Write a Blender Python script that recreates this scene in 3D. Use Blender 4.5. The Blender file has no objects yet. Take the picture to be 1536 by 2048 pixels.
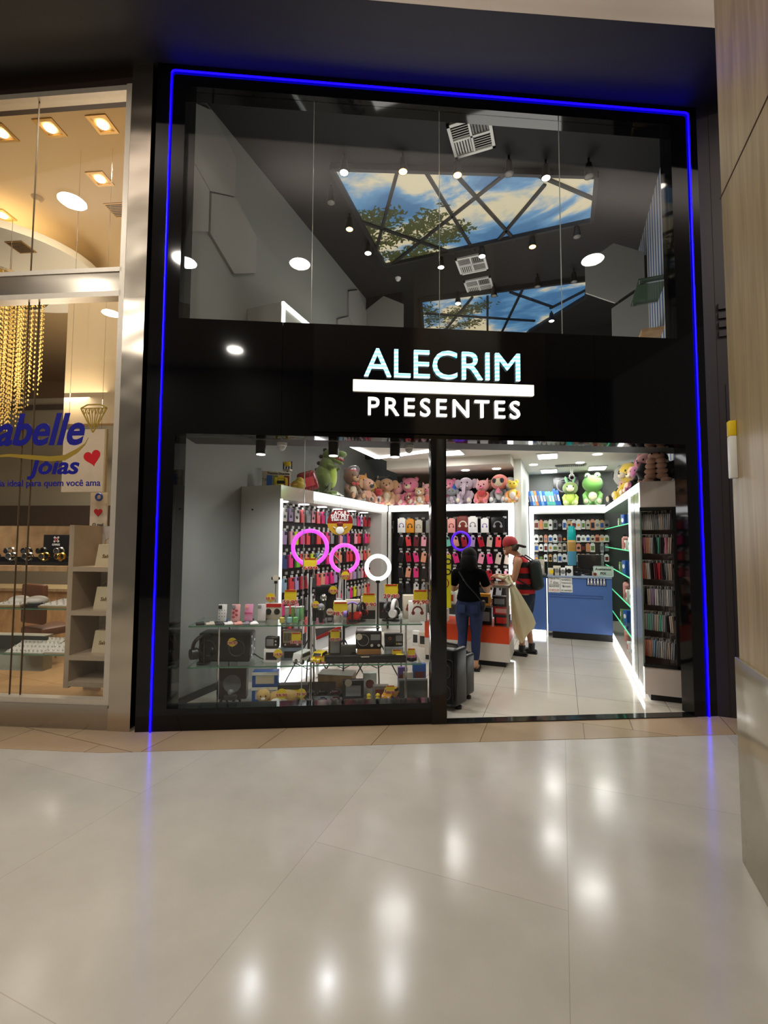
import bpy, bmesh, math, random
from mathutils import Vector, Matrix, Euler
R = math.radians
random.seed(7)
C = bpy.context.scene.collection
sc = bpy.context.scene
# ---------------------------------------------------------------- camera
H = 1.65
YAW, PITCH, ROLL = R(21.113), R(3.305), R(0.275)
F_PX = 920.3
fwd = Vector((-math.sin(YAW)*math.cos(PITCH), math.cos(YAW)*math.cos(PITCH), math.sin(PITCH)))
rt0 = Vector((math.cos(YAW), math.sin(YAW), 0)); up0 = rt0.cross(fwd)
rt = rt0*math.cos(ROLL) + up0*math.sin(ROLL); up = up0*math.cos(ROLL) - rt0*math.sin(ROLL)
cam_d = bpy.data.cameras.new('camera'); cam = bpy.data.objects.new('camera', cam_d); C.objects.link(cam)
m = Matrix((rt, up, -fwd)).transposed().to_4x4(); m.translation = Vector((0, 0, H)); cam.matrix_world = m
cam_d.sensor_fit = 'VERTICAL'; cam_d.sensor_height = 36; cam_d.lens = F_PX/2048*36
cam_d.clip_start = 0.05; cam_d.clip_end = 200
sc.camera = cam
# ---------------------------------------------------------------- world, exposure
w = bpy.data.worlds.new('world'); sc.world = w; w.use_nodes = True
w.node_tree.nodes['Background'].inputs[0].default_value = (1.0, 0.9, 0.78, 1)
w.node_tree.nodes['Background'].inputs[1].default_value = 0.12
sc.view_settings.view_transform = 'Standard'; sc.view_settings.look = 'None'
sc.view_settings.exposure = 0.0; sc.view_settings.gamma = 1.0; sc.view_settings.use_curve_mapping = False
sc.cycles.use_denoising = True
sc.cycles.max_bounces = 8; sc.cycles.transparent_max_bounces = 16
sc.cycles.diffuse_bounces = 4; sc.cycles.glossy_bounces = 4
sc.cycles.sample_clamp_indirect = 4.0; sc.cycles.sample_clamp_direct = 0
sc.cycles.caustics_reflective = False; sc.cycles.caustics_refractive = False
# ---------------------------------------------------------------- frames and survey helpers
AU, AL = R(64.301), R(73.614)
ud = Vector((math.sin(AU), math.cos(AU), 0)); un = Vector((-math.cos(AU), math.sin(AU), 0))
ld = Vector((math.sin(AL), math.cos(AL), 0)); ln = Vector((-math.cos(AL), math.sin(AL), 0))
D0, DL = 4.1496, 3.8304
FRAMES = {'W': (Vector((0, 0, 0)), 0.0), 'F': (un*D0, R(90)-AU), 'L': (ln*DL, R(90)-AL)}
def ray(x, y): return rt*((x-768)/F_PX) - up*((y-1024)/F_PX) + fwd
CP = Vector((0, 0, H))
def plane(x, y, p0, n):
    d = ray(x, y); return CP + d*((p0-CP).dot(n)/d.dot(n))
def PZ(x, y, z=0.0): return plane(x, y, Vector((0, 0, z)), Vector((0, 0, 1)))
def PX(x, y, X): return plane(x, y, Vector((X, 0, 0)), Vector((1, 0, 0)))
def PY(x, y, Y): return plane(x, y, Vector((0, Y, 0)), Vector((0, 1, 0)))
def PF(x, y, d=0.0):
    P = plane(x, y, un*(D0+d), un); return P.dot(ud), P.z
def PL(x, y, d=0.0):
    P = plane(x, y, ln*(DL+d), ln); return P.dot(ld), P.z
def fw(frame, loc):
    o, a = FRAMES[frame]; l = Vector(loc)
    return o + Matrix.Rotation(a, 3, 'Z') @ l
def toF(P):
    P = Vector(P); return P.dot(ud), P.dot(un)-D0
# ---------------------------------------------------------------- materials
def lin(c):
    return tuple(((v/255)/12.92 if v/255 <= .04045 else ((v/255+.055)/1.055)**2.4) for v in c)
MATS = {}
def mat(name, col=(200, 200, 200), rough=.5, metal=0., emit=0., ecol=None, var=.06, scale=30., bump=0., bscale=200., coat=0., spec=.5, sheen=0., alpha=1.):
    if name in MATS: return MATS[name]
    m = bpy.data.materials.new(name); m.use_nodes = True; nt = m.node_tree; N = nt.nodes; L = nt.links
    b = N['Principled BSDF']; c = lin(col)
    tc = N.new('ShaderNodeTexCoord')
    if var > 0:
        no = N.new('ShaderNodeTexNoise'); no.inputs['Scale'].default_value = scale; no.inputs['Detail'].default_value = 3
        L.new(tc.outputs['Object'], no.inputs['Vector'])
        mx = N.new('ShaderNodeMix'); mx.data_type = 'RGBA'
        mx.inputs[6].default_value = (*[v*(1-var) for v in c], 1); mx.inputs[7].default_value = (*[min(1, v*(1+var)) for v in c], 1)
        L.new(no.outputs['Fac'], mx.inputs[0]); L.new(mx.outputs[2], b.inputs['Base Color'])
    else: b.inputs['Base Color'].default_value = (*c, 1)
    b.inputs['Roughness'].default_value = rough; b.inputs['Metallic'].default_value = metal
    b.inputs['Specular IOR Level'].default_value = spec
    if coat: b.inputs['Coat Weight'].default_value = coat; b.inputs['Coat Roughness'].default_value = .05
    if sheen: b.inputs['Sheen Weight'].default_value = sheen; b.inputs['Sheen Roughness'].default_value = .6
    if alpha < 1: b.inputs['Alpha'].default_value = alpha
    if emit: b.inputs['Emission Color'].default_value = (*(lin(ecol) if ecol else c), 1); b.inputs['Emission Strength'].default_value = emit
    if bump:
        n2 = N.new('ShaderNodeTexNoise'); n2.inputs['Scale'].default_value = bscale; L.new(tc.outputs['Object'], n2.inputs['Vector'])
        bp = N.new('ShaderNodeBump'); bp.inputs['Strength'].default_value = bump; bp.inputs['Distance'].default_value = .01
        L.new(n2.outputs['Fac'], bp.inputs['Height']); L.new(bp.outputs[0], b.inputs['Normal'])
    MATS[name] = m; return m
def node_mat(name):
    m = bpy.data.materials.new(name); m.use_nodes = True; MATS[name] = m
    return m, m.node_tree.nodes, m.node_tree.links, m.node_tree.nodes['Principled BSDF']
def glass_mat(name, tint=(1, 1, 1), base=.022, rough=0.0):
    m, N, L, b = node_mat(name); N.remove(b); out = N['Material Output']
    t = N.new('ShaderNodeBsdfTransparent'); t.inputs[0].default_value = (*tint, 1)
    g = N.new('ShaderNodeBsdfGlossy'); g.inputs['Roughness'].default_value = rough; g.inputs[0].default_value = (1, 1, 1, 1)
    lw = N.new('ShaderNodeLayerWeight'); p = N.new('ShaderNodeMath'); p.operation = 'POWER'; p.inputs[1].default_value = 5
    L.new(lw.outputs['Facing'], p.inputs[0])
    ma = N.new('ShaderNodeMath'); ma.operation = 'MULTIPLY_ADD'; ma.inputs[1].default_value = 1-base; ma.inputs[2].default_value = base
    L.new(p.outputs[0], ma.inputs[0]); mx = N.new('ShaderNodeMixShader')
    L.new(ma.outputs[0], mx.inputs[0]); L.new(t.outputs[0], mx.inputs[1]); L.new(g.outputs[0], mx.inputs[2]); L.new(mx.outputs[0], out.inputs[0])
    return m
GLASS = glass_mat('shop_glass'); GLASS_EDGE = mat('glass_edge_green', (70, 110, 90), .15, emit=.03, ecol=(120, 220, 160))
GLASS_SHELF = glass_mat('shelf_glass', (.93, .98, .95), .05)
GLASS_GREEN = glass_mat('green_glass', (.30, .45, .36), .05)
CLEAR = glass_mat('clear_plastic', (.96, .96, .97), .06, .05)
BLACKG = mat('black_gloss', (6, 6, 8), .05, var=.02, spec=.35)
BLACKM = mat('black_matte', (12, 12, 13), .45)
BLACKP = mat('black_plastic', (15, 15, 17), .32)
DKGREY = mat('dark_grey', (52, 53, 54), .5)
GREYP = mat('grey_panel', (152, 150, 146), .45)
WHITEP = mat('white_plastic', (225, 225, 222), .35)
CHROME = mat('chrome', (215, 215, 215), .12, 1.0)
STEEL = mat('brushed_steel', (178, 172, 164), .25, 1.0)
RED = mat('red_plastic', (190, 22, 20), .35)
REDTXT = mat('red_print', (178, 20, 14), .5)
YEL = mat('yellow_print', (232, 200, 30), .45)
BLK = mat('black_print', (14, 14, 14), .5)
WPR = mat('white_print', (240, 240, 236), .5)
LEDW = mat('white_led', (255, 255, 250), .4, emit=5.0, ecol=(250, 252, 255), var=0)
LEDW2 = mat('white_led_dim', (255, 255, 250), .4, emit=1.6, ecol=(245, 252, 245), var=0)
# ---------------------------------------------------------------- geometry builder
class B:
    def __init__(s): s.bm = bmesh.new(); s.mi = 0
    def _f(s, geom, M=None):
        vs = [g for g in geom if isinstance(g, bmesh.types.BMVert)]
        if M is not None: bmesh.ops.transform(s.bm, matrix=M, verts=vs)
        fs = set()
        for v in vs:
            for f in v.link_faces: fs.add(f)
        for f in fs: f.material_index = s.mi; f.smooth = True
        return vs
    def mat(s, i): s.mi = i; return s
    def box(s, c, d, r=(0, 0, 0), bev=0., seg=2):
        M = Matrix.Translation(c) @ Euler(r).to_matrix().to_4x4() @ Matrix.Diagonal((*d, 1))
        g = bmesh.ops.create_cube(s.bm, size=1, matrix=M)['verts']
        if bev:
            es = list({e for v in g for e in v.link_edges})
            q = bmesh.ops.bevel(s.bm, geom=es, offset=bev, segments=seg, affect='EDGES', profile=.5)
            g = q['verts']
        s._f(g); return s
    def bb(s, x0, x1, y0, y1, z0, z1, bev=0.):
        return s.box(((x0+x1)/2, (y0+y1)/2, (z0+z1)/2), (abs(x1-x0), abs(y1-y0), abs(z1-z0)), bev=bev)
    def cyl(s, p0, p1, r0, r1=None, n=16):
        p0 = Vector(p0); p1 = Vector(p1); r1 = r0 if r1 is None else r1; d = p1-p0
        M = Matrix.Translation((p0+p1)/2) @ d.to_track_quat('Z', 'Y').to_matrix().to_4x4()
        g = bmesh.ops.create_cone(s.bm, cap_ends=True, segments=n, radius1=max(r0, 1e-5), radius2=max(r1, 1e-5), depth=d.length, matrix=M)['verts']
        s._f(g); return s
    def sph(s, c, r, rot=(0, 0, 0), n=14):
        if not hasattr(r, '__len__'): r = (r, r, r)
        M = Matrix.Translation(c) @ Euler(rot).to_matrix().to_4x4() @ Matrix.Diagonal((*r, 1))
        g = bmesh.ops.create_uvsphere(s.bm, u_segments=n+2, v_segments=n//2+3, radius=1, matrix=M)['verts']
        s._f(g); return s
    def lathe(s, c, prof, n=24, M=None):
        rings = []
        for r, z in prof:
            rings.append([s.bm.verts.new((c[0]+r*math.cos(2*math.pi*k/n), c[1]+r*math.sin(2*math.pi*k/n), c[2]+z)) for k in range(n)])
        for a, b in zip(rings, rings[1:]):
            for k in range(n): s.bm.faces.new((a[k], a[(k+1) % n], b[(k+1) % n], b[k]))
        s.bm.faces.new(rings[0][::-1]); s.bm.faces.new(rings[-1])
        s._f([v for q in rings for v in q], M); return s
    def prism(s, pts, h0, h1, M=None):
        a = [s.bm.verts.new((x, y, h0)) for x, y in pts]; b = [s.bm.verts.new((x, y, h1)) for x, y in pts]; n = len(pts)
        s.bm.faces.new(a[::-1]); s.bm.faces.new(b)
        for k in range(n): s.bm.faces.new((a[k], a[(k+1) % n], b[(k+1) % n], b[k]))
        s._f(a+b, M); return s
    def torus(s, c, Rr, r, rot=(0, 0, 0), n=40, k=10, a0=0., a1=2*math.pi, sq=1.):
        full = abs(a1-a0-2*math.pi) < 1e-6; cnt = n if full else n+1; rings = []
        M = Matrix.Translation(c) @ Euler(rot).to_matrix().to_4x4()
        for i in range(cnt):
            a = a0+(a1-a0)*i/n
            rings.append([s.bm.verts.new(M @ Vector(((Rr+r*math.cos(2*math.pi*j/k))*math.cos(a), (Rr+r*math.cos(2*math.pi*j/k))*math.sin(a), r*sq*math.sin(2*math.pi*j/k)))) for j in range(k)])
        for i in range(n):
            p, q = rings[i], rings[(i+1) % cnt]
            for j in range(k): s.bm.faces.new((p[j], q[j], q[(j+1) % k], p[(j+1) % k]))
        if not full: s.bm.faces.new(rings[0]); s.bm.faces.new(rings[-1][::-1])
        s._f([v for q in rings for v in q]); return s
    def tube(s, path, r, n=8):
        path = [Vector(p) for p in path]; rings = []
        for i, p in enumerate(path):
            t = (path[min(i+1, len(path)-1)]-path[max(i-1, 0)]).normalized(); q = t.to_track_quat('Z', 'Y').to_matrix()
            rr = r[i] if hasattr(r, '__len__') else r
            rings.append([s.bm.verts.new(p + q @ Vector((rr*math.cos(2*math.pi*j/n), rr*math.sin(2*math.pi*j/n), 0))) for j in range(n)])
        for a, b in zip(rings, rings[1:]):
            for j in range(n): s.bm.faces.new((a[j], a[(j+1) % n], b[(j+1) % n], b[j]))
        s.bm.faces.new(rings[0][::-1]); s.bm.faces.new(rings[-1])
        s._f([v for q in rings for v in q]); return s
    def quad(s, pts):
        v = [s.bm.verts.new(p) for p in pts]; s.bm.faces.new(v); s._f(v); return s
    def mesh(s, name, mats):
        bmesh.ops.recalc_face_normals(s.bm, faces=s.bm.faces)
        me = bpy.data.meshes.new(name); s.bm.to_mesh(me); s.bm.free()
        for q in (mats if isinstance(mats, (list, tuple)) else [mats]): me.materials.append(q)
        me.set_sharp_from_angle(angle=R(38)); return me
def obj(name, b, mats, parent=None, label=None):
    me = b.mesh(name, mats) if isinstance(b, B) else b
    o = bpy.data.objects.new(name, me); C.objects.link(o)
    if parent: o.parent = parent
    if label: o['label'] = label
    return o
def place(o, loc, rz, frame):
    org, a = FRAMES[frame]; o.location = fw(frame, loc); o.rotation_euler = (0, 0, a+rz)
def tagit(o, label, cat, group=None):
    o['label'] = label; o['category'] = cat
    if group: o['group'] = group
    return o
def thing(name, label, cat, loc=(0, 0, 0), rz=0, frame='W', group=None):
    o = bpy.data.objects.new(name, None); o.empty_display_size = .05; C.objects.link(o); place(o, loc, rz, frame)
    return tagit(o, label, cat, group)
def solo(name, b, mats, label, cat, loc=(0, 0, 0), rz=0, frame='W', group=None):
    o = obj(name, b, mats); place(o, loc, rz, frame); return tagit(o, label, cat, group)
def struct(name, b, mats, frame='W', parent=None):
    o = obj(name, b, mats, parent)
    if parent is None: place(o, (0, 0, 0), 0, frame); o['kind'] = 'structure'
    return o
def text(s, size, m, parent, c=(0, 0, 0), rz=0, rx=90, ext=.002, bold=0., xs=1., shear=0., sp=1., name='lettering', align='CENTER'):
    cu = bpy.data.curves.new(name, 'FONT'); cu.body = s; cu.size = size; cu.extrude = ext; cu.offset = bold
    cu.align_x = align; cu.align_y = 'CENTER'; cu.shear = shear; cu.space_character = sp; cu.resolution_u = 4
    cu.materials.append(m)
    k = bpy.data.objects.new(name, cu); me = bpy.data.meshes.new_from_object(k); bpy.data.objects.remove(k)
    o = bpy.data.objects.new(name, me); C.objects.link(o); o.parent = parent
    o.location = c; o.rotation_euler = (R(rx), 0, rz); o.scale = (xs, 1, 1)
    return o
def dup(root, loc, rz, label, group=None, frame='W', sc_=None):
    r = root.copy(); C.objects.link(r); place(r, loc, rz, frame); r['label'] = label
    if group: r['group'] = group
    if sc_: r.scale = (sc_,)*3 if not hasattr(sc_, '__len__') else sc_
    for ch in list(root.children):
        c = ch.copy(); C.objects.link(c); c.parent = r
        for g in list(ch.children):
            d = g.copy(); C.objects.link(d); d.parent = c
    return r
def area(name, loc, size, power, col=(1, 1, 1), rot=(0, 0, 0), parent=None, shape='SQUARE', sy=None, spread=None):
    l = bpy.data.lights.new(name, 'AREA'); l.energy = power; l.color = col; l.size = size; l.shape = shape
    if sy: l.shape = 'RECTANGLE'; l.size_y = sy
    if spread: l.spread = R(spread)
    o = bpy.data.objects.new(name, l); C.objects.link(o); o.location = loc; o.rotation_euler = rot
    if parent: o.parent = parent
    return o
ORD = 'first second third fourth fifth sixth seventh eighth ninth tenth eleventh twelfth thirteenth fourteenth fifteenth sixteenth seventeenth eighteenth nineteenth twentieth twenty-first twenty-second twenty-third twenty-fourth twenty-fifth twenty-sixth'.split()
# ================================================================ procedural surface materials
def stone_floor(name, c1, c2, bw, bh, ox, oy, off, seam, rough, mort=.003, nscale=1.2, rot=0.):
    m, N, L, b = node_mat(name)
    tc = N.new('ShaderNodeNewGeometry'); mp = N.new('ShaderNodeMapping'); mp.vector_type = 'POINT'
    mp.inputs['Location'].default_value = (ox, oy, 0); mp.inputs['Rotation'].default_value = (0, 0, rot)
    L.new(tc.outputs['Position'], mp.inputs['Vector'])
    br = N.new('ShaderNodeTexBrick'); br.offset = off; br.squash = 1; br.offset_frequency = 2
    br.inputs['Scale'].default_value = 1; br.inputs['Mortar Size'].default_value = mort; br.inputs['Mortar Smooth'].default_value = .2
    br.inputs['Brick Width'].default_value = bw; br.inputs['Row Height'].default_value = bh
    br.inputs['Color1'].default_value = (*lin(c1), 1); br.inputs['Color2'].default_value = (*lin(c2), 1); br.inputs['Mortar'].default_value = (*lin(seam), 1)
    L.new(mp.outputs[0], br.inputs['Vector'])
    no = N.new('ShaderNodeTexNoise'); no.inputs['Scale'].default_value = nscale; no.inputs['Detail'].default_value = 8; no.inputs['Roughness'].default_value = .6
    L.new(tc.outputs['Position'], no.inputs['Vector'])
    cr = N.new('ShaderNodeValToRGB'); cr.color_ramp.elements[0].position = .3; cr.color_ramp.elements[0].color = (.86, .86, .85, 1)
    cr.color_ramp.elements[1].position = .7; cr.color_ramp.elements[1].color = (1, 1, 1, 1)
    L.new(no.outputs['Fac'], cr.inputs[0])
    mx = N.new('ShaderNodeMix'); mx.data_type = 'RGBA'; mx.blend_type = 'MULTIPLY'; mx.inputs[0].default_value = 1
    L.new(br.outputs['Color'], mx.inputs[6]); L.new(cr.outputs[0], mx.inputs[7]); L.new(mx.outputs[2], b.inputs['Base Color'])
    n3 = N.new('ShaderNodeTexNoise'); n3.inputs['Scale'].default_value = 3.5; n3.inputs['Detail'].default_value = 4; L.new(tc.outputs['Position'], n3.inputs['Vector'])
    mr = N.new('ShaderNodeMapRange'); mr.inputs['To Min'].default_value = rough*.7; mr.inputs['To Max'].default_value = rough*1.4
    L.new(n3.outputs['Fac'], mr.inputs['Value']); L.new(mr.outputs[0], b.inputs['Roughness']); b.inputs['Specular IOR Level'].default_value = .30
    return m
MALL = stone_floor('mall_stone', (190, 184, 174), (183, 179, 169), 2.3, 1.28, .0, .0, .5, (166, 158, 146), .16, .0018, 2.2, R(90))
BORDER = stone_floor('border_stone', (176, 152, 122), (160, 140, 112), .8, 1.9, .25, 1.1, .5, (120, 98, 76), .2, .004, 2.5)
TILE = stone_floor('shop_tile', (206, 198, 184), (200, 193, 180), .83, .83, .71, .45, 0, (120, 105, 90), .10, .0025, 1.5)
def wood_mat(name, c1, c2, sx=1.2, sz=.08):
    m, N, L, b = node_mat(name)
    tc = N.new('ShaderNodeTexCoord'); mp = N.new('ShaderNodeMapping'); mp.inputs['Scale'].default_value = (sx*9, sx*9, sz*9)
    L.new(tc.outputs['Object'], mp.inputs['Vector'])
    no = N.new('ShaderNodeTexNoise'); no.inputs['Scale'].default_value = 2; no.inputs['Detail'].default_value = 7; no.inputs['Distortion'].default_value = .6
    L.new(mp.outputs[0], no.inputs['Vector']); cr = N.new('ShaderNodeValToRGB')
    cr.color_ramp.elements[0].position = .33; cr.color_ramp.elements[1].position = .67
    cr.color_ramp.elements[0].color = (*lin(c1), 1); cr.color_ramp.elements[1].color = (*lin(c2), 1)
    L.new(no.outputs['Fac'], cr.inputs[0]); L.new(cr.outputs[0], b.inputs['Base Color']); b.inputs['Roughness'].default_value = .38
    return m
WOOD = wood_mat('pale_wood', (142, 124, 92), (172, 152, 116))
WOOD2 = wood_mat('counter_wood', (168, 132, 92), (196, 162, 118), .5, .3)
MARBLE = stone_floor('pillar_marble', (164, 152, 124), (158, 146, 118), 9, 9, 3, 3, 0, (150, 130, 100), .12, .001, 3.5)
def stripes_mat():
    m, N, L, b = node_mat('blue_white_stripes')
    tc = N.new('ShaderNodeNewGeometry'); sp = N.new('ShaderNodeSeparateXYZ'); L.new(tc.outputs['Position'], sp.inputs[0])
    mu = N.new('ShaderNodeMath'); mu.operation = 'MULTIPLY'; mu.inputs[1].default_value = 1/.17; L.new(sp.outputs['Y'], mu.inputs[0])
    fr = N.new('ShaderNodeMath'); fr.operation = 'FRACT'; L.new(mu.outputs[0], fr.inputs[0])
    gt = N.new('ShaderNodeMath'); gt.operation = 'GREATER_THAN'; gt.inputs[1].default_value = .6; L.new(fr.outputs[0], gt.inputs[0])
    mx = N.new('ShaderNodeMix'); mx.data_type = 'RGBA'; mx.inputs[6].default_value = (*lin((188, 190, 190)), 1); mx.inputs[7].default_value = (*lin((38, 88, 150)), 1)
    L.new(gt.outputs[0], mx.inputs[0]); L.new(mx.outputs[2], b.inputs['Base Color']); b.inputs['Roughness'].default_value = .6
    return m
STRIPES = stripes_mat()
WALLG = mat('wall_grey_paint', (138, 141, 136), .6, scale=3, var=.04)
CEILD = mat('ceiling_charcoal', (18, 18, 19), .7, scale=3)
CEILW = mat('ceiling_cream', (214, 208, 196), .7, scale=3, var=.03)
SOFF = mat('soffit_black', (18, 15, 14), .55, bump=.3, bscale=300)
# ================================================================ lights of the mall
MALLW = mat('mall_ceiling_white', (205, 196, 188), .7, var=.03, scale=2)
LAMPE = mat('mall_lamp_glow', (255, 250, 240), .4, emit=9, ecol=(255, 240, 215), var=0)
LAMPT = mat('mall_lamp_trim', (210, 205, 200), .3)
ring_b = B().torus((0, 0, 0), .17, .02, n=32, k=8); ring_me = ring_b.mesh('lamp_trim', LAMPT)
disc_me = B().cyl((0, 0, -.005), (0, 0, .02), .155, n=32).mesh('lamp_diffuser', LAMPE)
MZ = 6.5
spots_mall = [(-1.0, .08, 'over the floor in front of the shop window'), (3.29, 2.77, 'over the corridor past the wood pillar'), (-1.1, -4.4, 'far behind the viewpoint'),
              (-2.73, -.9, 'before the left jewellery window'), (-5.3, .31, 'at the left end of the corridor'), (5.2, -1.2, 'behind the wood pillar'), (-6.0, -3.2, 'in the far left corner of the hall'), (-3.6, -5.6, 'over the opposite shops')]
for x, y, where in spots_mall:
    t = thing('ceiling_lamp', 'round recessed ceiling lamp ' + where, 'lamp', (x, y, MZ-.02), group='round lamps of the mall ceiling')
    obj('trim_ring', ring_me, LAMPT, t); obj('diffuser', disc_me, LAMPE, t)
    area('lamp_light', (0, 0, -.03), .35, 66, (1, .94, .84), parent=t, shape='DISK')
# ================================================================ mall structure
def slabF(name, pts, z0, z1, m, frame='F'): return struct(name, B().prism(pts, z0, z1), m, frame)
slabF('floor', [(-9, -9), (8, -9), (8, .1), (-9, .1)], -.1, 0, MALL)
# beige border strip follows both shop fronts
kx, ky = toF(PZ(205, 1506)); lx, ly = toF(PZ(0, 1497)); 
b0 = toF(fw('L', (-2.45, 0, 0))); b1 = toF(fw('L', (-6.5, 0, 0))); b2 = toF(fw('L', (-6.5, -.42, 0)))
slabF('trim_1', [(3.9, .02), (3.9, -.39), (kx, -.365), b2, b1, b0, (-1.77, .02)], -.05, .003, BORDER)
# mall ceiling, fascia and black soffit over the shop fronts
slabF('ceiling_mall', [(-9, -9), (8, -9), (8, -.66), (-9, -.66)], MZ, MZ+.1, MALLW)
arc = [(-9, -.9), (-5, -.66), (-1.5, -.64), (1, -.66), (3.2, -.70), (5.5, -.80), (7, -.95)]
slabF('soffit_front', arc+[(7, .3), (-9, .3)], 6.02, 6.1, SOFF)
fb = B()
for p, q in zip(arc, arc[1:]):
    fb.quad([(p[0], p[1]-.002, 6.02), (q[0], q[1]-.002, 6.02), (q[0], q[1]-.02, MZ), (p[0], p[1]-.02, MZ)])
struct('trim_2', fb, MALLW, 'F')
# opposite side of the mall (only seen as reflections)
OPP = mat('opposite_cream', (84, 78, 70), .6)
struct('wall_opposite', B().bb(-9, 8, -9.2, -9, 0, MZ), OPP, 'F')
t = thing('hanging_shop_sign', 'grey-pink square shop sign across the hall, seen mirrored in the glass', 'sign', (-.9, -8.9, 2.6), frame='F')
obj('sign_board', B().bb(-.75, .75, 0, .08, 0, 1.4, .01), mat('sign_taupe', (150, 120, 112), .5), t)
text('bijulux', .34, WPR, t, (0, .1, .45), rz=math.pi, bold=.004)
fl = B()
for k in range(3): fl.torus((.0+.13*math.cos(k*2.1), .1, .95+.13*math.sin(k*2.1)), .1, .014, rot=(R(90), 0, 0), n=20, k=6)
obj('flower_emblem', fl, WPR, t)
# ================================================================ wood and marble pillar, right
PXX = .85
struct('column_right', B().bb(PXX, 1.75, .9, 2.93, 1.037, MZ), WOOD)
struct('trim_3', B().bb(PXX-.012, 1.76, .88, 2.965, 0, 1.037, .004), MARBLE)
gb = B()
j0 = PX(1442, 395, PXX); j1 = PX(1536, 205, PXX)
gb.box((PXX-.001, 1.9, j0.z), (.004, 2.1, .006))
struct('trim_4', gb, mat('joint_dark', (70, 52, 40), .6))
t = thing('wall_fitting', 'small white and yellow plastic strip fixed to the pale wood pillar', 'fitting', (PXX-.012, 2.86, 1.97))
obj('cover', B().bb(-.02, .012, -.02, .02, 0, .22, .004), WHITEP, t); obj('yellow_cap', B().bb(-.02, .012, -.02, .02, .22, .30, .004), YEL, t)
# dark pilaster wall between shop and pillar
DKB = mat('dark_bronze_panel', (40, 33, 31), .5, var=.1, scale=6)
pb = B(); P = fw('F', (3.48, 0, 0)); x0, y0 = P.x, P.y
pb.bb(x0, x0+2.2, y0, y0+.3, 0, 6.02)
for k in range(6): pb.bb(x0+.16+k*.055, x0+.185+k*.055, y0-.008, y0, .1, 3.15)
for k in range(4): pb.bb(x0+.12, x0+.6, y0-.02-.006*(k % 2), y0, 3.62+k*.09, 3.68+k*.09)
pb.bb(x0+.1, x0+.103, y0-.004, y0, 0, 6.0)
struct('wall_pilaster', pb, DKB)
# ================================================================ black shop front
SL, SR = -1.775, 3.482
WT, WB, BB_ = 5.815, 3.615, 2.57       # window top, band top, band bottom
struct('wall_front_left', B().bb(SL, -1.52, 0, .28, 0, 6.02), BLACKG, 'F')
struct('wall_front_right', B().bb(3.25, SR, 0, .16, 0, BB_).bb(3.20, SR, 0, .16, BB_, 6.02), BLACKG, 'F')
struct('wall_front_top', B().bb(-1.52, 3.20, 0, .16, WT, 6.02), BLACKG, 'F')
fb = B()
for a, b_ in ((-1.52, -.60), (-.597, -.305), (-.302, .6), (.603, 1.85), (1.853, 2.35), (2.353, 3.2)): fb.bb(a, b_, 0, .16, BB_, WB)
struct('wall_front_band', fb, BLACKG, 'F')
struct('wall_front_base', B().bb(-1.52, .765, 0, .14, 0, .19), BLACKG, 'F')
struct('trim_5', B().bb(.765, .905, -.01, .12, 0, BB_, .002), mat('post_black', (6, 6, 8), .12, var=.02), 'F')
struct('trim_6', B().bb(.905, 3.27, -.01, .10, -.02, .012), mat('threshold_granite', (24, 26, 25), .08), 'F')
struct('trim_8', B().bb(-1.52, 3.6, .16, .56, 2.59, 3.58), mat('bulkhead_grey', (60, 61, 58), .6), 'F')
# glazing
o = struct('window_1', B().bb(-1.52, 3.2, .05, .06, WB, WT), GLASS, 'F')
sb = B()
for s_ in (-.349, .858, 2.063): sb.bb(s_-.002, s_+.002, .049, .061, WB, WT)
EDGEW = mat('pane_edge', (150, 160, 155), .2, emit=.0); struct('glass_joint', sb, EDGEW, parent=o)
o = struct('window_2', B().bb(-1.52, .765, .05, .06, .19, BB_), GLASS, 'F')
s_ = PF(607, 1100, .05)[0]; struct('glass_joint', B().bb(s_-.003, s_+.003, .047, .063, .19, BB_), EDGEW, parent=o)
# blue LED line
LEDB = mat('blue_led', (20, 10, 255), .4, emit=9, ecol=(5, 0, 255), var=0)
LEDB2 = mat('blue_led_core', (20, 10, 255), .4, emit=22, ecol=(60, 40, 255), var=0)
t = thing('neon_strip', 'glowing blue light strip outlining the black shop front', 'light strip', (-1.645, -.012, 0), frame='F')
q = 3.385+1.645; zt = 5.945; rr = .03
obj('left_tube', B().tube([(0, 0, 0), (0, 0, zt-rr), (rr*.3, 0, zt-rr*.3), (rr, 0, zt)], .0085, 8), LEDB, t)
obj('top_tube', B().tube([(rr, 0, zt), (q-rr, 0, zt)], .008, 8), LEDB, t)
obj('right_tube', B().tube([(q-rr, 0, zt), (q-rr*.3, 0, zt-rr*.3), (q, 0, zt-rr), (q, 0, 0)], .0085, 8), LEDB, t)
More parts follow.
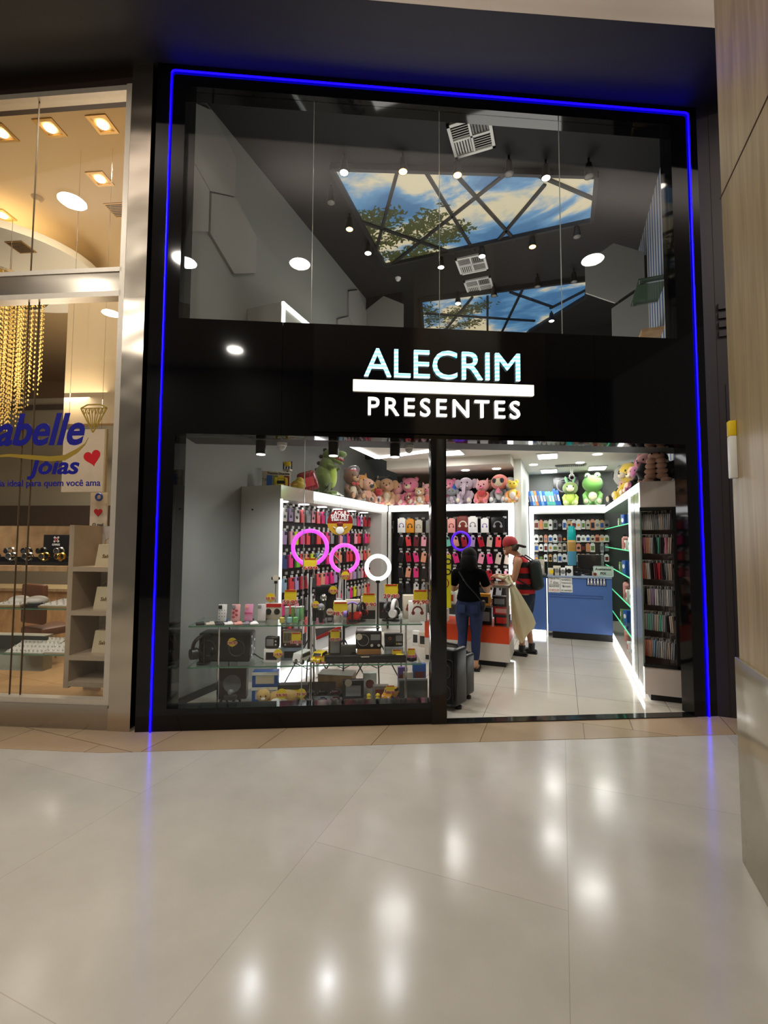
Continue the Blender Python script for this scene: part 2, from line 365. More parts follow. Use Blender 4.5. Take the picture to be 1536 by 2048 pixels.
# illuminated sign
t = thing('shop_sign', 'illuminated ALECRIM PRESENTES lettering on black fascia', 'sign', ((.042+1.724)/2, -.03, 3.03), frame='F')
obj('sign_panel', B().bb(-1.2, .97, -.002, .028, -.42, .57), mat('sign_black', (5, 5, 7), .1), t)
LET = mat('sign_cyan_white', (235, 255, 255), .4, emit=2.2, ecol=(190, 240, 248), var=0)
def letter_mat():
    m, N, L, b = node_mat('sign_cyan_dotted')
    g = N.new('ShaderNodeNewGeometry'); wv = N.new('ShaderNodeTexWave'); wv.wave_type = 'BANDS'; wv.bands_direction = 'Z'; wv.inputs['Scale'].default_value = 8.5
    L.new(g.outputs['Position'], wv.inputs['Vector']); mx = N.new('ShaderNodeMix'); mx.data_type = 'RGBA'
    mx.inputs[6].default_value = (*lin((70, 195, 215)), 1); mx.inputs[7].default_value = (*lin((215, 250, 255)), 1)
    L.new(wv.outputs['Fac'], mx.inputs[0]); L.new(mx.outputs[2], b.inputs['Emission Color']); b.inputs['Emission Strength'].default_value = 1.5; b.inputs['Base Color'].default_value = (.5, .8, .85, 1)
    return m
SIGNT = letter_mat()
BARM = mat('sign_bar_cream', (255, 250, 230), .4, emit=1.7, ecol=(255, 244, 214), var=0)
SW = mat('sign_white', (255, 255, 250), .4, emit=1.9, ecol=(255, 252, 240), var=0)
def fit_text(o, width, height):
    bpy.context.view_layer.update(); d = o.dimensions
    return d
a = text('ALECRIM', .36, SIGNT, t, (.0, -.02, .20), ext=.012, bold=0, name='upper_lettering')
b_ = text('PRESENTES', .235, SW, t, (.0, -.02, -.20), ext=.012, bold=.001, sp=1.3, name='lower_lettering')
bpy.context.view_layer.update()
w1 = a.dimensions.x; w2 = b_.dimensions.x
x0_, z0_ = PF(731, 756, -.04); x1_, z1_ = PF(1042, 770, -.04); sx0 = (.042+1.724)/2
a.scale.x = (x1_-x0_)/w1; a.location.x = (x0_+x1_)/2-sx0; h1 = a.dimensions.y; a.scale.y = .262/h1*a.scale.y; a.location.z = 3.235-3.03
x0_, _ = PF(735, 815, -.04); x1_, _ = PF(1038, 826, -.04)
b_.scale.x = (x1_-x0_)/w2; b_.location.x = (x0_+x1_)/2-sx0; h2 = b_.dimensions.y; b_.scale.y = .165/h2*b_.scale.y; b_.location.z = 2.838-3.03
obj('light_bar', B().bb(-.841, .841, -.035, 0, -.045, .055, .004), BARM, t)
# ================================================================ shop interior structure
XL, XR, ZC, YB = -3.55, 1.25, 6.4, 10.05
pF = lambda s, d: tuple(fw('F', (s, d, 0)))[:2]
poly = [pF(-1.95, .1), pF(3.62, .1), (XR, YB), (XL-.1, YB)]
struct('floor_shop', B().prism(poly, -.1, .004), TILE)
ya = fw('F', (-1.92, .2, 0)).y; yb = fw('F', (3.5, .2, 0)).y
struct('wall_left', B().bb(XL-.1, XL, 3.1, 11, 0, ZC), WALLG)
struct('baseboard_left', B().bb(XL, XL+.03, 3.3, 4.45, 0, .07), BLACKM)
struct('wall_right', B().bb(XR, XR+.1, 5.25, 11, 0, ZC), STRIPES)
struct('wall_back', B().bb(XL, XR, YB, YB+.1, 0, 3.1), mat('wall_back_grey', (96, 98, 94), .6))
struct('wall_back_upper', B().bb(XL, XR, 11, 11.1, 3.1, ZC), CEILD)
struct('ceiling', B().prism([pF(-1.9, .16), pF(3.6, .16), (XR+.1, 11.1), (XL-.1, 11.1)], ZC, ZC+.1), CEILD)
XV = -2.85
lowp = [pF((XV+.4336*4.8)/.901, .57), pF((XR+.4336*4.8)/.901, .57), (XR, YB), (XV, YB)]
struct('ceiling_low', B().prism(lowp, 3.0, 3.12), CEILW)
struct('trim_9', B().bb(-.74, -.62, 7.98, YB, 0, 3.0), mat('partition_white', (205, 208, 200), .5))
struct('trim_10', B().bb(XV, -.74, 7.5, 10.0, 2.86, 3.0), CEILW)
struct('wall_back_shade', B().bb(XV+.1, -.76, 9.9, 9.98, 2.0, 2.86), BLACKG)  # black sheet stands in for shade on the grey back wall
# LED edge of the raised ceiling
lp = [PZ(712, 895, 2.99), PZ(755, 915, 2.99), PZ(862, 901, 2.99)]
t = thing('ceiling_light_strip', 'bright white light strip along the edge of the low ceiling, upper left', 'light strip', (lp[1].x, lp[1].y, 2.985))
q = [p-Vector((lp[1].x, lp[1].y, 2.99)) for p in lp]
def bar(b, p, q, w, h):
    p = Vector(p); q = Vector(q); d = q-p; a = math.atan2(d.y, d.x); b.box((p+q)/2, (d.length, w, h), (0, -math.atan2(d.z, Vector((d.x, d.y)).length), a))
b = B(); bar(b, (q[0].x*1.3, q[0].y*1.3, 0), q[1], .07, .03); obj('side_strip', b, LEDW, t)
b = B(); bar(b, q[1], q[2], .07, .03); obj('cross_strip', b, LEDW, t)
# square light panels, downlights, vent and cameras of the low ceiling
def sqlight(x, y, sx_, sy_, label, e=LEDW, pw=11):
    t = thing('ceiling_panel_light', label, 'light', (x, y, 2.995), group='light panels of the low ceiling')
    obj('frame', B().bb(-sx_/2-.02, sx_/2+.02, -sy_/2-.02, sy_/2+.02, -.012, .0), WHITEP, t)
    obj('diffuser', B().bb(-sx_/2, sx_/2, -sy_/2, sy_/2, -.018, -.012), e, t)
    area('panel_light', (0, 0, -.03), sx_, pw, (1, .98, .93), parent=t, sy=sy_)
for (px0, py0, px1, lab) in ((1078, 911, 1112, 'square light panel nearest the door on the low ceiling'), (1084, 941, 1112, 'square light panel left of the white camera on the low ceiling'), (1178, 935, 1211, 'square light panel right of the white camera on the low ceiling')):
    P = PZ((px0+px1)/2, py0, 3.0); sqlight(P.x, P.y, .28, .42, lab)
for x, y, lab in ((-2.0, 5.6, 'added square light panel above the ring lights'), (-1.6, 7.0, 'added square light panel over the glass counter'), (.3, 6.9, 'added square light panel over the open floor')):  # these three panels are added to brighten the shop
    sqlight(x, y, .36, .36, lab, mat('added_panel_glow', (255, 255, 250), .4, emit=3, var=0), 15)
dl = B().lathe((0, 0, 0), [(.001, .0), (.055, 0), (.07, -.006), (.07, .004)], 20).mesh('downlight', mat('downlight_glow', (255, 255, 250), .3, emit=6, var=0))
for (px, py, z, lab) in ((835, 926, 2.999, 'above the pink bear'), (902, 921, 3., 'just right of the black door post'), (972, 917, 3., 'above the lilac elephant'), (931, 940, 2.86, 'in the lowered strip over the elephant'), (993, 937, 2.86, 'in the lowered strip over the hooded panda'), (1067, 929, 3., 'beside the white wall end'), (1160, 925, 3., 'above the wall camera'), (1195, 908, 3., 'near the bulkhead')):
    P = PZ(px, py, z); solo('downlight', dl, None, 'small round downlight ' + lab, 'light', (P.x, P.y, z-.004), group='small downlights of the low ceiling')
P = PZ(1141, 931, 2.99); t = thing('air_vent', 'narrow grey slotted air vent in the low cream ceiling', 'vent', (P.x, P.y, 2.995))
obj('vent_frame', B().bb(-.26, .26, -.1, .1, -.012, 0), mat('vent_grey', (120, 120, 112), .5), t)
vb = B()
for k in range(14): vb.bb(-.235+k*.034, -.217+k*.034, -.08, .08, -.018, -.012)
obj('vent_slat', vb, BLACKM, t)
P = PZ(1143, 938, 2.99); t = thing('security_camera', 'white bullet security camera below the slotted vent', 'camera', (P.x, P.y-.1, 2.99))
obj('mount', B().cyl((0, 0, 0), (0, 0, -.12), .02), WHITEP, t); obj('camera_body', B().cyl((0, .09, -.14), (0, -.09, -.19), .05, .05, 20), WHITEP, t); obj('camera_lens', B().cyl((0, -.09, -.19), (0, -.1, -.193), .032, n=16), BLACKG, t)
P = PY(764, 938, 8.0); t = thing('security_camera', 'white bullet security camera above the dark plush bear', 'camera', (XV-.04, P.y, P.z))
obj('mount', B().cyl((0, .1, .12), (0, 0, 0), .015), WHITEP, t); obj('camera_body', B().cyl((.05, .08, .0), (-.03, -.08, -.02), .05, .05, 20), WHITEP, t); obj('camera_lens', B().cyl((-.03, -.08, -.02), (-.034, -.088, -.022), .033, n=16), BLACKG, t)
# ceiling spots hung from the bulkhead behind the fascia
def dome(px, py, lab):
    s_, z_ = PF(px, py, .42); t = thing('dome_camera', lab, 'camera', (s_, .42, 2.59), frame='F')
    obj('dome_base', B().lathe((0, 0, 0), [(.001, 0), (.05, 0), (.05, -.03), (.04, -.035)][::-1], 20), WHITEP, t); obj('dome', B().sph((0, 0, -.035), (.038, .038, .045)), WHITEP, t)
dome(564, 885, 'white dome camera under the bulkhead left of the green dinosaur'); dome(818, 890, 'pale dome camera under the bulkhead near the door post')
for px, lab in ((522, 'black cylinder spotlight farthest left behind the lower glass'), (667, 'black cylinder spotlight in front of the green dinosaur'), (790, 'black cylinder spotlight nearest the door post behind the glass')):
    s_, z_ = PF(px, 900, .35); t = thing('cylinder_spotlight', lab, 'spotlight', (s_, .35, 2.59), frame='F', group='cylinder spotlights above the display window')
    obj('housing', B().cyl((0, 0, 0), (0, 0, -.13), .05, n=24), BLACKM, t); obj('bulb', B().cyl((0, 0, -.128), (0, 0, -.136), .042, n=24), mat('spot_bulb', (255, 255, 240), .4, emit=4, var=0), t)
    l = bpy.data.lights.new('spot_light', 'SPOT'); l.energy = 34; l.spot_size = R(150); l.spot_blend = .9; l.shadow_soft_size = .04; l.color = (.96, .98, 1)
    lo_ = bpy.data.objects.new('spot_light', l); C.objects.link(lo_); lo_.parent = t; lo_.location = (0, 0, -.15)
# ================================================================ upper void: skylight pictures, spots, hexagons
def sky_mat(name, sc1, seed):
    m, N, L, b = node_mat(name)
    g = N.new('ShaderNodeNewGeometry'); mp = N.new('ShaderNodeMapping'); mp.inputs['Scale'].default_value = (.55, .9, 1); mp.inputs['Location'].default_value = (seed, seed*.7, 0); mp.inputs['Rotation'].default_value = (0, 0, R(12))
    L.new(g.outputs['Position'], mp.inputs['Vector'])
    n1 = N.new('ShaderNodeTexNoise'); n1.inputs['Scale'].default_value = sc1; n1.inputs['Detail'].default_value = 9; n1.inputs['Roughness'].default_value = .55; n1.inputs['Distortion'].default_value = .4
    L.new(mp.outputs[0], n1.inputs['Vector']); cr = N.new('ShaderNodeValToRGB'); e = cr.color_ramp.elements
    e[0].position = .42; e[0].color = (*lin((52, 104, 150)), 1); e[1].position = .56; e[1].color = (*lin((222, 206, 164)), 1)
    x = e.new(.495); x.color = (*lin((96, 146, 184)), 1)
    n2 = N.new('ShaderNodeTexNoise'); n2.inputs['Scale'].default_value = .5; L.new(g.outputs['Position'], n2.inputs['Vector'])
    L.new(n1.outputs['Fac'], cr.inputs[0]); L.new(cr.outputs[0], b.inputs['Emission Color']); b.inputs['Base Color'].default_value = (.05, .08, .1, 1)
    b.inputs['Emission Strength'].default_value = .75; b.inputs['Roughness'].default_value = .4
    return m
SKY = sky_mat('printed_sky', 1.25, 3.2); LEAF = mat('printed_leaf', (58, 66, 30), .8, emit=.12, ecol=(90, 96, 40), var=.5, scale=9); TWIG = mat('printed_twig', (24, 20, 14), .8); BARS = mat('skylight_bar', (30, 32, 34), .5)
def inside(p, poly):
    r_ = False; n = len(poly)
    for i in range(n):
        (x1, y1), (x2, y2) = poly[i], poly[(i+1) % n]
        if (y1 > p[1]) != (y2 > p[1]) and p[0] < (x2-x1)*(p[1]-y1)/(y2-y1)+x1: r_ = not r_
    return r_
def skylight(label, poly, lines, tree, z=ZC-.02):
    cx = sum(p[0] for p in poly)/len(poly); cy = sum(p[1] for p in poly)/len(poly)
    t = thing('skylight_picture', label, 'light panel', (cx, cy, z))
    lo = lambda p: (p[0]-cx, p[1]-cy)
    obj('printed_panel', B().prism([lo(p) for p in poly], -.01, .0), SKY, t)
    rim = B(); n = len(poly)
    for k in range(n):
        a, b_ = lo(poly[k]), lo(poly[(k+1) % n]); bar(rim, (*a, -.03), (*b_, -.03), .05, .08)
    obj('surround', rim, BARS, t)
    for a, b_ in lines:
        q = B(); bar(q, (*lo(a), -.03), (*lo(b_), -.03), .045, .03); obj('crossbar', q, BARS, t)
    # printed branches and leaves
    tb = B(); lb = B(); rnd = random.Random(5)
    for (a, c_, cnt, spread) in tree:
        a = lo(a); c_ = lo(c_); bar(tb, (*a, -.014), (*c_, -.014), .015, .004)
        for i in range(cnt):
            f = rnd.random()**.8; ox, oy = rnd.gauss(0, spread), rnd.gauss(0, spread)
            x, y = a[0]+(c_[0]-a[0])*f+ox, a[1]+(c_[1]-a[1])*f+oy; an = rnd.random()*6.28; l_ = rnd.uniform(.03, .06); w_ = l_*.4
            if not inside((x, y), [lo(p) for p in poly]): continue
            ca, sa = math.cos(an), math.sin(an); zz = -.013-rnd.random()*.006
            lb.quad([(x-l_*ca, y-l_*sa, zz), (x-w_*-sa, y-w_*ca, zz), (x+l_*ca, y+l_*sa, zz), (x+w_*-sa, y+w_*ca, zz)])
    obj('printed_branch', tb, TWIG, t); o = obj('printed_foliage', lb, LEAF, t); o['kind'] = 'stuff'
    return t
z_ = ZC-.03
q = lambda x, y: tuple(PZ(x, y, z_))[:2]
skylight('large backlit sky picture with crossing bars and tree branches, nearer the glass', [q(662, 331), q(1193, 347), q(1184, 437), q(770, 528)],
    [(q(796, 335), q(750, 505)), (q(850, 338), q(948, 500)), (q(906, 340), q(1030, 478)), (q(1012, 344), (q(785, 525))), (q(1090, 366), q(990, 485)), (q(1070, 345), q(1190, 396)), (q(715, 438), q(910, 505))],
    [(q(745, 520), q(720, 430), 420, .15), (q(720, 450), q(790, 430), 260, .12), (q(760, 490), q(880, 430), 420, .12), (q(830, 500), q(925, 455), 360, .10), (q(770, 515), q(860, 510), 300, .1)])
skylight('smaller backlit sky picture with tree branches, farther back', [q(842, 598), q(1175, 556), q(1172, 590), q(1060, 659), q(1000, 720), q(850, 700)],
    [(q(975, 590), q(975, 700)), (q(1045, 577), q(1000, 670)), (q(1020, 582), q(1105, 612)), (q(1172, 578), q(1100, 615)), (q(945, 592), q(885, 665)), (q(850, 625), q(1070, 640))],
    [(q(860, 650), q(850, 610), 200, .12), (q(870, 640), q(970, 610), 420, .13), (q(880, 660), q(960, 640), 200, .1)])
for x_, y_, e_ in ((-1.9, 5.6, 34), (-.6, 7.6, 30), (.2, 9.6, 14)): area('upper_fill', (x_, y_, 3.3), 1.4, e_, (1, .97, .9), rot=(math.pi, 0, 0))  # unseen up-facing fill lights, added to brighten the upper room
for s_ in (-3.5, .5, 4.5): area('mall_fill', fw('F', (s_, -1.7, 6.1)), 3.2, 26, (1, .95, .9), rot=(math.pi, 0, FRAMES['F'][1]), sy=.5)  # floating uplights added to whiten fascia and mall ceiling, no cove modelled
# track spots
hs = B().cyl((0, 0, 0), (0, 0, -.10), .014, n=10).cyl((0, 0, -.07), (0, 0, -.24), .035, .06, 20).mesh('spot_housing', BLACKM)
def track(px, py, on, lab):
    P = PZ(px, py, ZC-.25)
    t = thing('ceiling_spotlight', 'black ceiling spotlight ' + lab, 'spotlight', (P.x, P.y, ZC), group='spotlights of the upper ceiling')
    obj('housing', hs, None, t)
    mm = {0: mat('bulb_off', (120, 118, 112), .4), 1: mat('bulb_white', (255, 252, 240), .4, emit=14, ecol=(255, 248, 235), var=0), 2: mat('bulb_warm', (255, 220, 150), .4, emit=10, ecol=(255, 190, 100), var=0)}[on]
    obj('bulb', B().sph((0, 0, -.235), (.052, .052, .02)), mm, t)
    if on:
        l = bpy.data.lights.new('spot_light', 'SPOT'); l.energy = 16 if on == 1 else 8; l.spot_size = R(110); l.spot_blend = .8; l.color = (1, .96, .88) if on == 1 else (1, .75, .45); l.shadow_soft_size = .06
        lo_ = bpy.data.objects.new('spot_light', l); C.objects.link(lo_); lo_.parent = t; lo_.location = (0, 0, -.28)
for a in ((688, 347, 1, 'blazing at the left corner of the large sky picture'), (806, 345, 2, 'second from left along the near edge of the large sky picture'), (915, 352, 2, 'third from left along the near edge of the large sky picture'), (1018, 350, 0, 'unlit, fourth along the near edge of the large sky picture'),
          (1092, 358, 1, 'lit, fifth along the near edge of the large sky picture'), (1178, 355, 0, 'unlit at the right corner of the large sky picture'), (699, 460, 2, 'glowing amber left of the tree branches'), (736, 508, 1, 'lit just left of the lower branches'), (662, 407, 0, 'unlit high on the left slope of ceiling'),
          (882, 536, 1, 'lit below the pane joint, between the two sky pictures'), (964, 514, 1, 'brightest, in the middle between the two sky pictures'), (1065, 495, 2, 'amber, between the two sky pictures'), (1154, 475, 0, 'small pale, right of the amber one between the pictures'),
          (1103, 643, 1, 'lit past the far end of the smaller sky picture'), (1075, 575, 0, 'unlit on the right edge of the smaller sky picture'), (1148, 565, 0, 'unlit at the right corner of the smaller sky picture'), (988, 593, 0, 'unlit at the middle of the smaller sky picture'), (916, 608, 1, 'lit at the left of the smaller sky picture')): track(*a)
# square air diffusers
def diffuser(px, py, lab, s_=.46):
    P = PZ(px, py, ZC); t = thing('air_diffuser', lab, 'vent', (P.x, P.y, ZC), R(0))
    fb = B(); h = s_/2
    for k in range(4): 
        a = k*math.pi/2; fb.box((h*math.cos(a), h*math.sin(a), -.015), (.035, s_+.035, .03), (0, 0, a))
    fb.bb(-h, h, -.012, .012, -.025, 0); fb.bb(-.012, .012, -h, h, -.025, 0); obj('frame', fb, WHITEP, t)
    for qx in (-1, 1):
        for qy in (-1, 1):
            lb = B()
            for i in range(6):
                o_ = .03+i*.033
                if qx*qy > 0: lb.box((qx*h/2, qy*o_, -.012), (h*.85, .022, .006), (R(35), 0, 0))
                else: lb.box((qx*o_, qy*h/2, -.012), (.022, h*.85, .006), (0, R(35), 0))
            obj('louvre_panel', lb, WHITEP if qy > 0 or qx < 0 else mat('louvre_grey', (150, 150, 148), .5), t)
    obj('backing', B().bb(-h, h, -h, h, -.004, .0), BLACKM, t)
diffuser(943, 270, 'white square air diffuser on black ceiling near the glass, above both sky pictures'); diffuser(958, 570, 'white square air diffuser between the two sky pictures'); diffuser(944, 527, 'white square air diffuser beside the brightest spotlight')
# smoke detector
P = PZ(796, 556, ZC); solo('smoke_detector', B().lathe((0, 0, 0), [(.001, -.05), (.03, -.05), (.05, -.02), (.055, 0)], 16), WHITEP, 'small white smoke detector on the dark ceiling between the skylights', 'smoke detector', (P.x, P.y, ZC))
# hexagonal acoustic panels
HEX = mat('hexagon_panel', (150, 150, 144), .6, scale=2)
def hexX(cy, cz, r, lab, X=XL):
    pts = [(r*math.sin(k*math.pi/3)*1.0, r*math.cos(k*math.pi/3)) for k in range(6)]
    M = Matrix(((0, 0, 1, 0), (1, 0, 0, 0), (0, 1, 0, 0), (0, 0, 0, 1)))
    solo('hexagon_panel', B().prism([(p[0]*.97, p[1]*.97) for p in pts], .004, .034, M), HEX, lab, 'wall panel', (X, cy, cz), group='grey hexagon panels in the upper room')
hexX(3.80, 5.89, .475, 'topmost grey hexagon panel on the upper left wall')
hexX(3.39, 5.19, .475, 'grey hexagon panel cut by the left window frame, on the upper left wall')
hexX(4.22, 5.19, .475, 'grey hexagon panel hanging lowest and nearest centre on the upper left wall')
hexX(7.70, 5.88, .475, 'tall grey hexagon panel far back on the upper left wall')
hexX(7.28, 5.17, .475, 'grey hexagon panel low and far back on the upper left wall, barely in view')
def hexY(px, py, r, lab, Y):
    P = PY(px, py, Y); M = Matrix(((1, 0, 0, 0), (0, 0, 1, 0), (0, 1, 0, 0), (0, 0, 0, 1)))
    pts = [(r*math.sin(k*math.pi/3)*.98, r*math.cos(k*math.pi/3)*.98) for k in range(6)]
    solo('hexagon_panel', B().prism(pts, -.035, 0, M), HEX, lab, 'wall panel', (P.x, Y, P.z), group='grey hexagon panels in the upper room')
YH = 8.15
struct('wall_upper_left_return', B().bb(XL, XL+.75, YH, YH+.1, 3.2, ZC), CEILD)
hexY(768, 640, .475, 'grey hexagon panel facing forward at the far left corner of the upper room', YH-.002)
hexY(1228, 548, .475, 'large grey hexagon panel at right, beside the striped wall', 7.6)
hexY(1284, 640, .475, 'lower right grey hexagon panel touching the striped wall', 7.6)
struct('wall_upper_right_return', B().bb(.86, XR, 7.6, 7.7, 3.2, 5.9), CEILD)
# green glass shelves and brown board on the striped wall
for (px, py, lab) in ((1325, 578, 'green glass shelf higher on the blue striped wall'), (1288, 662, 'green glass shelf lower on the blue striped wall')):
    P = PX(px, py, XR); t = thing('glass_shelf', lab, 'shelf', (XR, P.y, P.z), group='green glass shelves on the striped wall')
    obj('shelf_pane', B().bb(-.32, 0, -.35, .35, -.008, .008), mat('green_glass_solid', (62, 84, 66), .1, alpha=.85), t); [obj('bracket', B().bb(-.3, 0, y_-.015, y_+.015, -.03, -.008), CHROME, t) for y_ in (-.285, .285)]
P = PX(1322, 668, XR); solo('wooden_board', B().bb(-.25, 0, -.2, .2, -.02, .02), WOOD2, 'small brown board fixed low on the blue striped wall', 'board', (XR, P.y, P.z))
# upstairs cabinet with light frame
P = PX(564, 603, -3.05); t = thing('lit_cabinet', 'pale upstairs cabinet with glowing edge strips against the left wall', 'cabinet', (-3.295, P.y, 3.4))
hh = P.z-3.4
obj('body', B().bb(-.25, .24, 0, 2.2, 0, hh), HEX, t); b = B().bb(.24, .27, 0, .04, 0, hh).bb(.24, .27, .0, 2.2, hh-.05, hh); obj('light_edge', b, LEDW2, t)
# lavender lit edge at the far right of the upper room
solo('light_trough', B().bb(-.9, .9, -.05, .05, 0, .3), mat('lavender_glow', (170, 150, 200), .5, emit=.35, ecol=(180, 160, 220)), 'lavender lit trough at the far end of the upper room', 'light trough', (.2, 10.94, 4.7))
# ================================================================ jewellery shop at the left (frame L: x along its front, y into it)
BRONZE = mat('header_bronze', (58, 46, 40), .4, .3); CREAMC = mat('jewel_ceiling', (196, 170, 128), .7, var=.03, scale=2); CREAMW = mat('jewel_wall', (190, 166, 128), .6, var=.03, scale=2)
def wavy_steel():
    m, N, L, b = node_mat('steel_cladding'); tc = N.new('ShaderNodeTexCoord'); mp = N.new('ShaderNodeMapping'); mp.inputs['Scale'].default_value = (.8, .8, 1.6)
    L.new(tc.outputs['Object'], mp.inputs['Vector']); n = N.new('ShaderNodeTexNoise'); n.inputs['Scale'].default_value = 1.6; n.inputs['Detail'].default_value = 1; L.new(mp.outputs[0], n.inputs['Vector'])
    bp = N.new('ShaderNodeBump'); bp.inputs['Strength'].default_value = .5; bp.inputs['Distance'].default_value = .05; L.new(n.outputs['Fac'], bp.inputs['Height']); L.new(bp.outputs[0], b.inputs['Normal'])
    b.inputs['Base Color'].default_value = (*lin((196, 186, 172)), 1); b.inputs['Metallic'].default_value = 1; b.inputs['Roughness'].default_value = .2; return m
STEELW = wavy_steel(); FRAME = mat('frame_alu', (200, 190, 176), .35, .4)
LX0 = -7.5
struct('column_steel', B().bb(-2.67, -2.47, -.02, .25, 0, 3.80).bb(-2.67, -2.47, -.018, .25, 3.802, 6.02), STEELW, 'L')
struct('trim_11', B().bb(LX0, -2.67, -.01, .2, 0, .19).bb(LX0, -2.67, -.03, .05, .19, .215), STEEL, 'L')
struct('trim_12', B().bb(LX0, -2.72, -.01, .12, 3.87, 4.05), STEELW, 'L')
struct('trim_13', B().bb(LX0, -2.67, 0, .2, 5.84, 6.02), BRONZE, 'L')
fb = B().bb(LX0, -2.70, -.02, .08, 4.05, 4.09).bb(LX0, -2.70, -.02, .08, 3.82, 3.87).bb(-2.72, -2.67, -.02, .08, .215, 5.84).bb(LX0, -2.72, -.02, .06, .215, .26).bb(LX0, -2.72, -.01, .1, 5.79, 5.84)
struct('window_frame_left', fb, FRAME, 'L')
for nm, z0, z1 in (('window_3', 4.09, 5.79), ('window_4', .26, 3.82)):
    o = struct(nm, B().bb(LX0, -2.72, .03, .04, z0, z1), GLASS, 'L')
    xs_ = PL(68, 400, .03)[0]; jb = B().bb(xs_-.0018, xs_+.0018, .027, .043, z0, z1)
    if nm == 'window_4': xs2 = PL(42, 1200, .03)[0]; jb.bb(xs2+.03, xs2+.034, .027, .043, z0, z1)
    struct('glass_joint', jb, mat('joint_brown', (92, 76, 54), .7), parent=o)
struct('ceiling_left', B().bb(-11, -2.55, .1, 8, 5.95, 6.05), CREAMC, 'L')
struct('wall_left_shop_side', B().bb(-2.6, -2.5, .26, 1.6, 0, 5.95), CREAMW, 'L')
struct('wall_left_shop_back', B().bb(-11, -2.55, 7.9, 8, 0, 5.95), CREAMW, 'L')
struct('wall_left_shop_end', B().bb(-11, -10.9, .1, 8, 0, 5.95), CREAMW, 'L')
struct('floor_left_shop', B().bb(-11, -2.55, .2, 8, -.1, .004), stone_floor('jewel_floor', (190, 160, 120), (180, 152, 116), .6, .6, 0, 0, 0, (140, 110, 80), .2), 'L')
struct('wall_left_shop_rear_grey', B().bb(-9.5, -4.6, 5.2, 5.3, 0, 4.6), mat('jewel_grey_blind', (128, 122, 106), .5), 'L')
struct('trim_14', B().bb(-9.5, -4.6, 5.1, 5.2, 1.9, 2.3).bb(-9.5, -4.6, 5.15, 5.2, 4.35, 4.45), mat('jewel_dark_brown', (52, 40, 32), .4), 'L')
# beige upright panel at the right side
xa, za = PL(128, 800, .9); xb, zb = PL(246, 800, .9)
struct('wall_left_shop_panel', B().bb(xa, -2.62, .9, 1.0, 2.9, 4.42), CREAMW, 'L')
# dropped oval ceiling
el = []; cx, cy, rx_, ry_ = -6.1, 2.2, 1.35, 1.2
for k in range(48): a = k*math.pi/24; el.append((cx+rx_*math.cos(a), cy+ry_*math.sin(a)))
struct('ceiling_oval', B().prism(el, 5.5, 5.6), mat('oval_white', (226, 220, 204), .7, var=.02, scale=2), 'L')
# recessed square downlights
WE = mat('warm_bulb', (255, 240, 200), .4, emit=14, ecol=(255, 226, 170), var=0); GOLDF = mat('downlight_gold', (190, 150, 84), .35, .5)
fr = B().bb(-.11, .11, -.11, -.08, -.012, 0).bb(-.11, .11, .08, .11, -.012, 0).bb(-.11, -.08, -.08, .08, -.012, 0).bb(.08, .11, -.08, .08, -.012, 0).mesh('downlight_frame', GOLDF)
bu = B().cyl((0, 0, -.004), (0, 0, -.016), .055, n=20).mesh('bulb', WE)
for (px, py, lab) in ((100, 255, 'second from the right in the front row'), (205, 248, 'at the right end of the front row'), (200, 357, 'in the second row near the right frame'), (3, 265, 'in the front row cut by the picture edge'), (5, 430, 'farther back above the white oval')):
    P = PZ(px, py, 5.95); t = thing('square_downlight', 'square gilded ceiling downlight, ' + lab, 'light', (P.x, P.y, 5.95), FRAMES['L'][1], 'W', 'square downlights of the jewellery shop')
    obj('downlight_frame', fr, None, t); obj('bulb', bu, None, t); area('downlight_glow', (0, 0, -.06), .15, 22, (1, .84, .6), parent=t, shape='DISK')
for x, y in ((-4.6, 3.2), (-6.0, 3.8), (-4.0, 1.2)):
    P = fw('L', (x, y, 3.2)); area('counter_light', P, .8, 30, (1, .88, .7)); P = fw('L', (x, y, 3.25)); area('added_uplight', P, 1.2, 26, (1, .86, .66), rot=(math.pi, 0, 0))  # upward lights are added fill for the jewellery ceiling, without any fixture
P = PZ(75, 395, 5.95); solo('smoke_detector', B().lathe((0, 0, 0), [(.001, -.05), (.03, -.05), (.06, -.02), (.07, 0)], 16), mat('beige_plastic', (196, 170, 130), .4), 'round beige smoke detector on the jewellery shop ceiling', 'smoke detector', (P.x, P.y, 5.95))
def grille(px, py, z, s1, s2, lab):
    P = PZ(px, py, z); t = thing('air_vent', lab, 'vent', (P.x, P.y, z), FRAMES['L'][1])
    obj('vent_frame', B().bb(-s1, s1, -s2, s2, -.01, 0), GOLDF, t); b = B()
    for k in range(8): b.bb(-s1*.85, s1*.85, -s2*.85+k*s2*.22, -s2*.85+k*s2*.22+s2*.1, -.014, -.01)
    obj('vent_slat', b, mat('vent_dark', (60, 48, 34), .5), t)
grille(238, 420, 5.95, .13, .13, 'small square grille near the right frame of the jewellery shop ceiling'); grille(42, 494, 5.5, .12, .12, 'small square grille in the white oval ceiling')
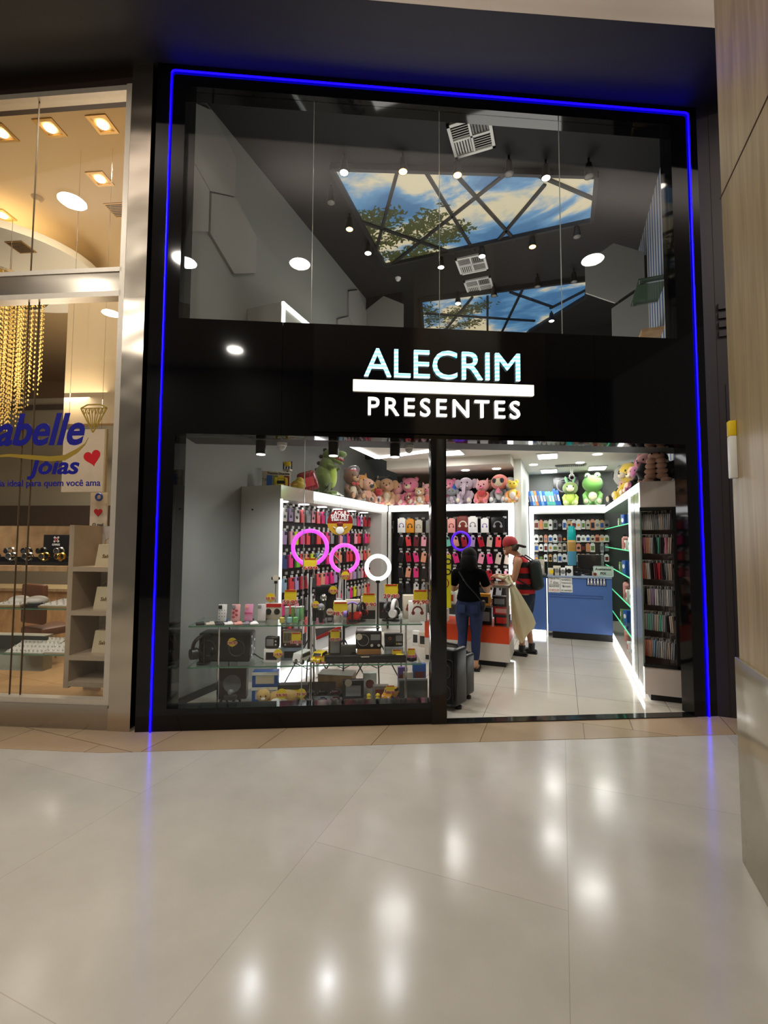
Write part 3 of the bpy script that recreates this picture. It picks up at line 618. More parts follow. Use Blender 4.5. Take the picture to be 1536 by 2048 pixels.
# chandelier of bead strands
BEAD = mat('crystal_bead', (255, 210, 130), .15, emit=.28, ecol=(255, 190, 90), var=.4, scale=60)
P = PZ(-20, 640, 4.3)
t = thing('bead_chandelier', 'hanging cluster of glittering golden bead strands at the left picture edge', 'chandelier', (P.x, P.y, 0))
cbV = []; rnd = random.Random(3); rr0 = (PZ(72, 640, 4.3)-P).length
for k in range(150):
    a = rnd.random()*6.283; r_ = rr0*math.sqrt(rnd.random()); x, y = r_*math.cos(a), r_*math.sin(a)
    zl = 3.75-.75*(1-(r_/rr0)**2)*1.2+rnd.uniform(-.15, .1)
    z = 4.72
    while z > zl:
        cbV.extend([(x+.011, y, z), (x-.011, y, z), (x, y+.011, z), (x, y-.011, z), (x, y, z+.016), (x, y, z-.016)]); z -= .06
cbF = []
for k in range(0, len(cbV), 6): cbF += [(k+a, k+b_, k+c_) for a, b_, c_ in ((0, 2, 4), (2, 1, 4), (1, 3, 4), (3, 0, 4), (2, 0, 5), (1, 2, 5), (3, 1, 5), (0, 3, 5))]
cb = bpy.data.meshes.new('bead_strands'); cb.from_pydata(cbV, [], cbF); cb.materials.append(BEAD); o = obj('bead_strands', cb, BEAD, t); o['kind'] = 'stuff'
obj('top_plate', B().cyl((0, 0, 4.72), (0, 0, 4.75), rr0*1.02, n=32), mat('plate_mirror', (200, 190, 170), .15, 1.), t); [obj('hanging_wire', B().cyl((rr0*.6*math.cos(a), rr0*.6*math.sin(a), 4.75), (rr0*.6*math.cos(a), rr0*.6*math.sin(a), 5.5), .003, n=6), CHROME, t) for a in (0, 2.1, 4.2)]
# printed logo on the glass
NAVY = mat('vinyl_navy', (10, 12, 130), .4); GOLDV = mat('vinyl_gold', (160, 132, 48), .4, .2); REDV = mat('vinyl_red', (190, 20, 28), .4)
x0, z0 = PL(0, 900, .02); x1, z1 = PL(165, 868, .02)
t = thing('window_lettering', 'blue Isabelle Jóias lettering with gold swoosh on the jewellery window', 'lettering', (x1, .02, z0), frame='L')
a = text('Isabelle', .5, NAVY, t, (0, 0, 0), ext=.002, bold=.012, shear=.25, align='RIGHT', name='upper_lettering')
bpy.context.view_layer.update(); sc1 = (x1-PL(0, 900, .02)[0])/a.dimensions.x*1.36; hgt = PL(165, 829, .02)[1]-PL(165, 900, .02)[1]
a.scale.x = sc1; a.scale.y = hgt/a.dimensions.y*.92; a.location.z = (PL(100, 862, .02)[1]-z0)
xj0, zj = PL(57, 938, .02); xj1, _ = PL(160, 938, .02)
a = text('Jóias', .3, NAVY, t, (0, 0, 0), ext=.002, bold=.008, shear=.2, name='lower_lettering'); bpy.context.view_layer.update()
a.scale.x = (xj1-xj0)/a.dimensions.x; a.location.x = (xj0+xj1)/2-x1; a.location.z = zj-z0+.02; a.scale.y = .205/a.dimensions.y*1.0
xq1, zq = PL(201, 966, .02); a = text('a joia ideal para quem você ama', .085, NAVY, t, (xq1-x1, 0, zq-z0), ext=.0015, bold=.001, align='RIGHT', name='slogan_lettering')
sw = B(); pts = [(-20, 915, 3), (20, 913, 5), (60, 918, 8), (100, 922, 9), (130, 920, 10), (155, 905, 8), (170, 890, 3), (177, 876, 1)]
for p, q in zip(pts, pts[1:]):
    X0, Z0 = PL(p[0], p[1]-p[2], .02); X1, Z1 = PL(q[0], q[1]-q[2], .02); X2, Z2 = PL(q[0], q[1]+q[2]*.1, .02); X3, Z3 = PL(p[0], p[1]+p[2]*.1, .02)
    sw.prism([(X0-x1, Z0-z0), (X1-x1, Z1-z0), (X2-x1, Z2-z0), (X3-x1, Z3-z0)], 0, .004, Matrix.Rotation(R(90), 4, 'X'))
obj('swoosh', sw, GOLDV, t)
hx, hz = PL(185, 915, .02); hp = []
for k in range(40):
    a = k*math.pi/20; hp.append((.0055*16*math.sin(a)**3, .0055*(13*math.cos(a)-5*math.cos(2*a)-2*math.cos(3*a)-math.cos(4*a))))
M = Matrix.Translation((hx-x1, 0, hz-z0)) @ Matrix.Rotation(R(-14), 4, 'Y') @ Matrix.Rotation(R(90), 4, 'X')
obj('heart', B().prism([(p[0]*.9, p[1]*.9) for p in hp], 0, .004, M), REDV, t)
dx, dz = PL(188, 812, .02); db = B()
M = Matrix.Translation((dx-x1, 0, dz-z0)) @ Matrix.Rotation(R(90), 4, 'X')
w_, h_ = .125, .24
def ln2(b, p, q, w=.004): 
    p = Vector((p[0], 0, p[1])); q = Vector((q[0], 0, q[1])); d = q-p; b.box((p+q)/2+Vector((dx-x1, 0, dz-z0)), (d.length, .004, w), (0, -math.atan2(d.z, d.x), 0))
top = [(-w_, -.02), (-w_*.5, .012), (w_*.5, .012), (w_, -.02)]
for p, q in zip(top, top[1:]): ln2(db, p, q, .012)
ln2(db, (-w_, -.02), (w_, -.02), .008); ln2(db, (-w_, -.02), (0, -h_), .012); ln2(db, (w_, -.02), (0, -h_), .012)
for k in (-.7, -.4, -.15, .15, .4, .7): ln2(db, (w_*k, -.02), (w_*k*.3, -h_*.8), .007)
for k in range(6): ln2(db, (-w_*.85+k*w_*.29, -.02), (-w_*.85+(k+.5)*w_*.29, -.075), .004); ln2(db, (-w_*.85+(k+.5)*w_*.29, -.075), (-w_*.85+(k+1)*w_*.29, -.02), .004)
obj('diamond_emblem', db, GOLDV, t)
# counter, cell shelves and goods
DS = .42
def Lx(px, py, d=DS): return PL(px, py, d)[0]
CELL = mat('cell_laminate', (176, 158, 134), .4)
xa, xb = Lx(137, 1230), -2.74
t = thing('cell_shelf', 'beige upright shelf unit with four open cells beside the steel column', 'shelf', ((xa+xb)/2, DS, 0), frame='L')
hw = (xb-xa)/2; zt = PL(180, 1050, DS)[1]
lev = [PL(180, y, DS)[1] for y in (1398, 1312, 1222, 1134, 1050)]; lev[0] = .26
for sx in (-1, 1): obj('side_panel', B().bb(sx*hw-.025, sx*hw+.025, 0, .42, .2, zt), CELL, t)
for z in lev[:-1]: obj('shelf_board', B().bb(-hw+.025, hw-.025, 0, .42, z-.045, z), CELL, t)
obj('back_panel', B().bb(-hw+.025, hw-.025, .40, .42, .26, zt), mat('cell_back', (192, 184, 176), .5), t)
lev2 = lev
PAPER = mat('cream_bag', (214, 200, 166), .6)
for i, (z, py) in enumerate(zip(lev[1:4], (1200, 1195, 1110))):
    zz = lev[i+1]
    t = thing('paper_bag', 'small cream paper bag in the %s cell of the beige shelf' % ('third', 'second', 'top')[i], 'bag', (Lx(213, 1200, DS+.16), DS+.16, zz), 0, 'L', 'cream paper bags on the cell shelf')
    b = B(); M = Matrix.Rotation(R(90), 4, 'X'); b.prism([(-.11, 0), (.11, 0), (.075, .22), (-.075, .22)], -.04, .04, M); obj('bag_body', b, PAPER, t)
    obj('handle', B().tube([(-.04, 0, .21), (-.035, 0, .26), (0, 0, .28), (.035, 0, .26), (.04, 0, .21)], .004, 6), GOLDV, t)
    text('Sals', .05, mat('bag_print', (120, 96, 40), .5), t, (0, -.043, .1), shear=.3, name='bag_lettering')
zc = PL(60, 1132, DS)[1]
t = thing('display_counter', 'wooden window counter with glass shelves in the jewellery shop', 'counter', (xa-.9, DS, 0), frame='L')
obj('counter_top', B().bb(-2.5, .87, 0, .45, zc-.05, zc), WOOD2, t)
obj('backboard', B().bb(-2.5, .87, .43, .45, zc, PL(60, 1052, .85)[1]), WOOD2, t)
zs = [PL(60, y, DS)[1] for y in (1217, 1308)]
for z in zs: obj('glass_shelf', B().bb(-2.5, .87, 0, .42, z-.01, z), GLASS_SHELF, t); obj('shelf_edge', B().bb(-2.5, .87, -.004, 0, z-.01, z), GLASS_EDGE, t)
obj('lower_box', B().bb(-1.9, .4, .3, .42, .26, .62), mat('box_white', (196, 196, 184), .4), t); obj('dark_panel', B().bb(-1.2, .45, .28, .3, .62, zs[1]-.03), mat('box_dark', (58, 58, 54), .3), t)
# watches
WSTEEL = mat('watch_steel', (200, 200, 200), .2, 1.); WGOLD = mat('watch_gold', (214, 176, 80), .2, 1.); WBLK = mat('watch_black', (20, 20, 22), .3)
def watch(nm, metal):
    b = B(); b.mat(0).torus((0, 0, .055), .038, .011, rot=(R(90), 0, 0), n=20, k=6, sq=1.6); b.mat(1).cyl((0, -.048, .06), (0, -.06, .064), .026, n=18); b.mat(0).torus((0, -.058, .063), .027, .005, rot=(R(95), 0, 0), n=18, k=6)
    return b.mesh(nm, [metal, WBLK])
wm = [watch('watch', WSTEEL), watch('watch', WGOLD), watch('watch', WBLK)]
t = thing('watch_display', 'black X GAMES display stand for watches on the wooden counter', 'display stand', (Lx(85, 1100)-.02, DS+.24, zc), 0, 'L')
M = Matrix.Rotation(R(90), 4, 'X')
obj('backdrop', B().box((0, .08, .15), (.5, .012, .32), bev=.005), BLACKP, t)
pic = obj('photo_panel', B().bb(.06, .24, .066, .073, .02, .30), mat('photo_road', (130, 124, 112), .3, var=.5, scale=8), t)
xb_ = B(); 
for s_ in (-1, 1): xb_.box((-.10, .070, .26), (.075, .004, .02), (0, s_*R(45), 0))
obj('x_emblem', xb_, WPR, t); xr = B()
for s_ in (-1, 1): xr.box((-.10, .067, .26), (.04, .004, .01), (0, s_*R(45), 0))
obj('x_core', xr, REDV, t); text('GAMES', .028, WPR, t, (-.10, .067, .205), bold=.001)
obj('step', B().bb(-.9, .24, -.14, .06, 0, .03).bb(-.9, .3, -.05, .06, .03, .08), BLACKP, t)
for i in range(12):
    col = (2, 0, 2, 0, 0, 2, 0, 2, 1, 0, 1, 1)[i]; row = i % 2
    lab = '%s wristwatch on the black watch stand, %s from its left end' % (('steel', 'gold', 'black')[col], ORD[i])
    solo('wristwatch', wm[col], None, lab, 'watch', (Lx(85, 1100)-.80+i*.09, DS+(.13 if row == 0 else .21), zc+(.03 if row == 0 else .08)), R(rnd.uniform(-25, 25)), 'L', 'watches on the black stand')
# jewel trays
TRAY = mat('tray_white', (228, 226, 216), .5); TRG = mat('tray_trim', (170, 150, 110), .4)
for i, (px, lv, w_, tilt) in enumerate(((20, 1, .24, 18), (62, 1, .24, 18), (104, 1, .26, 12), (0, 0, .3, 5), (98, 0, .34, 5))):
    lab = ('white ring tray on the lower glass shelf at the picture edge', 'white ring tray on the lower glass shelf, in the middle', 'beige ring tray on the lower glass shelf next to the cell shelf', 'white necklace tray on the upper glass shelf at the picture edge', 'white necklace tray on the upper glass shelf next to the cell shelf')[i]
    t = thing('jewel_tray', lab, 'tray', (Lx(px, 1290), DS+.2, zs[1 if lv else 0]+.03), 0, 'L', 'jewel trays on glass shelves')
    t.rotation_euler.x = R(tilt); obj('tray_base', B().bb(-w_/2, w_/2, -.16, .16, -.012, .004), TRG, t); obj('tray_pad', B().bb(-w_/2+.012, w_/2-.012, -.15, .15, .004, .012), TRAY, t)
    b = B()
    for a in range(5):
        for c_ in range(4): b.torus((-w_/2+.03+a*(w_-.06)/4, -.12+c_*.08, .022), .008, .0025, rot=(R(90), 0, 0), n=10, k=5)
    o = obj('rings' if lv else 'necklaces', b, WSTEEL, t); o['kind'] = 'stuff'
for i, (px, lab) in enumerate(((42, 'black and white'), (5, 'white and black'))):
    t = thing('necklace_bust', lab + ' low necklace cushion on the upper glass shelf' + (' near the seam' if i == 0 else ' at the edge'), 'display bust', (Lx(px, 1200), DS+.2, zs[0]), 0, 'L')
    obj('cushion', B().sph((0, 0, .05), (.11, .08, .05)), TRAY, t); obj('base_pad', B().bb(-.16, .12, -.12, -.02, 0, .02, .005), WBLK, t)
# hanging white board with hearts and posters behind
xs0, zs0 = PL(122, 984, .75); xs1, zs1 = PL(210, 858, .75)
t = thing('notice_board', 'blank cream board hanging behind the jewellery lettering', 'board', ((xs0+xs1)/2, .75, (zs0+zs1)/2), frame='L')
w_, h_ = (xs1-xs0)/2, (zs1-zs0)/2; obj('board', B().bb(-w_, w_, 0, .02, -h_, h_), mat('board_cream', (206, 186, 160), .5), t); obj('board_edge', B().bb(w_, w_+.02, 0, .03, -h_, h_), TRG, t)
for s_ in (-1, 1): obj('hanging_wire', B().cyl((s_*w_*.8, .01, h_), (s_*w_*.8, .01, 5.95-(zs0+zs1)/2), .002, n=6), CHROME, t)
xs0, zs0 = PL(196, 1048, 1.0)
t = thing('promo_poster', 'narrow poster stand with red heart behind the jewellery counter', 'poster', (xs0, 1.0, 0), frame='L')
pp = PL(196, 985, 1.0)[1]; obj('poster_panel', B().bb(-.1, .1, 0, .015, 0, pp), mat('poster_pale', (214, 202, 184), .5), t)
obj('heart', B().prism([(p[0]*.55, p[1]*.55) for p in hp], 0, .004, Matrix.Translation((.0, -.004, pp-.22)) @ Matrix.Rotation(R(90), 4, 'X')), REDV, t); obj('blue_mark', B().torus((0, -.003, pp-.05), .035, .012, rot=(R(90), 0, 0), n=16, k=6), mat('mark_blue', (40, 60, 150), .5), t)
text('O mel', .05, BLK, t, (0, -.004, pp-.36))
t = thing('jewel_chair', 'brown upholstered chair behind the jewellery window', 'chair', (Lx(100, 1250, 1.9), 1.9, 0), R(160), 'L')
BRN = mat('leather_brown', (96, 62, 44), .45)
obj('seat', B().box((0, 0, .45), (.46, .46, .1), bev=.03), BRN, t); obj('backrest', B().box((0, .2, .8), (.46, .08, .5), bev=.03), BRN, t)
for sx in (-1, 1):
    for sy in (-1, 1): obj('leg', B().cyl((sx*.19, sy*.19, .4), (sx*.21, sy*.21, .004), .018, .012, 10), STEEL, t)
t = thing('jewel_desk', 'pale wooden service desk inside the jewellery shop', 'desk', (Lx(30, 1250, 2.6), 2.6, 0), 0, 'L')
obj('desk_body', B().bb(-.8, .8, 0, .5, 0, .85), WOOD2, t); obj('desk_top', B().bb(-.85, .85, -.05, .55, .85, .89), WOOD, t)
# ================================================================ wall cabinets of the gift shop
ZT = 2.26
CABG = mat('cabinet_grey', (200, 201, 195), .35, scale=4, var=.03); SLAT = mat('slatwall_black', (14, 14, 15), .35)
def slats(b, horiz, a0, a1, z0, z1, f, step=.1):
    z = z0
    while z < z1: (b.bb(f-.008, f, a0, a1, z, z+.006) if horiz == 'X' else b.bb(a0, a1, f-.008, f, z, z+.006)); z += step
LBL = mat('price_label', (206, 206, 202), .5)
# long left cabinet: face X=-3.0, from Y 4.46 to 7.93
t = thing('wall_cabinet', 'long pale cabinet of hanging phone cases along the left wall, lit along its top', 'cabinet', (-3.25, 4.47, .004))
Lc = 3.46; ht = ZT-.004
obj('end_panel', B().bb(-.295, .25, 0, .04, 0, ht), CABG, t); 
obj('top_board', B().bb(-.295, .25, .04, Lc, ht-.16, ht), CABG, t)
obj('back_panel', B().bb(-.295, -.12, .04, Lc, .0, ht-.16), SLAT, t)
obj('base_plinth', B().bb(-.12, .22, .04, Lc, .0, .16), WHITEP, t)
obj('top_light', B().bb(.25, .262, .75, Lc-.01, ht-.11, ht-.01), LEDW, t); obj('top_trim', B().bb(.25, .258, .0, .75, ht-.16, ht), mat('mirror_trim', (190, 200, 185), .12, .6), t)
obj('side_light', B().bb(.25, .262, .0, .04, 0, ht-.16), LEDW2, t); obj('kick_light', B().bb(.22, .262, .0, Lc-.3, .02, .075), LEDW, t)
obj('far_panel', B().bb(-.12, .25, Lc-.28, Lc, 0, ht-.16), CABG, t)
hb = B().prism([(.0055*.16*16*math.sin(k*math.pi/12)**3, .0055*.16*(13*math.cos(k*math.pi/12)-5*math.cos(k*math.pi/6)-2*math.cos(k*math.pi/4)-math.cos(k*math.pi/3))) for k in range(24)], 0, .003, Matrix.Translation((.05, -.001, 2.0)) @ Matrix.Rotation(R(90), 4, 'X'))
P = PY(505, 1020, 4.47); ho = obj('heart_sticker', hb, BLK, t); ho.location = (P.x+3.25-.05, 0, P.z-2.0)
ROWZ = [1.95, 1.655, 1.36, 1.065, .77, .475]
NL = 22; y0c, y1c = 4.66, 7.6
for k, z in enumerate(ROWZ):
    b = B()
    for i in range(NL): b.bb(-.055, -.045, (y0c-4.47)+(y1c-y0c)*i/(NL-1)-.025, (y0c-4.47)+(y1c-y0c)*i/(NL-1)+.025, z+.115, z+.15)
    o = obj('label_strip', B().bb(-.12, -.11, .05, Lc-.3, z+.10, z+.16), BLACKM, t); obj('label_row', b, LBL, o)
for k in range(6): obj('top_spot', dl, None, t).location = (.05, .35+k*.5, ht-.162)
# phone case packs
def case_mesh(col, name, w=.090, h=.170, th=.012, decor=None, bag=True, stack=2):
    b = B(); hs_ = h/2
    for q in range(stack):
        dx = -q*.018; b.mat(0 if q == 0 else 3)
        b.box((dx, 0, 0), (th, w, h), bev=.004, seg=1)
    b.mat(1).box((th*.55, w*.2, h*.33), (.004, w*.42, h*.24), bev=.0015, seg=1)
    b.mat(2).box((0, 0, h*.5+.018), (.003, w*.55, .03)); 
    if decor: b.mat(1).sph((th*.5, -w*.05, -h*.12), (.003, w*.25, w*.25), n=8)
    cm = mat('case_'+name, col, .28, var=.03); cm2 = mat('case_back_'+name, tuple(min(255, int(c*.8+40)) for c in col), .3, var=.03)
    return b.mesh('phone_case', [cm, mat('camera_island', (40, 38, 42), .25), mat('hang_card', (205, 205, 205), .4), cm2])
COLS = {'hot pink': (232, 52, 130), 'coral red': (226, 66, 74), 'pale pink': (236, 160, 178), 'lilac': (176, 150, 196), 'clear grey': (150, 152, 156), 'black': (30, 30, 34), 'navy blue': (60, 76, 128), 'pale blue': (150, 184, 208), 'white': (220, 216, 214),
        'crimson': (170, 24, 44), 'peach': (230, 160, 128), 'neon yellow': (214, 224, 40), 'mint green': (110, 190, 168), 'wine red': (110, 30, 46), 'lime green': (120, 190, 60), 'beige': (196, 178, 164)}
CM = {k: case_mesh(v, k.replace(' ', '_')) for k, v in COLS.items()}
CMD = {k: case_mesh(COLS[k], k.replace(' ', '_'), decor=True) for k in ('white', 'pale pink', 'lilac', 'peach', 'beige')}
rnd = random.Random(11)
rows = [['white', 'pale blue', 'white', 'lilac', 'white', 'coral red', 'clear grey', 'pale pink', 'coral red', 'hot pink', 'pale blue', 'navy blue', 'navy blue', 'pale blue', 'white', 'pale pink', 'clear grey', 'clear grey', 'hot pink', 'lilac', 'crimson', 'crimson'],
        ['lilac', 'clear grey', 'lilac', 'pale pink', 'neon yellow', 'hot pink', 'coral red', 'black', 'coral red', 'crimson', 'hot pink', 'clear grey', 'black', 'pale pink', 'navy blue', 'hot pink', 'black', 'pale pink', 'coral red', 'black', 'hot pink', 'coral red'],
        ['hot pink', 'clear grey', 'navy blue', 'hot pink', 'lime green', 'coral red', 'peach', 'neon yellow', 'pale blue', 'black', 'hot pink', 'clear grey', 'coral red', 'peach', 'black', 'coral red', 'coral red', 'crimson', 'peach', 'beige', 'coral red', 'peach'],
        ['clear grey', 'clear grey', 'pale blue', 'coral red', 'lilac', 'crimson', 'coral red', 'black', 'coral red', 'peach', 'hot pink', 'hot pink', 'lilac', 'black', 'crimson', 'coral red', 'pale pink', 'lilac', 'clear grey', 'pale pink', 'coral red', 'peach'],
        ['pale blue', 'clear grey', 'hot pink', 'coral red', 'pale pink', 'black', 'clear grey', 'black', 'hot pink', 'lilac', 'hot pink', 'crimson', 'pale pink', 'coral red', 'clear grey', 'clear grey', 'hot pink', 'neon yellow', 'beige', 'clear grey', 'peach', 'coral red'],
        ['pale pink', 'hot pink', 'black', 'coral red', 'clear grey', 'white', 'coral red', 'black', 'pale pink', 'hot pink', 'clear grey', 'white', 'peach', 'coral red', 'lilac', 'black', 'pale pink', 'hot pink', 'clear grey', 'white', 'coral red', 'black']]
RW = ['top', 'second', 'third', 'fourth', 'fifth', 'bottom']
hook = B().cyl((0, 0, 0), (.13, 0, 0), .003, n=6).mesh('hook', CHROME)
for r_, (z, row) in enumerate(zip(ROWZ, rows)):
    for i, c in enumerate(row):
        y = y0c+(y1c-y0c)*i/(NL-1); me = CMD[c] if (r_ == 0 and c in CMD) else CM[c]
        o = bpy.data.objects.new('phone_case', me); C.objects.link(o); o.location = (-3.37+.135+rnd.uniform(-.01, .02), y, z-.005+rnd.uniform(-.004, .004)); o.rotation_euler = (R(rnd.uniform(-2, 2)), R(rnd.uniform(-2, 3)), R(rnd.uniform(-14, 2)))
        tagit(o, '%s phone case in %s row of the left wall, %s from near end' % (c, RW[r_], ORD[i]), 'phone case', 'phone cases on the left wall')
# ---------------------------------------------------------------- back-left unit facing the door, Y=7.95
t = thing('wall_cabinet', 'black slatwall unit with bright white frame facing the door behind the glass counter', 'cabinet', (-1.86, 8.1, .004))
hw = 1.12
obj('top_board', B().bb(-hw, hw, -.15, .2, ht-.12, ht), CABG, t); obj('back_panel', B().bb(-hw, hw, .1, .2, 0, ht-.12), SLAT, t)
obj('base_plinth', B().bb(-hw, hw, -.12, .1, 0, .3), WHITEP, t)
obj('top_light', B().bb(-1.10, hw, -.165, -.15, ht-.105, ht-.01), LEDW, t); obj('side_light', B().bb(hw-.09, hw, -.165, -.15, .3, ht-.105), LEDW, t); obj('side_panel', B().bb(hw-.04, hw, -.15, .1, .3, ht-.12), CABG, t)
obj('corner_trim', B().bb(-hw, -hw+.05, -.165, -.13, .3, ht-.12), WHITEP, t)
RZ2 = [1.88, 1.60, 1.31, 1.03, .75]
for z in RZ2:
    b = B()
    for i in range(14): b.bb(-.98+i*.145+.01*(i % 3), -.92+i*.145+.01*(i % 3), .055, .06, z+.125, z+.16)
    obj('label_row', b, LBL, t)
def rackcase(x, z, c, label, tilt, me=None, Y=8.06):
    o = bpy.data.objects.new('phone_case', me or CM[c]); C.objects.link(o); o.location = (x, Y, z); o.rotation_euler = (R(tilt), 0, R(-90+rnd.uniform(-8, 8))); tagit(o, label, 'phone case', 'phone cases on the back slatwall'); return o
seq = [['black', 'coral red', 'wine red', 'pale pink', 'peach', 'coral red', 'mint green', 'peach', 'crimson', 'lilac', 'crimson', 'beige', 'coral red', 'peach'],
       ['black', 'crimson', 'hot pink', 'peach', 'peach', 'lilac', 'pale pink', 'hot pink', 'beige', 'hot pink', 'pale pink', 'hot pink', 'beige', 'beige'],
       ['black', 'peach', 'hot pink', 'black', 'wine red', 'pale pink', 'clear grey', 'white', 'hot pink', 'peach', 'black', 'crimson', 'white', 'pale pink'],
       ['black', 'black', 'white', 'clear grey', 'navy blue', 'black', 'pale blue', 'white', 'black', 'coral red', 'black', 'white', 'clear grey', 'black']]
for r_, row in enumerate(seq):
    for i, c in enumerate(row):
        x = -2.78+i*.147; rackcase(x, RZ2[r_+1], c, '%s phone case in %s case row of back slatwall, %s from left' % (c, ['top', 'second', 'third', 'lowest'][r_], ORD[i]), rnd.uniform(-14, 16))
# boxed headphones and chargers, top row
def box_item(name, w, h, d, col, pic, label, cat, loc, rz=0, frame='W', group=None, picshape='band', hang=False, bev=.003):
    t = thing(name, label, cat, loc, rz, frame, group)
    obj('carton', B().bb(-w/2, w/2, -d/2, d/2, 0, h, bev), col, t)
    if picshape == 'band': obj('printed_front', B().bb(-w*.36, w*.36, -d/2-.002, -d/2, h*.2, h*.75), pic, t)
    elif picshape == 'headphone': obj('printed_headphones', B().torus((0, -d/2-.001, h*.5), w*.27, w*.05, rot=(R(90), 0, 0), n=18, k=5, a0=-.3, a1=math.pi+.3, sq=.1).cyl((-w*.26, -d/2, h*.42), (-w*.26, -d/2-.002, h*.42), w*.11, n=12).cyl((w*.26, -d/2, h*.42), (w*.26, -d/2-.002, h*.42), w*.11, n=12), pic, t)
    elif picshape == 'round': obj('printed_picture', B().cyl((0, -d/2, h*.5), (0, -d/2-.002, h*.5), min(w, h)*.32, n=18), pic, t)
    if hang: obj('hanger', B().bb(-w*.3, w*.3, -.003, .003, h-.004, h+.02), col, t)
    return t
PUR = mat('pack_purple', (112, 84, 170), .4); ORG = mat('pack_orange', (226, 150, 30), .4); PNK = mat('pack_pink', (226, 160, 150), .4); BRNR = mat('pack_brick', (120, 42, 34), .4); DBLUE = mat('pack_blue', (40, 90, 170), .4); TEAL = mat('pack_teal', (50, 160, 160), .4); GRN = mat('pack_green', (110, 140, 70), .4); CRM = mat('pack_cream', (206, 196, 176), .5); PGR = mat('pack_grey', (130, 130, 132), .4)
for i, (px, w, h, c, p, nm) in enumerate(((780, .13, .22, BLACKP, PGR, 'black card'), (802, .15, .26, WPR, PUR, 'white and purple'), (819, .15, .24, ORG, BLK, 'orange'), (836, .13, .22, CRM, PGR, 'grey'), (858, .13, .22, PGR, GRN, 'grey and green'), (902, .14, .24, PNK, BRNR, 'pink and cream'), (925, .22, .28, BRNR, CRM, 'brick red'), (945, .16, .27, WPR, PGR, 'white'), (969, .13, .24, WPR, PUR, 'white with violet picture'), (995, .22, .26, BLACKP, PGR, 'black'))):
    P = PY(px, 1060, 8.0); box_item('headphone_box', w, h, .05, c, p, nm + ' headphone box hanging in the top row of the back slatwall', 'box', (P.x, 8.05, 1.76), R(rnd.uniform(-5, 5)), group='boxed headphones on the back slatwall', picshape='headphone', hang=True)
t = thing('ring_lamp', 'violet ring lamp hanging on the back slatwall above the woman', 'lamp', (PY(924, 1075, 8.0).x, 7.9, PY(924, 1082, 7.95).z-.18))
obj('ring', B().torus((0, 0, .18), .155, .022, rot=(R(90), 0, 0)), mat('violet_glow', (80, 20, 200), .4, emit=.5, ecol=(90, 20, 220)), t); obj('socket', B().cyl((0, .17, .02), (0, 0, .02), .012), BLACKP, t)
# ---------------------------------------------------------------- back-right alcove unit, Y=9.85
t = thing('wall_cabinet', 'white-lit black slatwall at the far right behind the blue counter', 'cabinet', (0, 9.85, .004))
xa, xb = -.60, .78; zt2 = PY(1100, 1012, 9.7).z
obj('top_board', B().bb(xa, xb, -.17, .19, zt2-.16, zt2), CABG, t); obj('back_panel', B().bb(xa, xb, .1, .19, 0, zt2-.16), SLAT, t); obj('base_plinth', B().bb(xa, xb, -.15, .1, 0, .9), DKGREY, t)
obj('top_light', B().bb(xa, xb, -.19, -.17, zt2-.12, zt2-.01), LEDW, t); obj('side_light', B().bb(xa, xa+.08, -.19, -.17, .9, zt2-.12), LEDW, t); obj('left_panel', B().bb(xa, xa+.05, -.17, .1, .9, zt2-.16), CABG, t)
cs = [WPR, CRM, WPR, BLACKP, mat('pack_salmon', (222, 150, 118), .4), WPR, PGR, CRM, mat('pack_sand', (220, 176, 120), .4), WPR]
cs2 = [BLK, GRN, PGR, BRNR, BLK, DBLUE, ORG, BLK]
CN = {0: 'white', 1: 'cream', 2: 'white', 3: 'black', 4: 'salmon', 5: 'white', 6: 'grey', 7: 'cream', 8: 'sand', 9: 'white'}
for r_, (py, hpx) in enumerate(((1050, 16), (1078, 12), (1096, 13), (1117, 13))):
    n = 17
    for i in range(n):
        px = 1063+i*(1214-1063)/(n-1); P = PY(px, py, 9.8); k = (i*7+r_*3+i//4) % 10; h = hpx/92*rnd.uniform(.85, 1.15); w = rnd.uniform(.065, .095)
        if r_ == 2: k = [6, 1, 0, 0, 0, 0, 1, 1, 3, 4, 4, 3, 4, 0, 3, 6, 6][i]
        box_item('accessory_pack', w, h, .03, cs[k], cs2[(i*3+r_) % 8], '%s pack in the %s row behind the blue counter, %s from left' % (CN[k], RW[r_], ORD[i]), 'accessory pack', (P.x, 9.86, P.z-h/2), 0, group='accessory packs on the far right slatwall', hang=True, picshape='band' if (i+r_) % 2 else 'round', bev=0)
# bottles, papers and boxes at the unit's foot
t = thing('water_bottle', 'tall teal and orange gradient water bottle with carry handle, hanging above the blue counter', 'bottle', (PY(1144, 1130, 8.5).x, 8.45, PY(1144, 1131, 8.45).z))
hb_ = PY(1144, 1052, 8.45).z-PY(1144, 1131, 8.45).z; 
obj('lower_body', B().lathe((0, 0, 0), [(.04, 0), (.072, .01), (.072, hb_*.33), (.067, hb_*.36)]), mat('bottle_blue', (80, 160, 190), .25), t)
obj('middle_body', B().lathe((0, 0, 0), [(.067, hb_*.36), (.069, hb_*.38), (.069, hb_*.62), (.065, hb_*.64)]), mat('bottle_sand', (206, 160, 80), .25), t)
obj('upper_body', B().lathe((0, 0, 0), [(.065, hb_*.64), (.07, hb_*.66), (.066, hb_*.86), (.055, hb_*.92), (.05, hb_)]), mat('bottle_teal', (20, 160, 160), .25), t)
obj('handle', B().tube([(-.06, 0, hb_*.86), (-.075, 0, hb_*1.05), (-.05, 0, hb_*1.16), (.05, 0, hb_*1.16), (.075, 0, hb_*1.05), (.06, 0, hb_*.86)], .008, 8), mat('bottle_grey', (150, 160, 160), .3), t)
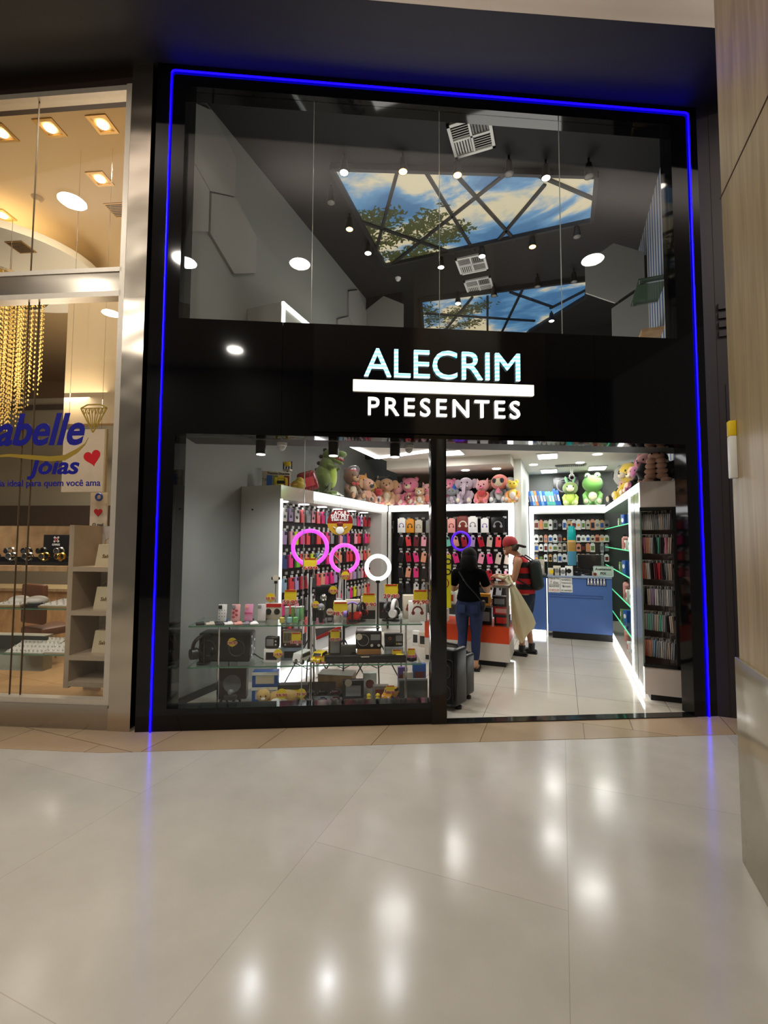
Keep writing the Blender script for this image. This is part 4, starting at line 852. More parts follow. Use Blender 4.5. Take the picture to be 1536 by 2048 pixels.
obj('shelf_stand', B().cyl((0, 0, 0), (0, 0, -(PY(1144, 1131, 8.45).z-1.05)), .004, n=8), CHROME, t)
# acrylic screen on the counter
P0 = PY(1095, 1083, 8.35); P1 = PY(1206, 1083, 8.35)
t = thing('acrylic_screen', 'clear acrylic screen standing on the blue counter', 'screen', ((P0.x+P1.x)/2, 8.36, 1.045)); hx_ = (P1.x-P0.x)/2; hz_ = P0.z-1.045
obj('pane', B().bb(-hx_, hx_, -.003, .003, 0, hz_), CLEAR, t); obj('pane_edge', B().bb(-hx_, hx_, -.004, .004, hz_-.006, hz_).bb(-hx_-.004, -hx_, -.004, .004, 0, hz_).bb(hx_, hx_+.004, -.004, .004, 0, hz_), mat('acrylic_edge', (150, 170, 165), .2), t)
# ---------------------------------------------------------------- blue counter
BLUE = mat('counter_blue', (78, 112, 178), .4, var=.03, scale=3)
t = thing('service_counter', 'blue laminate service counter with notices on its front', 'counter', (-.23, 8.27, .004))
obj('front_panel', B().bb(0, .97, 0, .03, .12, 1.02), BLUE, t); obj('body', B().bb(0.0, .97, .03, .5, .12, 1.02), mat('counter_side', (90, 110, 150), .5), t); obj('worktop', B().bb(-.01, .97, -.015, .52, 1.015, 1.041), mat('worktop_pale', (150, 165, 190), .35), t); obj('kick', B().bb(.06, .97, .06, .5, 0, .12), BLACKM, t)
obj('drawer_line', B().bb(.02, .83, -.006, 0, .725, .732).bb(.02, .83, -.006, 0, .685, .692).bb(.826, .832, -.006, 0, .685, .732), mat('counter_groove', (56, 84, 140), .4), t)
t = thing('service_counter', 'lower blue counter section beside the man, left of the notices', 'counter', (-.66, 8.42, .004))
obj('front_panel', B().bb(0, .385, 0, .03, .10, 1.0), BLUE, t); obj('body', B().bb(0, .385, .03, .5, .1, 1.0), mat('counter_side'), t); obj('worktop', B().bb(0, .385, -.01, .5, 1.0, 1.03), DKGREY, t); obj('floor_light', B().bb(0, .385, -.01, .0, .0, .08), LEDW, t); obj('kick', B().bb(0, .385, .02, .5, 0, .1), WHITEP, t)
solo('light_strip', B().bb(-.008, .008, 0, .015, 0, .98), LEDW2, 'thin vertical light strip in the gap between the two blue counters', 'light strip', (-.252, 8.40, .004))
def notice(px0, py0, px1, py1, lines, label, col=WPR, tc=BLK):
    a = PY(px0, py1, 8.268); b_ = PY(px1, py0, 8.268); w, h = b_.x-a.x, b_.z-a.z
    t = thing('paper_notice', label, 'notice', ((a.x+b_.x)/2, 8.268, a.z), group='notices on the blue counter'); obj('sheet', B().bb(-w/2, w/2, -.003, .0, 0, h), col, t)
    n = len(lines)
    for i, (s, sz, c) in enumerate(lines):
        o = text(s, .1, c, t, (0, -.005, h*(1-(i+.5)/n)), ext=.0008); bpy.context.view_layer.update(); o.scale = (w*.86*sz/o.dimensions.x, h*.62/n/o.dimensions.y, 1)
    return t
notice(1097, 1152, 1120, 1169, [('Prazo de troca', 1, BLK), ('7 dias', .8, BLK)], 'white paper notice reading 7 dias, upper left of the blue counter')
notice(1121, 1152, 1144, 1168, [('Aceitamos os cartões', 1, BLK), ('VISA MASTER ELO', 1, BLK), ('Parcelamos em até 3x', 1, BLK)], 'white paper notice about cards, right of the 7 dias notice')
notice(1097, 1169, 1120, 1184, [('NÃO ACEITAMOS', 1, BLK), ('CHEQUES', 1, REDTXT)], 'white notice with CHEQUES in red below the 7 dias notice')
notice(1121, 1169, 1145, 1184, [('Não trocamos', .8, BLK), ('por insatisfação', 1, BLK)], 'white paper notice lower right of the group on the blue counter')
a = PY(1173, 1171, 8.268); b_ = PY(1212, 1156, 8.268); w, h = b_.x-a.x, b_.z-a.z
t = thing('priority_sign', 'dark blue sign with white figures of people on the blue counter', 'sign', ((a.x+b_.x)/2, 8.268, a.z)); obj('sign_plate', B().bb(-w/2, w/2, -.004, 0, 0, h), mat('sign_navy', (12, 24, 84), .4), t)
for i in range(6):
    b = B(); x = -w/2+w*(i+.6)/6.2; b.cyl((x, -.004, h*.78), (x, -.006, h*.78), h*.09, n=10); b.box((x, -.005, h*.48), (h*.16+.006*(i % 2), .003, h*.36)); b.box((x-.01, -.005, h*.2), (.008, .003, h*.25)); b.box((x+.01, -.005, h*.2), (.008, .003, h*.25)); obj('figure', b, WPR, t)
a = PY(1192, 1150, 8.35); t = thing('payment_sign', 'rounded white sign reading Aceitamos PIX standing on the blue counter', 'sign', (PY(1206, 1150, 8.35).x, 8.30, 1.045))
obj('sign_plate', B().box((0, 0, .09), (.30, .012, .17), bev=.02), mat('sign_pale', (206, 222, 212), .35), t); text('Aceitamos', .055, BLK, t, (0, -.008, .125), bold=.001); text('PIX', .06, BLK, t, (0, -.008, .055), bold=.001)
for i, (px, w, h, c, p, lab) in enumerate(((1103, .11, .12, CRM, YEL, 'box with yellow picture'), (1114, .12, .16, CRM, PGR, 'box with grey speaker picture'), (1126, .12, .13, WPR, PGR, 'box with cable picture'), (1138, .12, .16, WPR, BLK, 'box with black ring picture'), (1072, .07, .25, mat('bottle_green', (90, 120, 104), .4), PGR, 'slim green box'), (1083, .1, .26, CRM, WPR, 'plain cream box'), (1190, .08, .08, CRM, BRNR, 'tiny box beside the PIX sign'))):
    Yb = 8.36 if px > 1095 else 8.6
    if px > 1095: Yb = 8.32
    box_item('product_box', w, h, .05, c, p, lab + ' standing on the blue counter', 'box', (PY(px, 1148, Yb).x, Yb, 1.046 if px > 1095 else 1.036), 0, group='small boxes on the blue counter', picshape='round')
t = thing('desktop_monitor', 'black monitor back behind the acrylic screen on the counter', 'monitor', (PY(1182, 1140, 8.62).x, 8.62, 1.045))
obj('screen', B().box((0, 0, .22), (.42, .04, .26), bev=.01), BLACKP, t); obj('stand', B().bb(-.03, .03, -.02, .02, .02, .12), BLACKP, t); obj('base', B().cyl((0, 0, 0), (0, 0, .02), .11, n=24), BLACKP, t)
t = thing('card_basket', 'small black basket on the blue counter beside the monitor', 'basket', (PY(1154, 1148, 8.38).x, 8.42, 1.046)); obj('basket_body', B().lathe((0, 0, 0), [(.06, 0), (.09, .06), (.085, .06), (.055, .005)], 20), BLACKP, t); obj('handle', B().torus((0, 0, .055), .08, .006, rot=(R(90), 0, 0), n=16, k=6, a0=0, a1=math.pi), BLACKP, t)
# ---------------------------------------------------------------- right cabinet, inner face X=.77
t = thing('wall_cabinet', 'tall taupe cabinet at the right of the doorway with clear phone cases in its window', 'cabinet', (.77, 5.46, .004))
TAU = mat('cabinet_taupe', (196, 184, 176), .4, scale=4, var=.03); xr = XR-.77-.004
obj('upper_panel', B().bb(0, xr, 0, .03, 1.985, ht), TAU, t); obj('lower_panel', B().bb(0, xr, 0, .03, .07, .345), TAU, t); obj('right_panel', B().bb(.325, xr, 0, .03, .345, 1.985), TAU, t)
obj('window_trim', B().bb(.0, .325, -.012, .02, 1.955, 1.985).bb(.295, .325, -.012, .02, .345, 1.955).bb(0, .325, -.012, .02, .345, .375), BLACKM, t)
obj('top_board', B().bb(0, xr, .03, 4.35, ht-.10, ht), CABG, t); obj('case_back', B().bb(.0, xr, .40, .43, .07, ht-.1), TAU, t); obj('back_panel', B().bb(.40, xr, .43, 4.35, .07, ht-.1), mat('shelf_back_grey', (140, 140, 136), .4), t)
obj('base_board', B().bb(0, xr, .03, 4.35, .07, .11), TAU, t); obj('kick', B().bb(.06, xr, .05, 4.3, 0, .07), BLACKM, t)
obj('side_panel', B().bb(0.0, .012, .03, .78, .11, ht-.1), mat('side_mirror_grey', (150, 150, 146), .15), t)
obj('top_light', B().bb(-.014, 0, .0, 4.35, ht-.09, ht-.015), LEDW, t); obj('floor_light', B().bb(-.014, 0, 0, 4.35, .03, .085), LEDW, t); obj('corner_light', B().bb(-.008, 0.0, -.004, .008, 1.985, ht-.09).bb(-.008, 0.0, -.004, .008, .1, .345), LEDW2, t)
obj('post_light', B().bb(-.012, 0, .78, .80, .09, ht-.1), LEDW2, t); obj('glass_corner', B().bb(-.006, .0, -.004, .006, .345, 1.985), GLASS_EDGE, t)
shz = [PX(1253, y, .77).z for y in (1048, 1101, 1153, 1207, 1262)]
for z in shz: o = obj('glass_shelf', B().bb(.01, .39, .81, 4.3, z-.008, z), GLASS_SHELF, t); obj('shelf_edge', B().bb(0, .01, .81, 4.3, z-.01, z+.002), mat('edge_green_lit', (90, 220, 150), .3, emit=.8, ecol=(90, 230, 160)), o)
# clear cases hanging in the window of the taupe cabinet
RZ3 = [1.84, 1.59, 1.32, 1.05, .785, .51]; CC = ['clear grey', 'white', 'pale pink', 'clear grey', 'beige', 'black', 'white', 'pale pink', 'clear grey', 'wine red', 'lilac', 'beige']
RC = [['clear grey', 'white', 'white', 'white', 'clear grey', 'clear grey', 'beige', 'clear grey', 'clear grey'], ['wine red', 'pale pink', 'peach', 'white', 'black', 'mint green', 'black', 'pale pink', 'beige'], ['coral red', 'peach', 'white', 'black', 'wine red', 'coral red', 'black', 'clear grey', 'beige'],
      ['clear grey', 'black', 'beige', 'lilac', 'white', 'clear grey', 'clear grey', 'white', 'clear grey'], ['clear grey', 'white', 'mint green', 'clear grey', 'beige', 'mint green', 'clear grey', 'black', 'beige'], ['coral red', 'peach', 'peach', 'pale blue', 'clear grey', 'white', 'clear grey', 'beige', 'clear grey']]
for r_, z in enumerate(RZ3):
    for i, c in enumerate(RC[r_]):
        x = .815+i*.031; y = 5.53+.02*(i % 2)+.18*(1-i/9)*.6
        o = bpy.data.objects.new('phone_case', CM[c]); C.objects.link(o); o.location = (x, y, z); o.rotation_euler = (R(rnd.uniform(-3, 3)), R(rnd.uniform(-3, 3)), R(-32+rnd.uniform(-8, 8)))
        tagit(o, '%s phone case in the %s row of the taupe cabinet window, %s from left' % (c, RW[r_], ORD[i]), 'phone case', 'phone cases in the taupe cabinet')
    solo('hanging_rail', B().cyl((-.13, 0, 0), (.16, 0, 0), .004, n=8), CHROME, 'thin chrome rail above the %s row of cases in the taupe cabinet' % RW[r_], 'rail', (.93, 5.60, z+.115), group='rails in the taupe cabinet')
# goods on the glass shelves of the right cabinet
def bottle(label, loc, r, h, m, cap, group='goods on the right glass shelves', frame='W'):
    t = thing('drink_bottle', label, 'bottle', loc, 0, frame, group); obj('body', B().lathe((0, 0, 0), [(r*.9, 0), (r, .01), (r, h*.72), (r*.55, h*.82), (r*.5, h*.86)], 20), m, t); obj('cap', B().lathe((0, 0, h*.86), [(r*.62, 0), (r*.62, h*.13), (r*.4, h*.14)], 20), cap, t); return t
goods = []
names = ['lowest', 'second', 'third', 'fourth', 'top']
zz = [.115]+sorted(shz)
for lv, z in enumerate(zz):
    for k in range(5):
        y = 6.5+k*.36; x = .90
        tp = (lv*2+k) % 4; where = 'on the %s level of the right glass shelves, %s from front' % (['floor', 'lowest glass', 'second glass', 'third glass', 'fourth glass', 'top glass'][lv], ORD[k])
        if tp == 0: bottle('%s bottle ' % (('dark grey', 'white', 'blue', 'teal', 'pink')[k]) + where, (x, y, z), .04, .22, (DKGREY, WHITEP, DBLUE, TEAL, PNK)[k], BLACKP)
        elif tp == 1: box_item('gadget_box', .1, .17, .14, (CRM, WPR, PGR, DBLUE, BLACKP)[k], (BLK, TEAL, ORG, WPR, PUR)[k], 'small %s carton ' % (('cream', 'white', 'grey', 'blue', 'black')[k]) + where, 'box', (x, y, z), R(-70), group='goods on the right glass shelves', picshape='round')
        elif tp == 2: box_item('gadget_box', .12, .13, .16, (ORG, BLACKP, WPR, CRM, GRN)[k], (BLK, CRM, RED, BLK, WPR)[k], 'low %s carton ' % (('orange', 'black', 'white', 'cream', 'green')[k]) + where, 'box', (x, y, z), R(-90), group='goods on the right glass shelves')
        else: t = thing('phone_stand', ('silver', 'black', 'white', 'pink', 'cream')[k] + ' phone holder ' + where, 'phone holder', (x, y, z), R(-60), group='goods on the right glass shelves'); mm = (CHROME, BLACKP, WHITEP, PNK, CRM)[k]; obj('base', B().cyl((0, 0, 0), (0, 0, .012), .045, n=20), mm, t); obj('arm', B().tube([(0, 0, .01), (.01, .02, .1), (-.02, -.01, .16)], .007, 8), mm, t); obj('clamp', B().box((-.02, -.02, .17), (.09, .012, .03), bev=.004), mm, t)
# ---------------------------------------------------------------- glass counter the customers lean on
t = thing('glass_counter', 'glass display counter with an orange band where the two people stand', 'counter', (-.65, 6.15, .004))
W_, D_ = 1.12, .62; ORB = mat('orange_laminate', (206, 66, 20), .35)
obj('kick', B().bb(-W_, -.05, .04, D_-.04, 0, .07), BLACKM, t); obj('base', B().bb(-W_, 0, 0, D_, .07, .30), mat('counter_white', (200, 192, 180), .35), t); obj('orange_band', B().bb(-W_, 0, 0, D_, .30, .51), ORB, t)
for (x, y) in ((-.015, .015), (-W_+.015, .015), (-.015, D_-.015), (-W_+.015, D_-.015)): obj('corner_post', B().bb(x-.015, x+.015, y-.015, y+.015, .51, 1.03), STEEL, t)
obj('front_glass', B().bb(-W_+.03, -.03, .004, .01, .51, 1.02), GLASS, t); obj('side_glass', B().bb(-.012, -.006, .03, D_-.03, .51, 1.02), GLASS, t); obj('glass_shelf', B().bb(-W_+.03, -.03, .05, D_-.05, .755, .763), GLASS_SHELF, t)
obj('top_glass', B().bb(-W_, 0, 0, D_, 1.03, 1.045), GLASS_SHELF, t); obj('top_frame', B().bb(-W_, 0, -.005, .02, 1.015, 1.047).bb(-.02, 0.005, .02, D_, 1.015, 1.047), STEEL, t)
for i, (x, z, w, h, c, p, lab) in enumerate(((-.10, .515, .2, .14, BLACKP, RED, 'black box with red mark on the counter floor, at the right corner'), (-.32, .515, .17, .22, BLACKP, PGR, 'black gadget box on the counter floor'), (-.11, .66, .2, .10, RED, PNK, 'red box stacked over the black one in the counter corner'),
        (-.9, .515, .14, .17, WPR, BLK, 'white box at the left of the counter floor'), (-.13, .765, .18, .13, BLACKP, PGR, 'black pouch pack on the counter shelf at right'), (-.34, .765, .18, .15, ORG, BLK, 'orange-topped pack on the counter shelf'), (-.80, .765, .16, .16, WPR, RED, 'white pack with red print on the counter shelf'), (-1.0, .765, .12, .12, CRM, BLK, 'cream pack at the left end of the counter shelf'))):
    box_item('counter_box', w, h, .12, c, p, lab, 'box', (-.65+x, 6.15+.16, z+.004), 0, group='boxes inside the glass counter')
for i in range(6): solo('earphone_pack', B().box((0, 0, .04), (.055, .03, .08), (R(20), 0, R(20)), bev=.008), (WPR, CRM, PGR)[i % 3], '%s little white pack along the glass counter shelf, behind its front pane' % ORD[i], 'accessory pack', (-.72-i*.065, 6.45, .772), group='white packs on the counter shelf')
# yellow upright banner beside the door post
s_, _ = PF(887, 1200, 2.0); P = PY(892, 1200, 5.75)
t = thing('yellow_banner', 'upright yellow printed banner half hidden behind the black door post', 'banner', (P.x, 5.75, .004))
z0, z1 = PY(892, 1216, 5.75).z, PY(892, 1110, 5.75).z
obj('banner_sheet', B().bb(-.12, .065, -.006, .006, z0, z1, .002), mat('banner_yellow', (226, 214, 30), .4), t); obj('banner_pole', B().cyl((-.05, .012, 0), (-.05, .012, z1), .008), BLACKP, t); obj('banner_foot', B().cyl((-.05, .012, 0), (-.05, .012, .015), .12, n=24), BLACKP, t)
for i, ch in enumerate('OD)'): text(ch, .11, BLK if i < 2 else mat('banner_brown', (150, 60, 30), .4), t, (.03, -.009, z1-.09-i*.13), ext=.001, bold=.003)
# two party speakers by the door post
def speaker(px, Yw, w, h, label, tag_=False):
    P = PZ(px, 1424 if not tag_ else 1402, .004); t = thing('party_speaker', label, 'speaker', (P.x-.08, P.y+w/2, .004), R(-18), group='black party speakers by the door')
    obj('cabinet', B().box((0, 0, h/2+.02), (w, w*.95, h-.04), bev=.03, seg=3), BLACKP, t); obj('front_grille', B().box((0, -w*.48, h*.46), (w*.8, .015, h*.72), bev=.03), mat('speaker_grille', (26, 26, 28), .7, bump=.6, bscale=400), t)
    for z in (.28, .62): obj('cone_ring', B().torus((0, -w*.5, h*z), w*.3, .008, rot=(R(90), 0, 0), n=28), DKGREY, t)
    obj('handle', B().tube([(-w*.3, 0, h-.02), (-w*.3, 0, h+.02), (w*.3, 0, h+.02), (w*.3, 0, h-.02)], .014, 8), BLACKP, t); obj('badge', B().box((0, -w*.5, h*.45), (.03, .008, .012)), CHROME, t)
    for s_ in (-1, 1): obj('foot', B().cyl((s_*w*.35, 0, 0), (s_*w*.35, 0, .03), .03, n=12), BLACKM, t)
    if tag_: obj('price_sticker', B().cyl((0, -w*.5, h*.84), (0, -w*.52, h*.84), .045, n=18), YEL, t); text('29,90', .03, REDTXT, t, (0, -w*.53, h*.81), bold=.001)
speaker(913, 4.5, .24, .59, 'tall black party speaker nearest the black door post'); speaker(936, 4.85, .20, .46, 'slightly smaller black party speaker with yellow price sticker, behind the tall one', True)
# ladders behind the ring lights: white step ladder with red bars
t = thing('step_ladder', 'white folding step ladder with red brace behind the ring lights', 'ladder', (toF((0, 0, 0))[0]*0+PF(655, 1300, 1.5)[0], 1.62, .004), R(15), 'F')
for sx in (-1, 1):
    obj('front_rail', B().box((sx*.19, 0, .60), (.035, .06, 1.22), (R(-12), sx*R(4), 0)), WHITEP, t); obj('rear_rail', B().box((sx*.19, .30, .58), (.03, .03, 1.18), (R(14), 0, 0)), WHITEP, t)
for k in range(3): obj('step', B().box((0, -.08+k*.06, .28+k*.3), (.34, .12, .03)), WHITEP, t)
obj('red_brace', B().box((.0, .12, .45), (.42, .03, .03), (0, R(-22), 0)), RED, t); obj('hoop_handle', B().tube([(-.17, .12, 1.15), (-.16, .13, 1.35), (-.08, .13, 1.44), (.08, .13, 1.44), (.16, .13, 1.35), (.17, .12, 1.15)], .014, 8), STEEL, t)
# round pet-welcome sign on the glass line
P = PF(680, 1045, .5)
t = thing('round_sign', 'round red and mustard sign saying pets are welcome, hanging behind the glass', 'sign', (P[0], .5, P[1]), frame='F')
rd = .128; M = Matrix.Rotation(R(90), 4, 'X')
half = lambda a0, a1: [(rd*math.cos(a0+(a1-a0)*k/24), rd*math.sin(a0+(a1-a0)*k/24)) for k in range(25)]
obj('upper_disc', B().prism(half(-.08, math.pi+.08), -.003, .003, M), mat('sign_maroon', (130, 20, 22), .4), t); obj('lower_disc', B().prism(half(math.pi+.08, 2*math.pi-.08), -.003, .003, M), mat('sign_mustard', (196, 150, 40), .4), t)
text('AQUI', .05, WPR, t, (0, -.005, .095), bold=.0015, ext=.001); text('SEU PET', .052, WPR, t, (0, -.005, .058), bold=.0015, ext=.001); text('É BEM-VINDO', .027, WPR, t, (0, -.005, .025), bold=.001, ext=.001)
dg = B().sph((0, -.005, -.02), (.022, .004, .024)).sph((-.022, -.005, -.015), (.009, .003, .018)).sph((.022, -.005, -.015), (.009, .003, .018)); obj('dog_head', dg, BRNR, t)
obj('dog_body', B().sph((0, -.005, -.08), (.042, .003, .04)).box((-.055, -.005, -.05), (.03, .003, .008), (0, R(30), 0)).box((.055, -.005, -.05), (.03, .003, .008), (0, R(-30), 0)), WPR, t)
obj('hanging_wire', B().cyl((0, 0, rd), (0, 0, 2.59-P[1]), .0012, n=6), CHROME, t)
# ring lights on tripods
def ring_light(px, py, r, d, m, label, gap=True, tagc=None, power=8, col=(1, .2, 1), top=None):
    s_, z_ = PF(px, py, d); t = thing('ring_light', label, 'ring light', (s_, d, .004), frame='F', group='ring lights on tripods')
    z_ -= .004; a0, a1 = (R(-90)+.35, R(270)-.35) if gap else (0, 2*math.pi)
    ro = obj('light_ring', B().torus((0, 0, z_), r, .021, rot=(R(90), 0, 0), n=64, k=12, a0=a0, a1=a1, sq=.55), m, t)
    obj('light_back', B().torus((0, .012, z_), r, .023, rot=(R(90), 0, 0), n=64, k=10, a0=a0, a1=a1, sq=.4), WHITEP, t)
    obj('clamp', B().box((0, .01, z_-r-.02), (.05, .04, .05), bev=.008), BLACKP, t)
    obj('pole', B().cyl((0, 0, .35), (0, 0, z_-r-.03), .010).cyl((0, 0, .3), (0, 0, z_*.5), .014), BLACKP, t); obj('knob', B().cyl((.0, -.03, z_*.5), (0, .03, z_*.5), .018), BLACKP, t)
    for k in range(3):
        a = R(30+120*k); obj('leg', B().tube([(0, 0, .55), (.33*math.cos(a), .33*math.sin(a), .0+.008)], .008, 8), BLACKP, t); obj('brace', B().tube([(0, 0, .22), (.18*math.cos(a), .18*math.sin(a), .27)], .005, 6), BLACKP, t)
    l = bpy.data.lights.new('ring_glow', 'POINT'); l.energy = power; l.color = col; l.shadow_soft_size = r
    return t
def seg_mat(name, c1, c2, st):
    m, N, L, b = node_mat(name); tc = N.new('ShaderNodeTexCoord'); g = N.new('ShaderNodeTexNoise'); g.inputs['Scale'].default_value = 22; L.new(tc.outputs['Object'], g.inputs['Vector'])
    mx = N.new('ShaderNodeMix'); mx.data_type = 'RGBA'; mx.inputs[6].default_value = (*lin(c1), 1); mx.inputs[7].default_value = (*lin(c2), 1); L.new(g.outputs['Fac'], mx.inputs[0]); L.new(mx.outputs[2], b.inputs['Emission Color']); b.inputs['Emission Strength'].default_value = st; b.inputs['Base Color'].default_value = (.4, .05, .4, 1); return m
ring_light(620, 1095, .186, 1.0, seg_mat('magenta_segments', (190, 30, 255), (245, 90, 255), 1.25), 'largest magenta ring light, at left, with a gap at the bottom')
ring_light(689, 1117, .148, 1.0, seg_mat('pink_segments', (255, 30, 190), (250, 110, 240), 1.25), 'middle pink ring light between the magenta and the white one')
ring_light(756, 1135, .128, 1.0, LEDW, 'small white ring light at right near the door post', gap=False)
# ================================================================ plush toys
def fur(name, col, var=.12): return mat('plush_'+name, col, .9, var=var, scale=60, bump=.5, bscale=350, sheen=.4)
FU = {k: fur(k.replace(' ', '_'), v) for k, v in {'green': (96, 120, 40), 'bright green': (80, 146, 34), 'lime': (170, 196, 70), 'brown': (118, 78, 48), 'tan': (206, 160, 112), 'cream': (226, 212, 180), 'orange': (226, 150, 60), 'yellow': (232, 200, 50),
      'pink': (226, 120, 150), 'pale pink': (236, 170, 170), 'lilac': (180, 160, 176), 'grey': (120, 122, 126), 'dark grey': (54, 54, 54), 'white': (224, 222, 216), 'black': (16, 15, 16), 'red': (190, 40, 44), 'blue': (40, 90, 190), 'magenta': (150, 54, 110), 'peach': (226, 172, 144), 'mint': (120, 186, 130), 'salmon': (232, 130, 116), 'silver': (190, 190, 190)}.items()}
EYE = mat('toy_eye', (8, 8, 8), .1); EYEW = mat('toy_eye_white', (240, 240, 235), .3)
def plush(name, label, cat, loc, rz, h, body='brown', belly=None, ears='round', ear=None, snout=None, limb=None, head=None, face=None, eyes='dot', extra=None, group='plush toys on top of the cabinets', hd=1.0, frame='W', tilt=0):
    t = thing(name, label, cat, loc, rz, frame, group); t.scale = (h, h, h); t.rotation_euler.y = R(tilt)
    m = FU[body]; ml = FU[limb or body]; mh = FU[head or body]; me_ = FU[ear or head or body]
    # unit height toy, sitting and facing -Y
    obj('body', B().sph((0, .02, .27), (.21, .18, .27), n=18), m, t)
    if belly: obj('belly', B().sph((0, -.075, .27), (.14, .11, .18), n=16), FU[belly], t)
    hz, hr = .70, .25*hd
    ho = obj('head', B().sph((0, -.02, hz), (hr*1.05, hr*.9, hr*.95), n=20), mh, t)
    if face: obj('face', B().sph((0, -.02-hr*.28, hz-.01), (hr*.78, hr*.68, hr*.7), n=18), FU[face], ho)
    if snout: obj('muzzle', B().sph((0, -.02-hr*.85, hz-.07), (hr*.42, hr*.32, hr*.30), n=14), FU[snout], ho); obj('nose', B().sph((0, -.02-hr*1.17, hz-.03), (.035, .02, .025), n=8), EYE, ho)
    ey = -.02-hr*(.86 if not face else .92)
    for s in (-1, 1):
        if eyes == 'dot': obj('eye', B().sph((s*hr*.4, ey+.02, hz+.04), (.028, .02, .032), n=8), EYE, ho)
        elif eyes == 'big': o = obj('eye', B().sph((s*hr*.45, ey+.02, hz+.03), (.075, .03, .085), n=12), FU['black'], ho)
        elif eyes == 'frog': obj('eye', B().sph((s*hr*.5, -.12, hz+hr*.85), (.10, .09, .10), n=14), mh, ho); obj('eyeball', B().sph((s*hr*.5, -.17, hz+hr*.86), (.075, .06, .07), n=12), EYEW, ho); obj('pupil', B().sph((s*hr*.5, -.225, hz+hr*.80), (.025, .015, .03), n=8), EYE, ho)
        if ears == 'round': obj('ear', B().sph((s*hr*.8, .0, hz+hr*.72), (.085, .05, .085), n=12), me_, ho)
        elif ears == 'long': obj('ear', B().sph((s*hr*.5, .0, hz+hr*1.2), (.055, .04, .16), (0, s*.25, 0), n=12), me_, ho)
        elif ears == 'point': obj('ear', B().cyl((s*hr*.65, 0, hz+hr*.6), (s*hr*.85, 0, hz+hr*1.25), .075, .012, 12), me_, ho)
        elif ears == 'flap': obj('ear', B().sph((s*hr*1.15, .03, hz+.02), (.13, .04, .17), (0, s*.2, 0), n=12), me_, ho)
        obj('arm', B().tube([(s*.17, -.02, .42), (s*.25, -.09, .32), (s*.22, -.17, .22)], [.065, .06, .07], 12).sph((s*.22, -.18, .21), (.07, .07, .07), n=10), ml, t)
        lg = obj('leg', B().tube([(s*.12, -.05, .09), (s*.17, -.22, .085), (s*.19, -.32, .10)], [.095, .085, .09], 12).sph((s*.19, -.34, .11), (.09, .07, .11), n=12), ml, t)
        obj('sole', B().sph((s*.19, -.395, .11), (.06, .025, .075), n=10), FU[snout or belly or 'cream'], lg)
    if extra: extra(t, ho, hz, hr)
    return t
ZP = ZT+.002
# green dinosaur
P = PX(660, 985, -3.12)
t = thing('plush_dinosaur', 'big green plush dinosaur with open mouth standing on the left cabinet', 'plush toy', (-3.14, P.y, ZP), R(108)); S = .60; t.scale = (S,)*3
Gm = FU['green']
obj('body', B().sph((0, .12, .42), (.26, .24, .36), n=20).sph((0, .05, .72), (.2, .19, .24), n=18), Gm, t); obj('belly', B().sph((0, -.07, .48), (.15, .13, .30), n=16), FU['lime'], t)
ho = obj('head', B().sph((0, -.06, 1.0), (.19, .22, .15), n=18).sph((0, -.26, 1.01), (.14, .17, .09), n=16), Gm, t); obj('jaw', B().sph((0, -.2, .84), (.12, .17, .05), (R(25), 0, 0), n=14), Gm, ho); obj('mouth', B().sph((0, -.2, .90), (.11, .17, .035), (R(15), 0, 0), n=12), FU['red'], ho)
for k in range(5): obj('tooth', B().cyl((-.1+k*.05, -.33+.03*abs(k-2), .93), (-.1+k*.05, -.34+.03*abs(k-2), .88), .018, .002, 8), EYEW, ho)
for s in (-1, 1): 
    obj('eye', B().sph((s*.12, -.17, 1.10), (.04, .04, .045), n=10), EYEW, ho); obj('arm', B().tube([(s*.18, -.02, .72), (s*.24, -.16, .66), (s*.2, -.24, .70)], [.05, .04, .03], 10), Gm, t)
    lg = obj('leg', B().tube([(s*.2, .08, .45), (s*.25, -.02, .25), (s*.24, .0, .08)], [.15, .12, .08], 14).sph((s*.24, -.1, .05), (.1, .19, .06), n=12), Gm, t)
    for k in (-1, 0, 1): obj('claw', B().cyl((s*.24+k*.06, -.25, .04), (s*.24+k*.065, -.33, .02), .03, .004, 8), EYEW, lg)
obj('tail', B().tube([(0, .25, .3), (0, .45, .15), (-.1, .6, .08)], [.18, .1, .03], 12), Gm, t)
for k in range(6): obj('back_spike', B().sph((0, (.10, .20, .25, .30, .36, .37)[k], (1.12, .96, .80, .64, .48, .32)[k]), (.03, .055, .05), n=10), FU['black'], t)
# left run of toys along the long cabinet top (positions from the front backwards)
def onL(px, py, X=-3.12):
    P = PX(px, py, X); return (X, P.y, ZP)
def hat(t, ho, hz, hr):
    obj('hat_brim', B().cyl((0, -.04, hz+.15), (0, -.02, hz+.175), .26, n=28), mat('hat_silver', (190, 190, 194), .25, .7), ho); obj('hat_crown', B().lathe((0, -.03, hz+.17), [(.16, 0), (.15, .13), (.12, .15)], 24), mat('hat_silver'), ho); obj('hat_band', B().cyl((0, -.03, hz+.175), (0, -.03, hz+.21), .162, n=24), FU['red'], ho); obj('bow_tie', B().sph((-.07, -.22, .48), (.07, .03, .05)).sph((.07, -.22, .48), (.07, .03, .05)), FU['red'], t)
plush('plush_bear', 'brown plush bear in a silver hat with red bow, right of the dinosaur', 'plush toy', onL(702, 990), R(62), .52, 'brown', 'cream', snout='tan', extra=hat)
plush('plush_tiger', 'orange and white plush cub peeking behind the hatted bear', 'plush toy', onL(722, 998, -3.28), R(66), .54, 'cream', 'white', ears='point', head='orange', face='cream', snout='white')
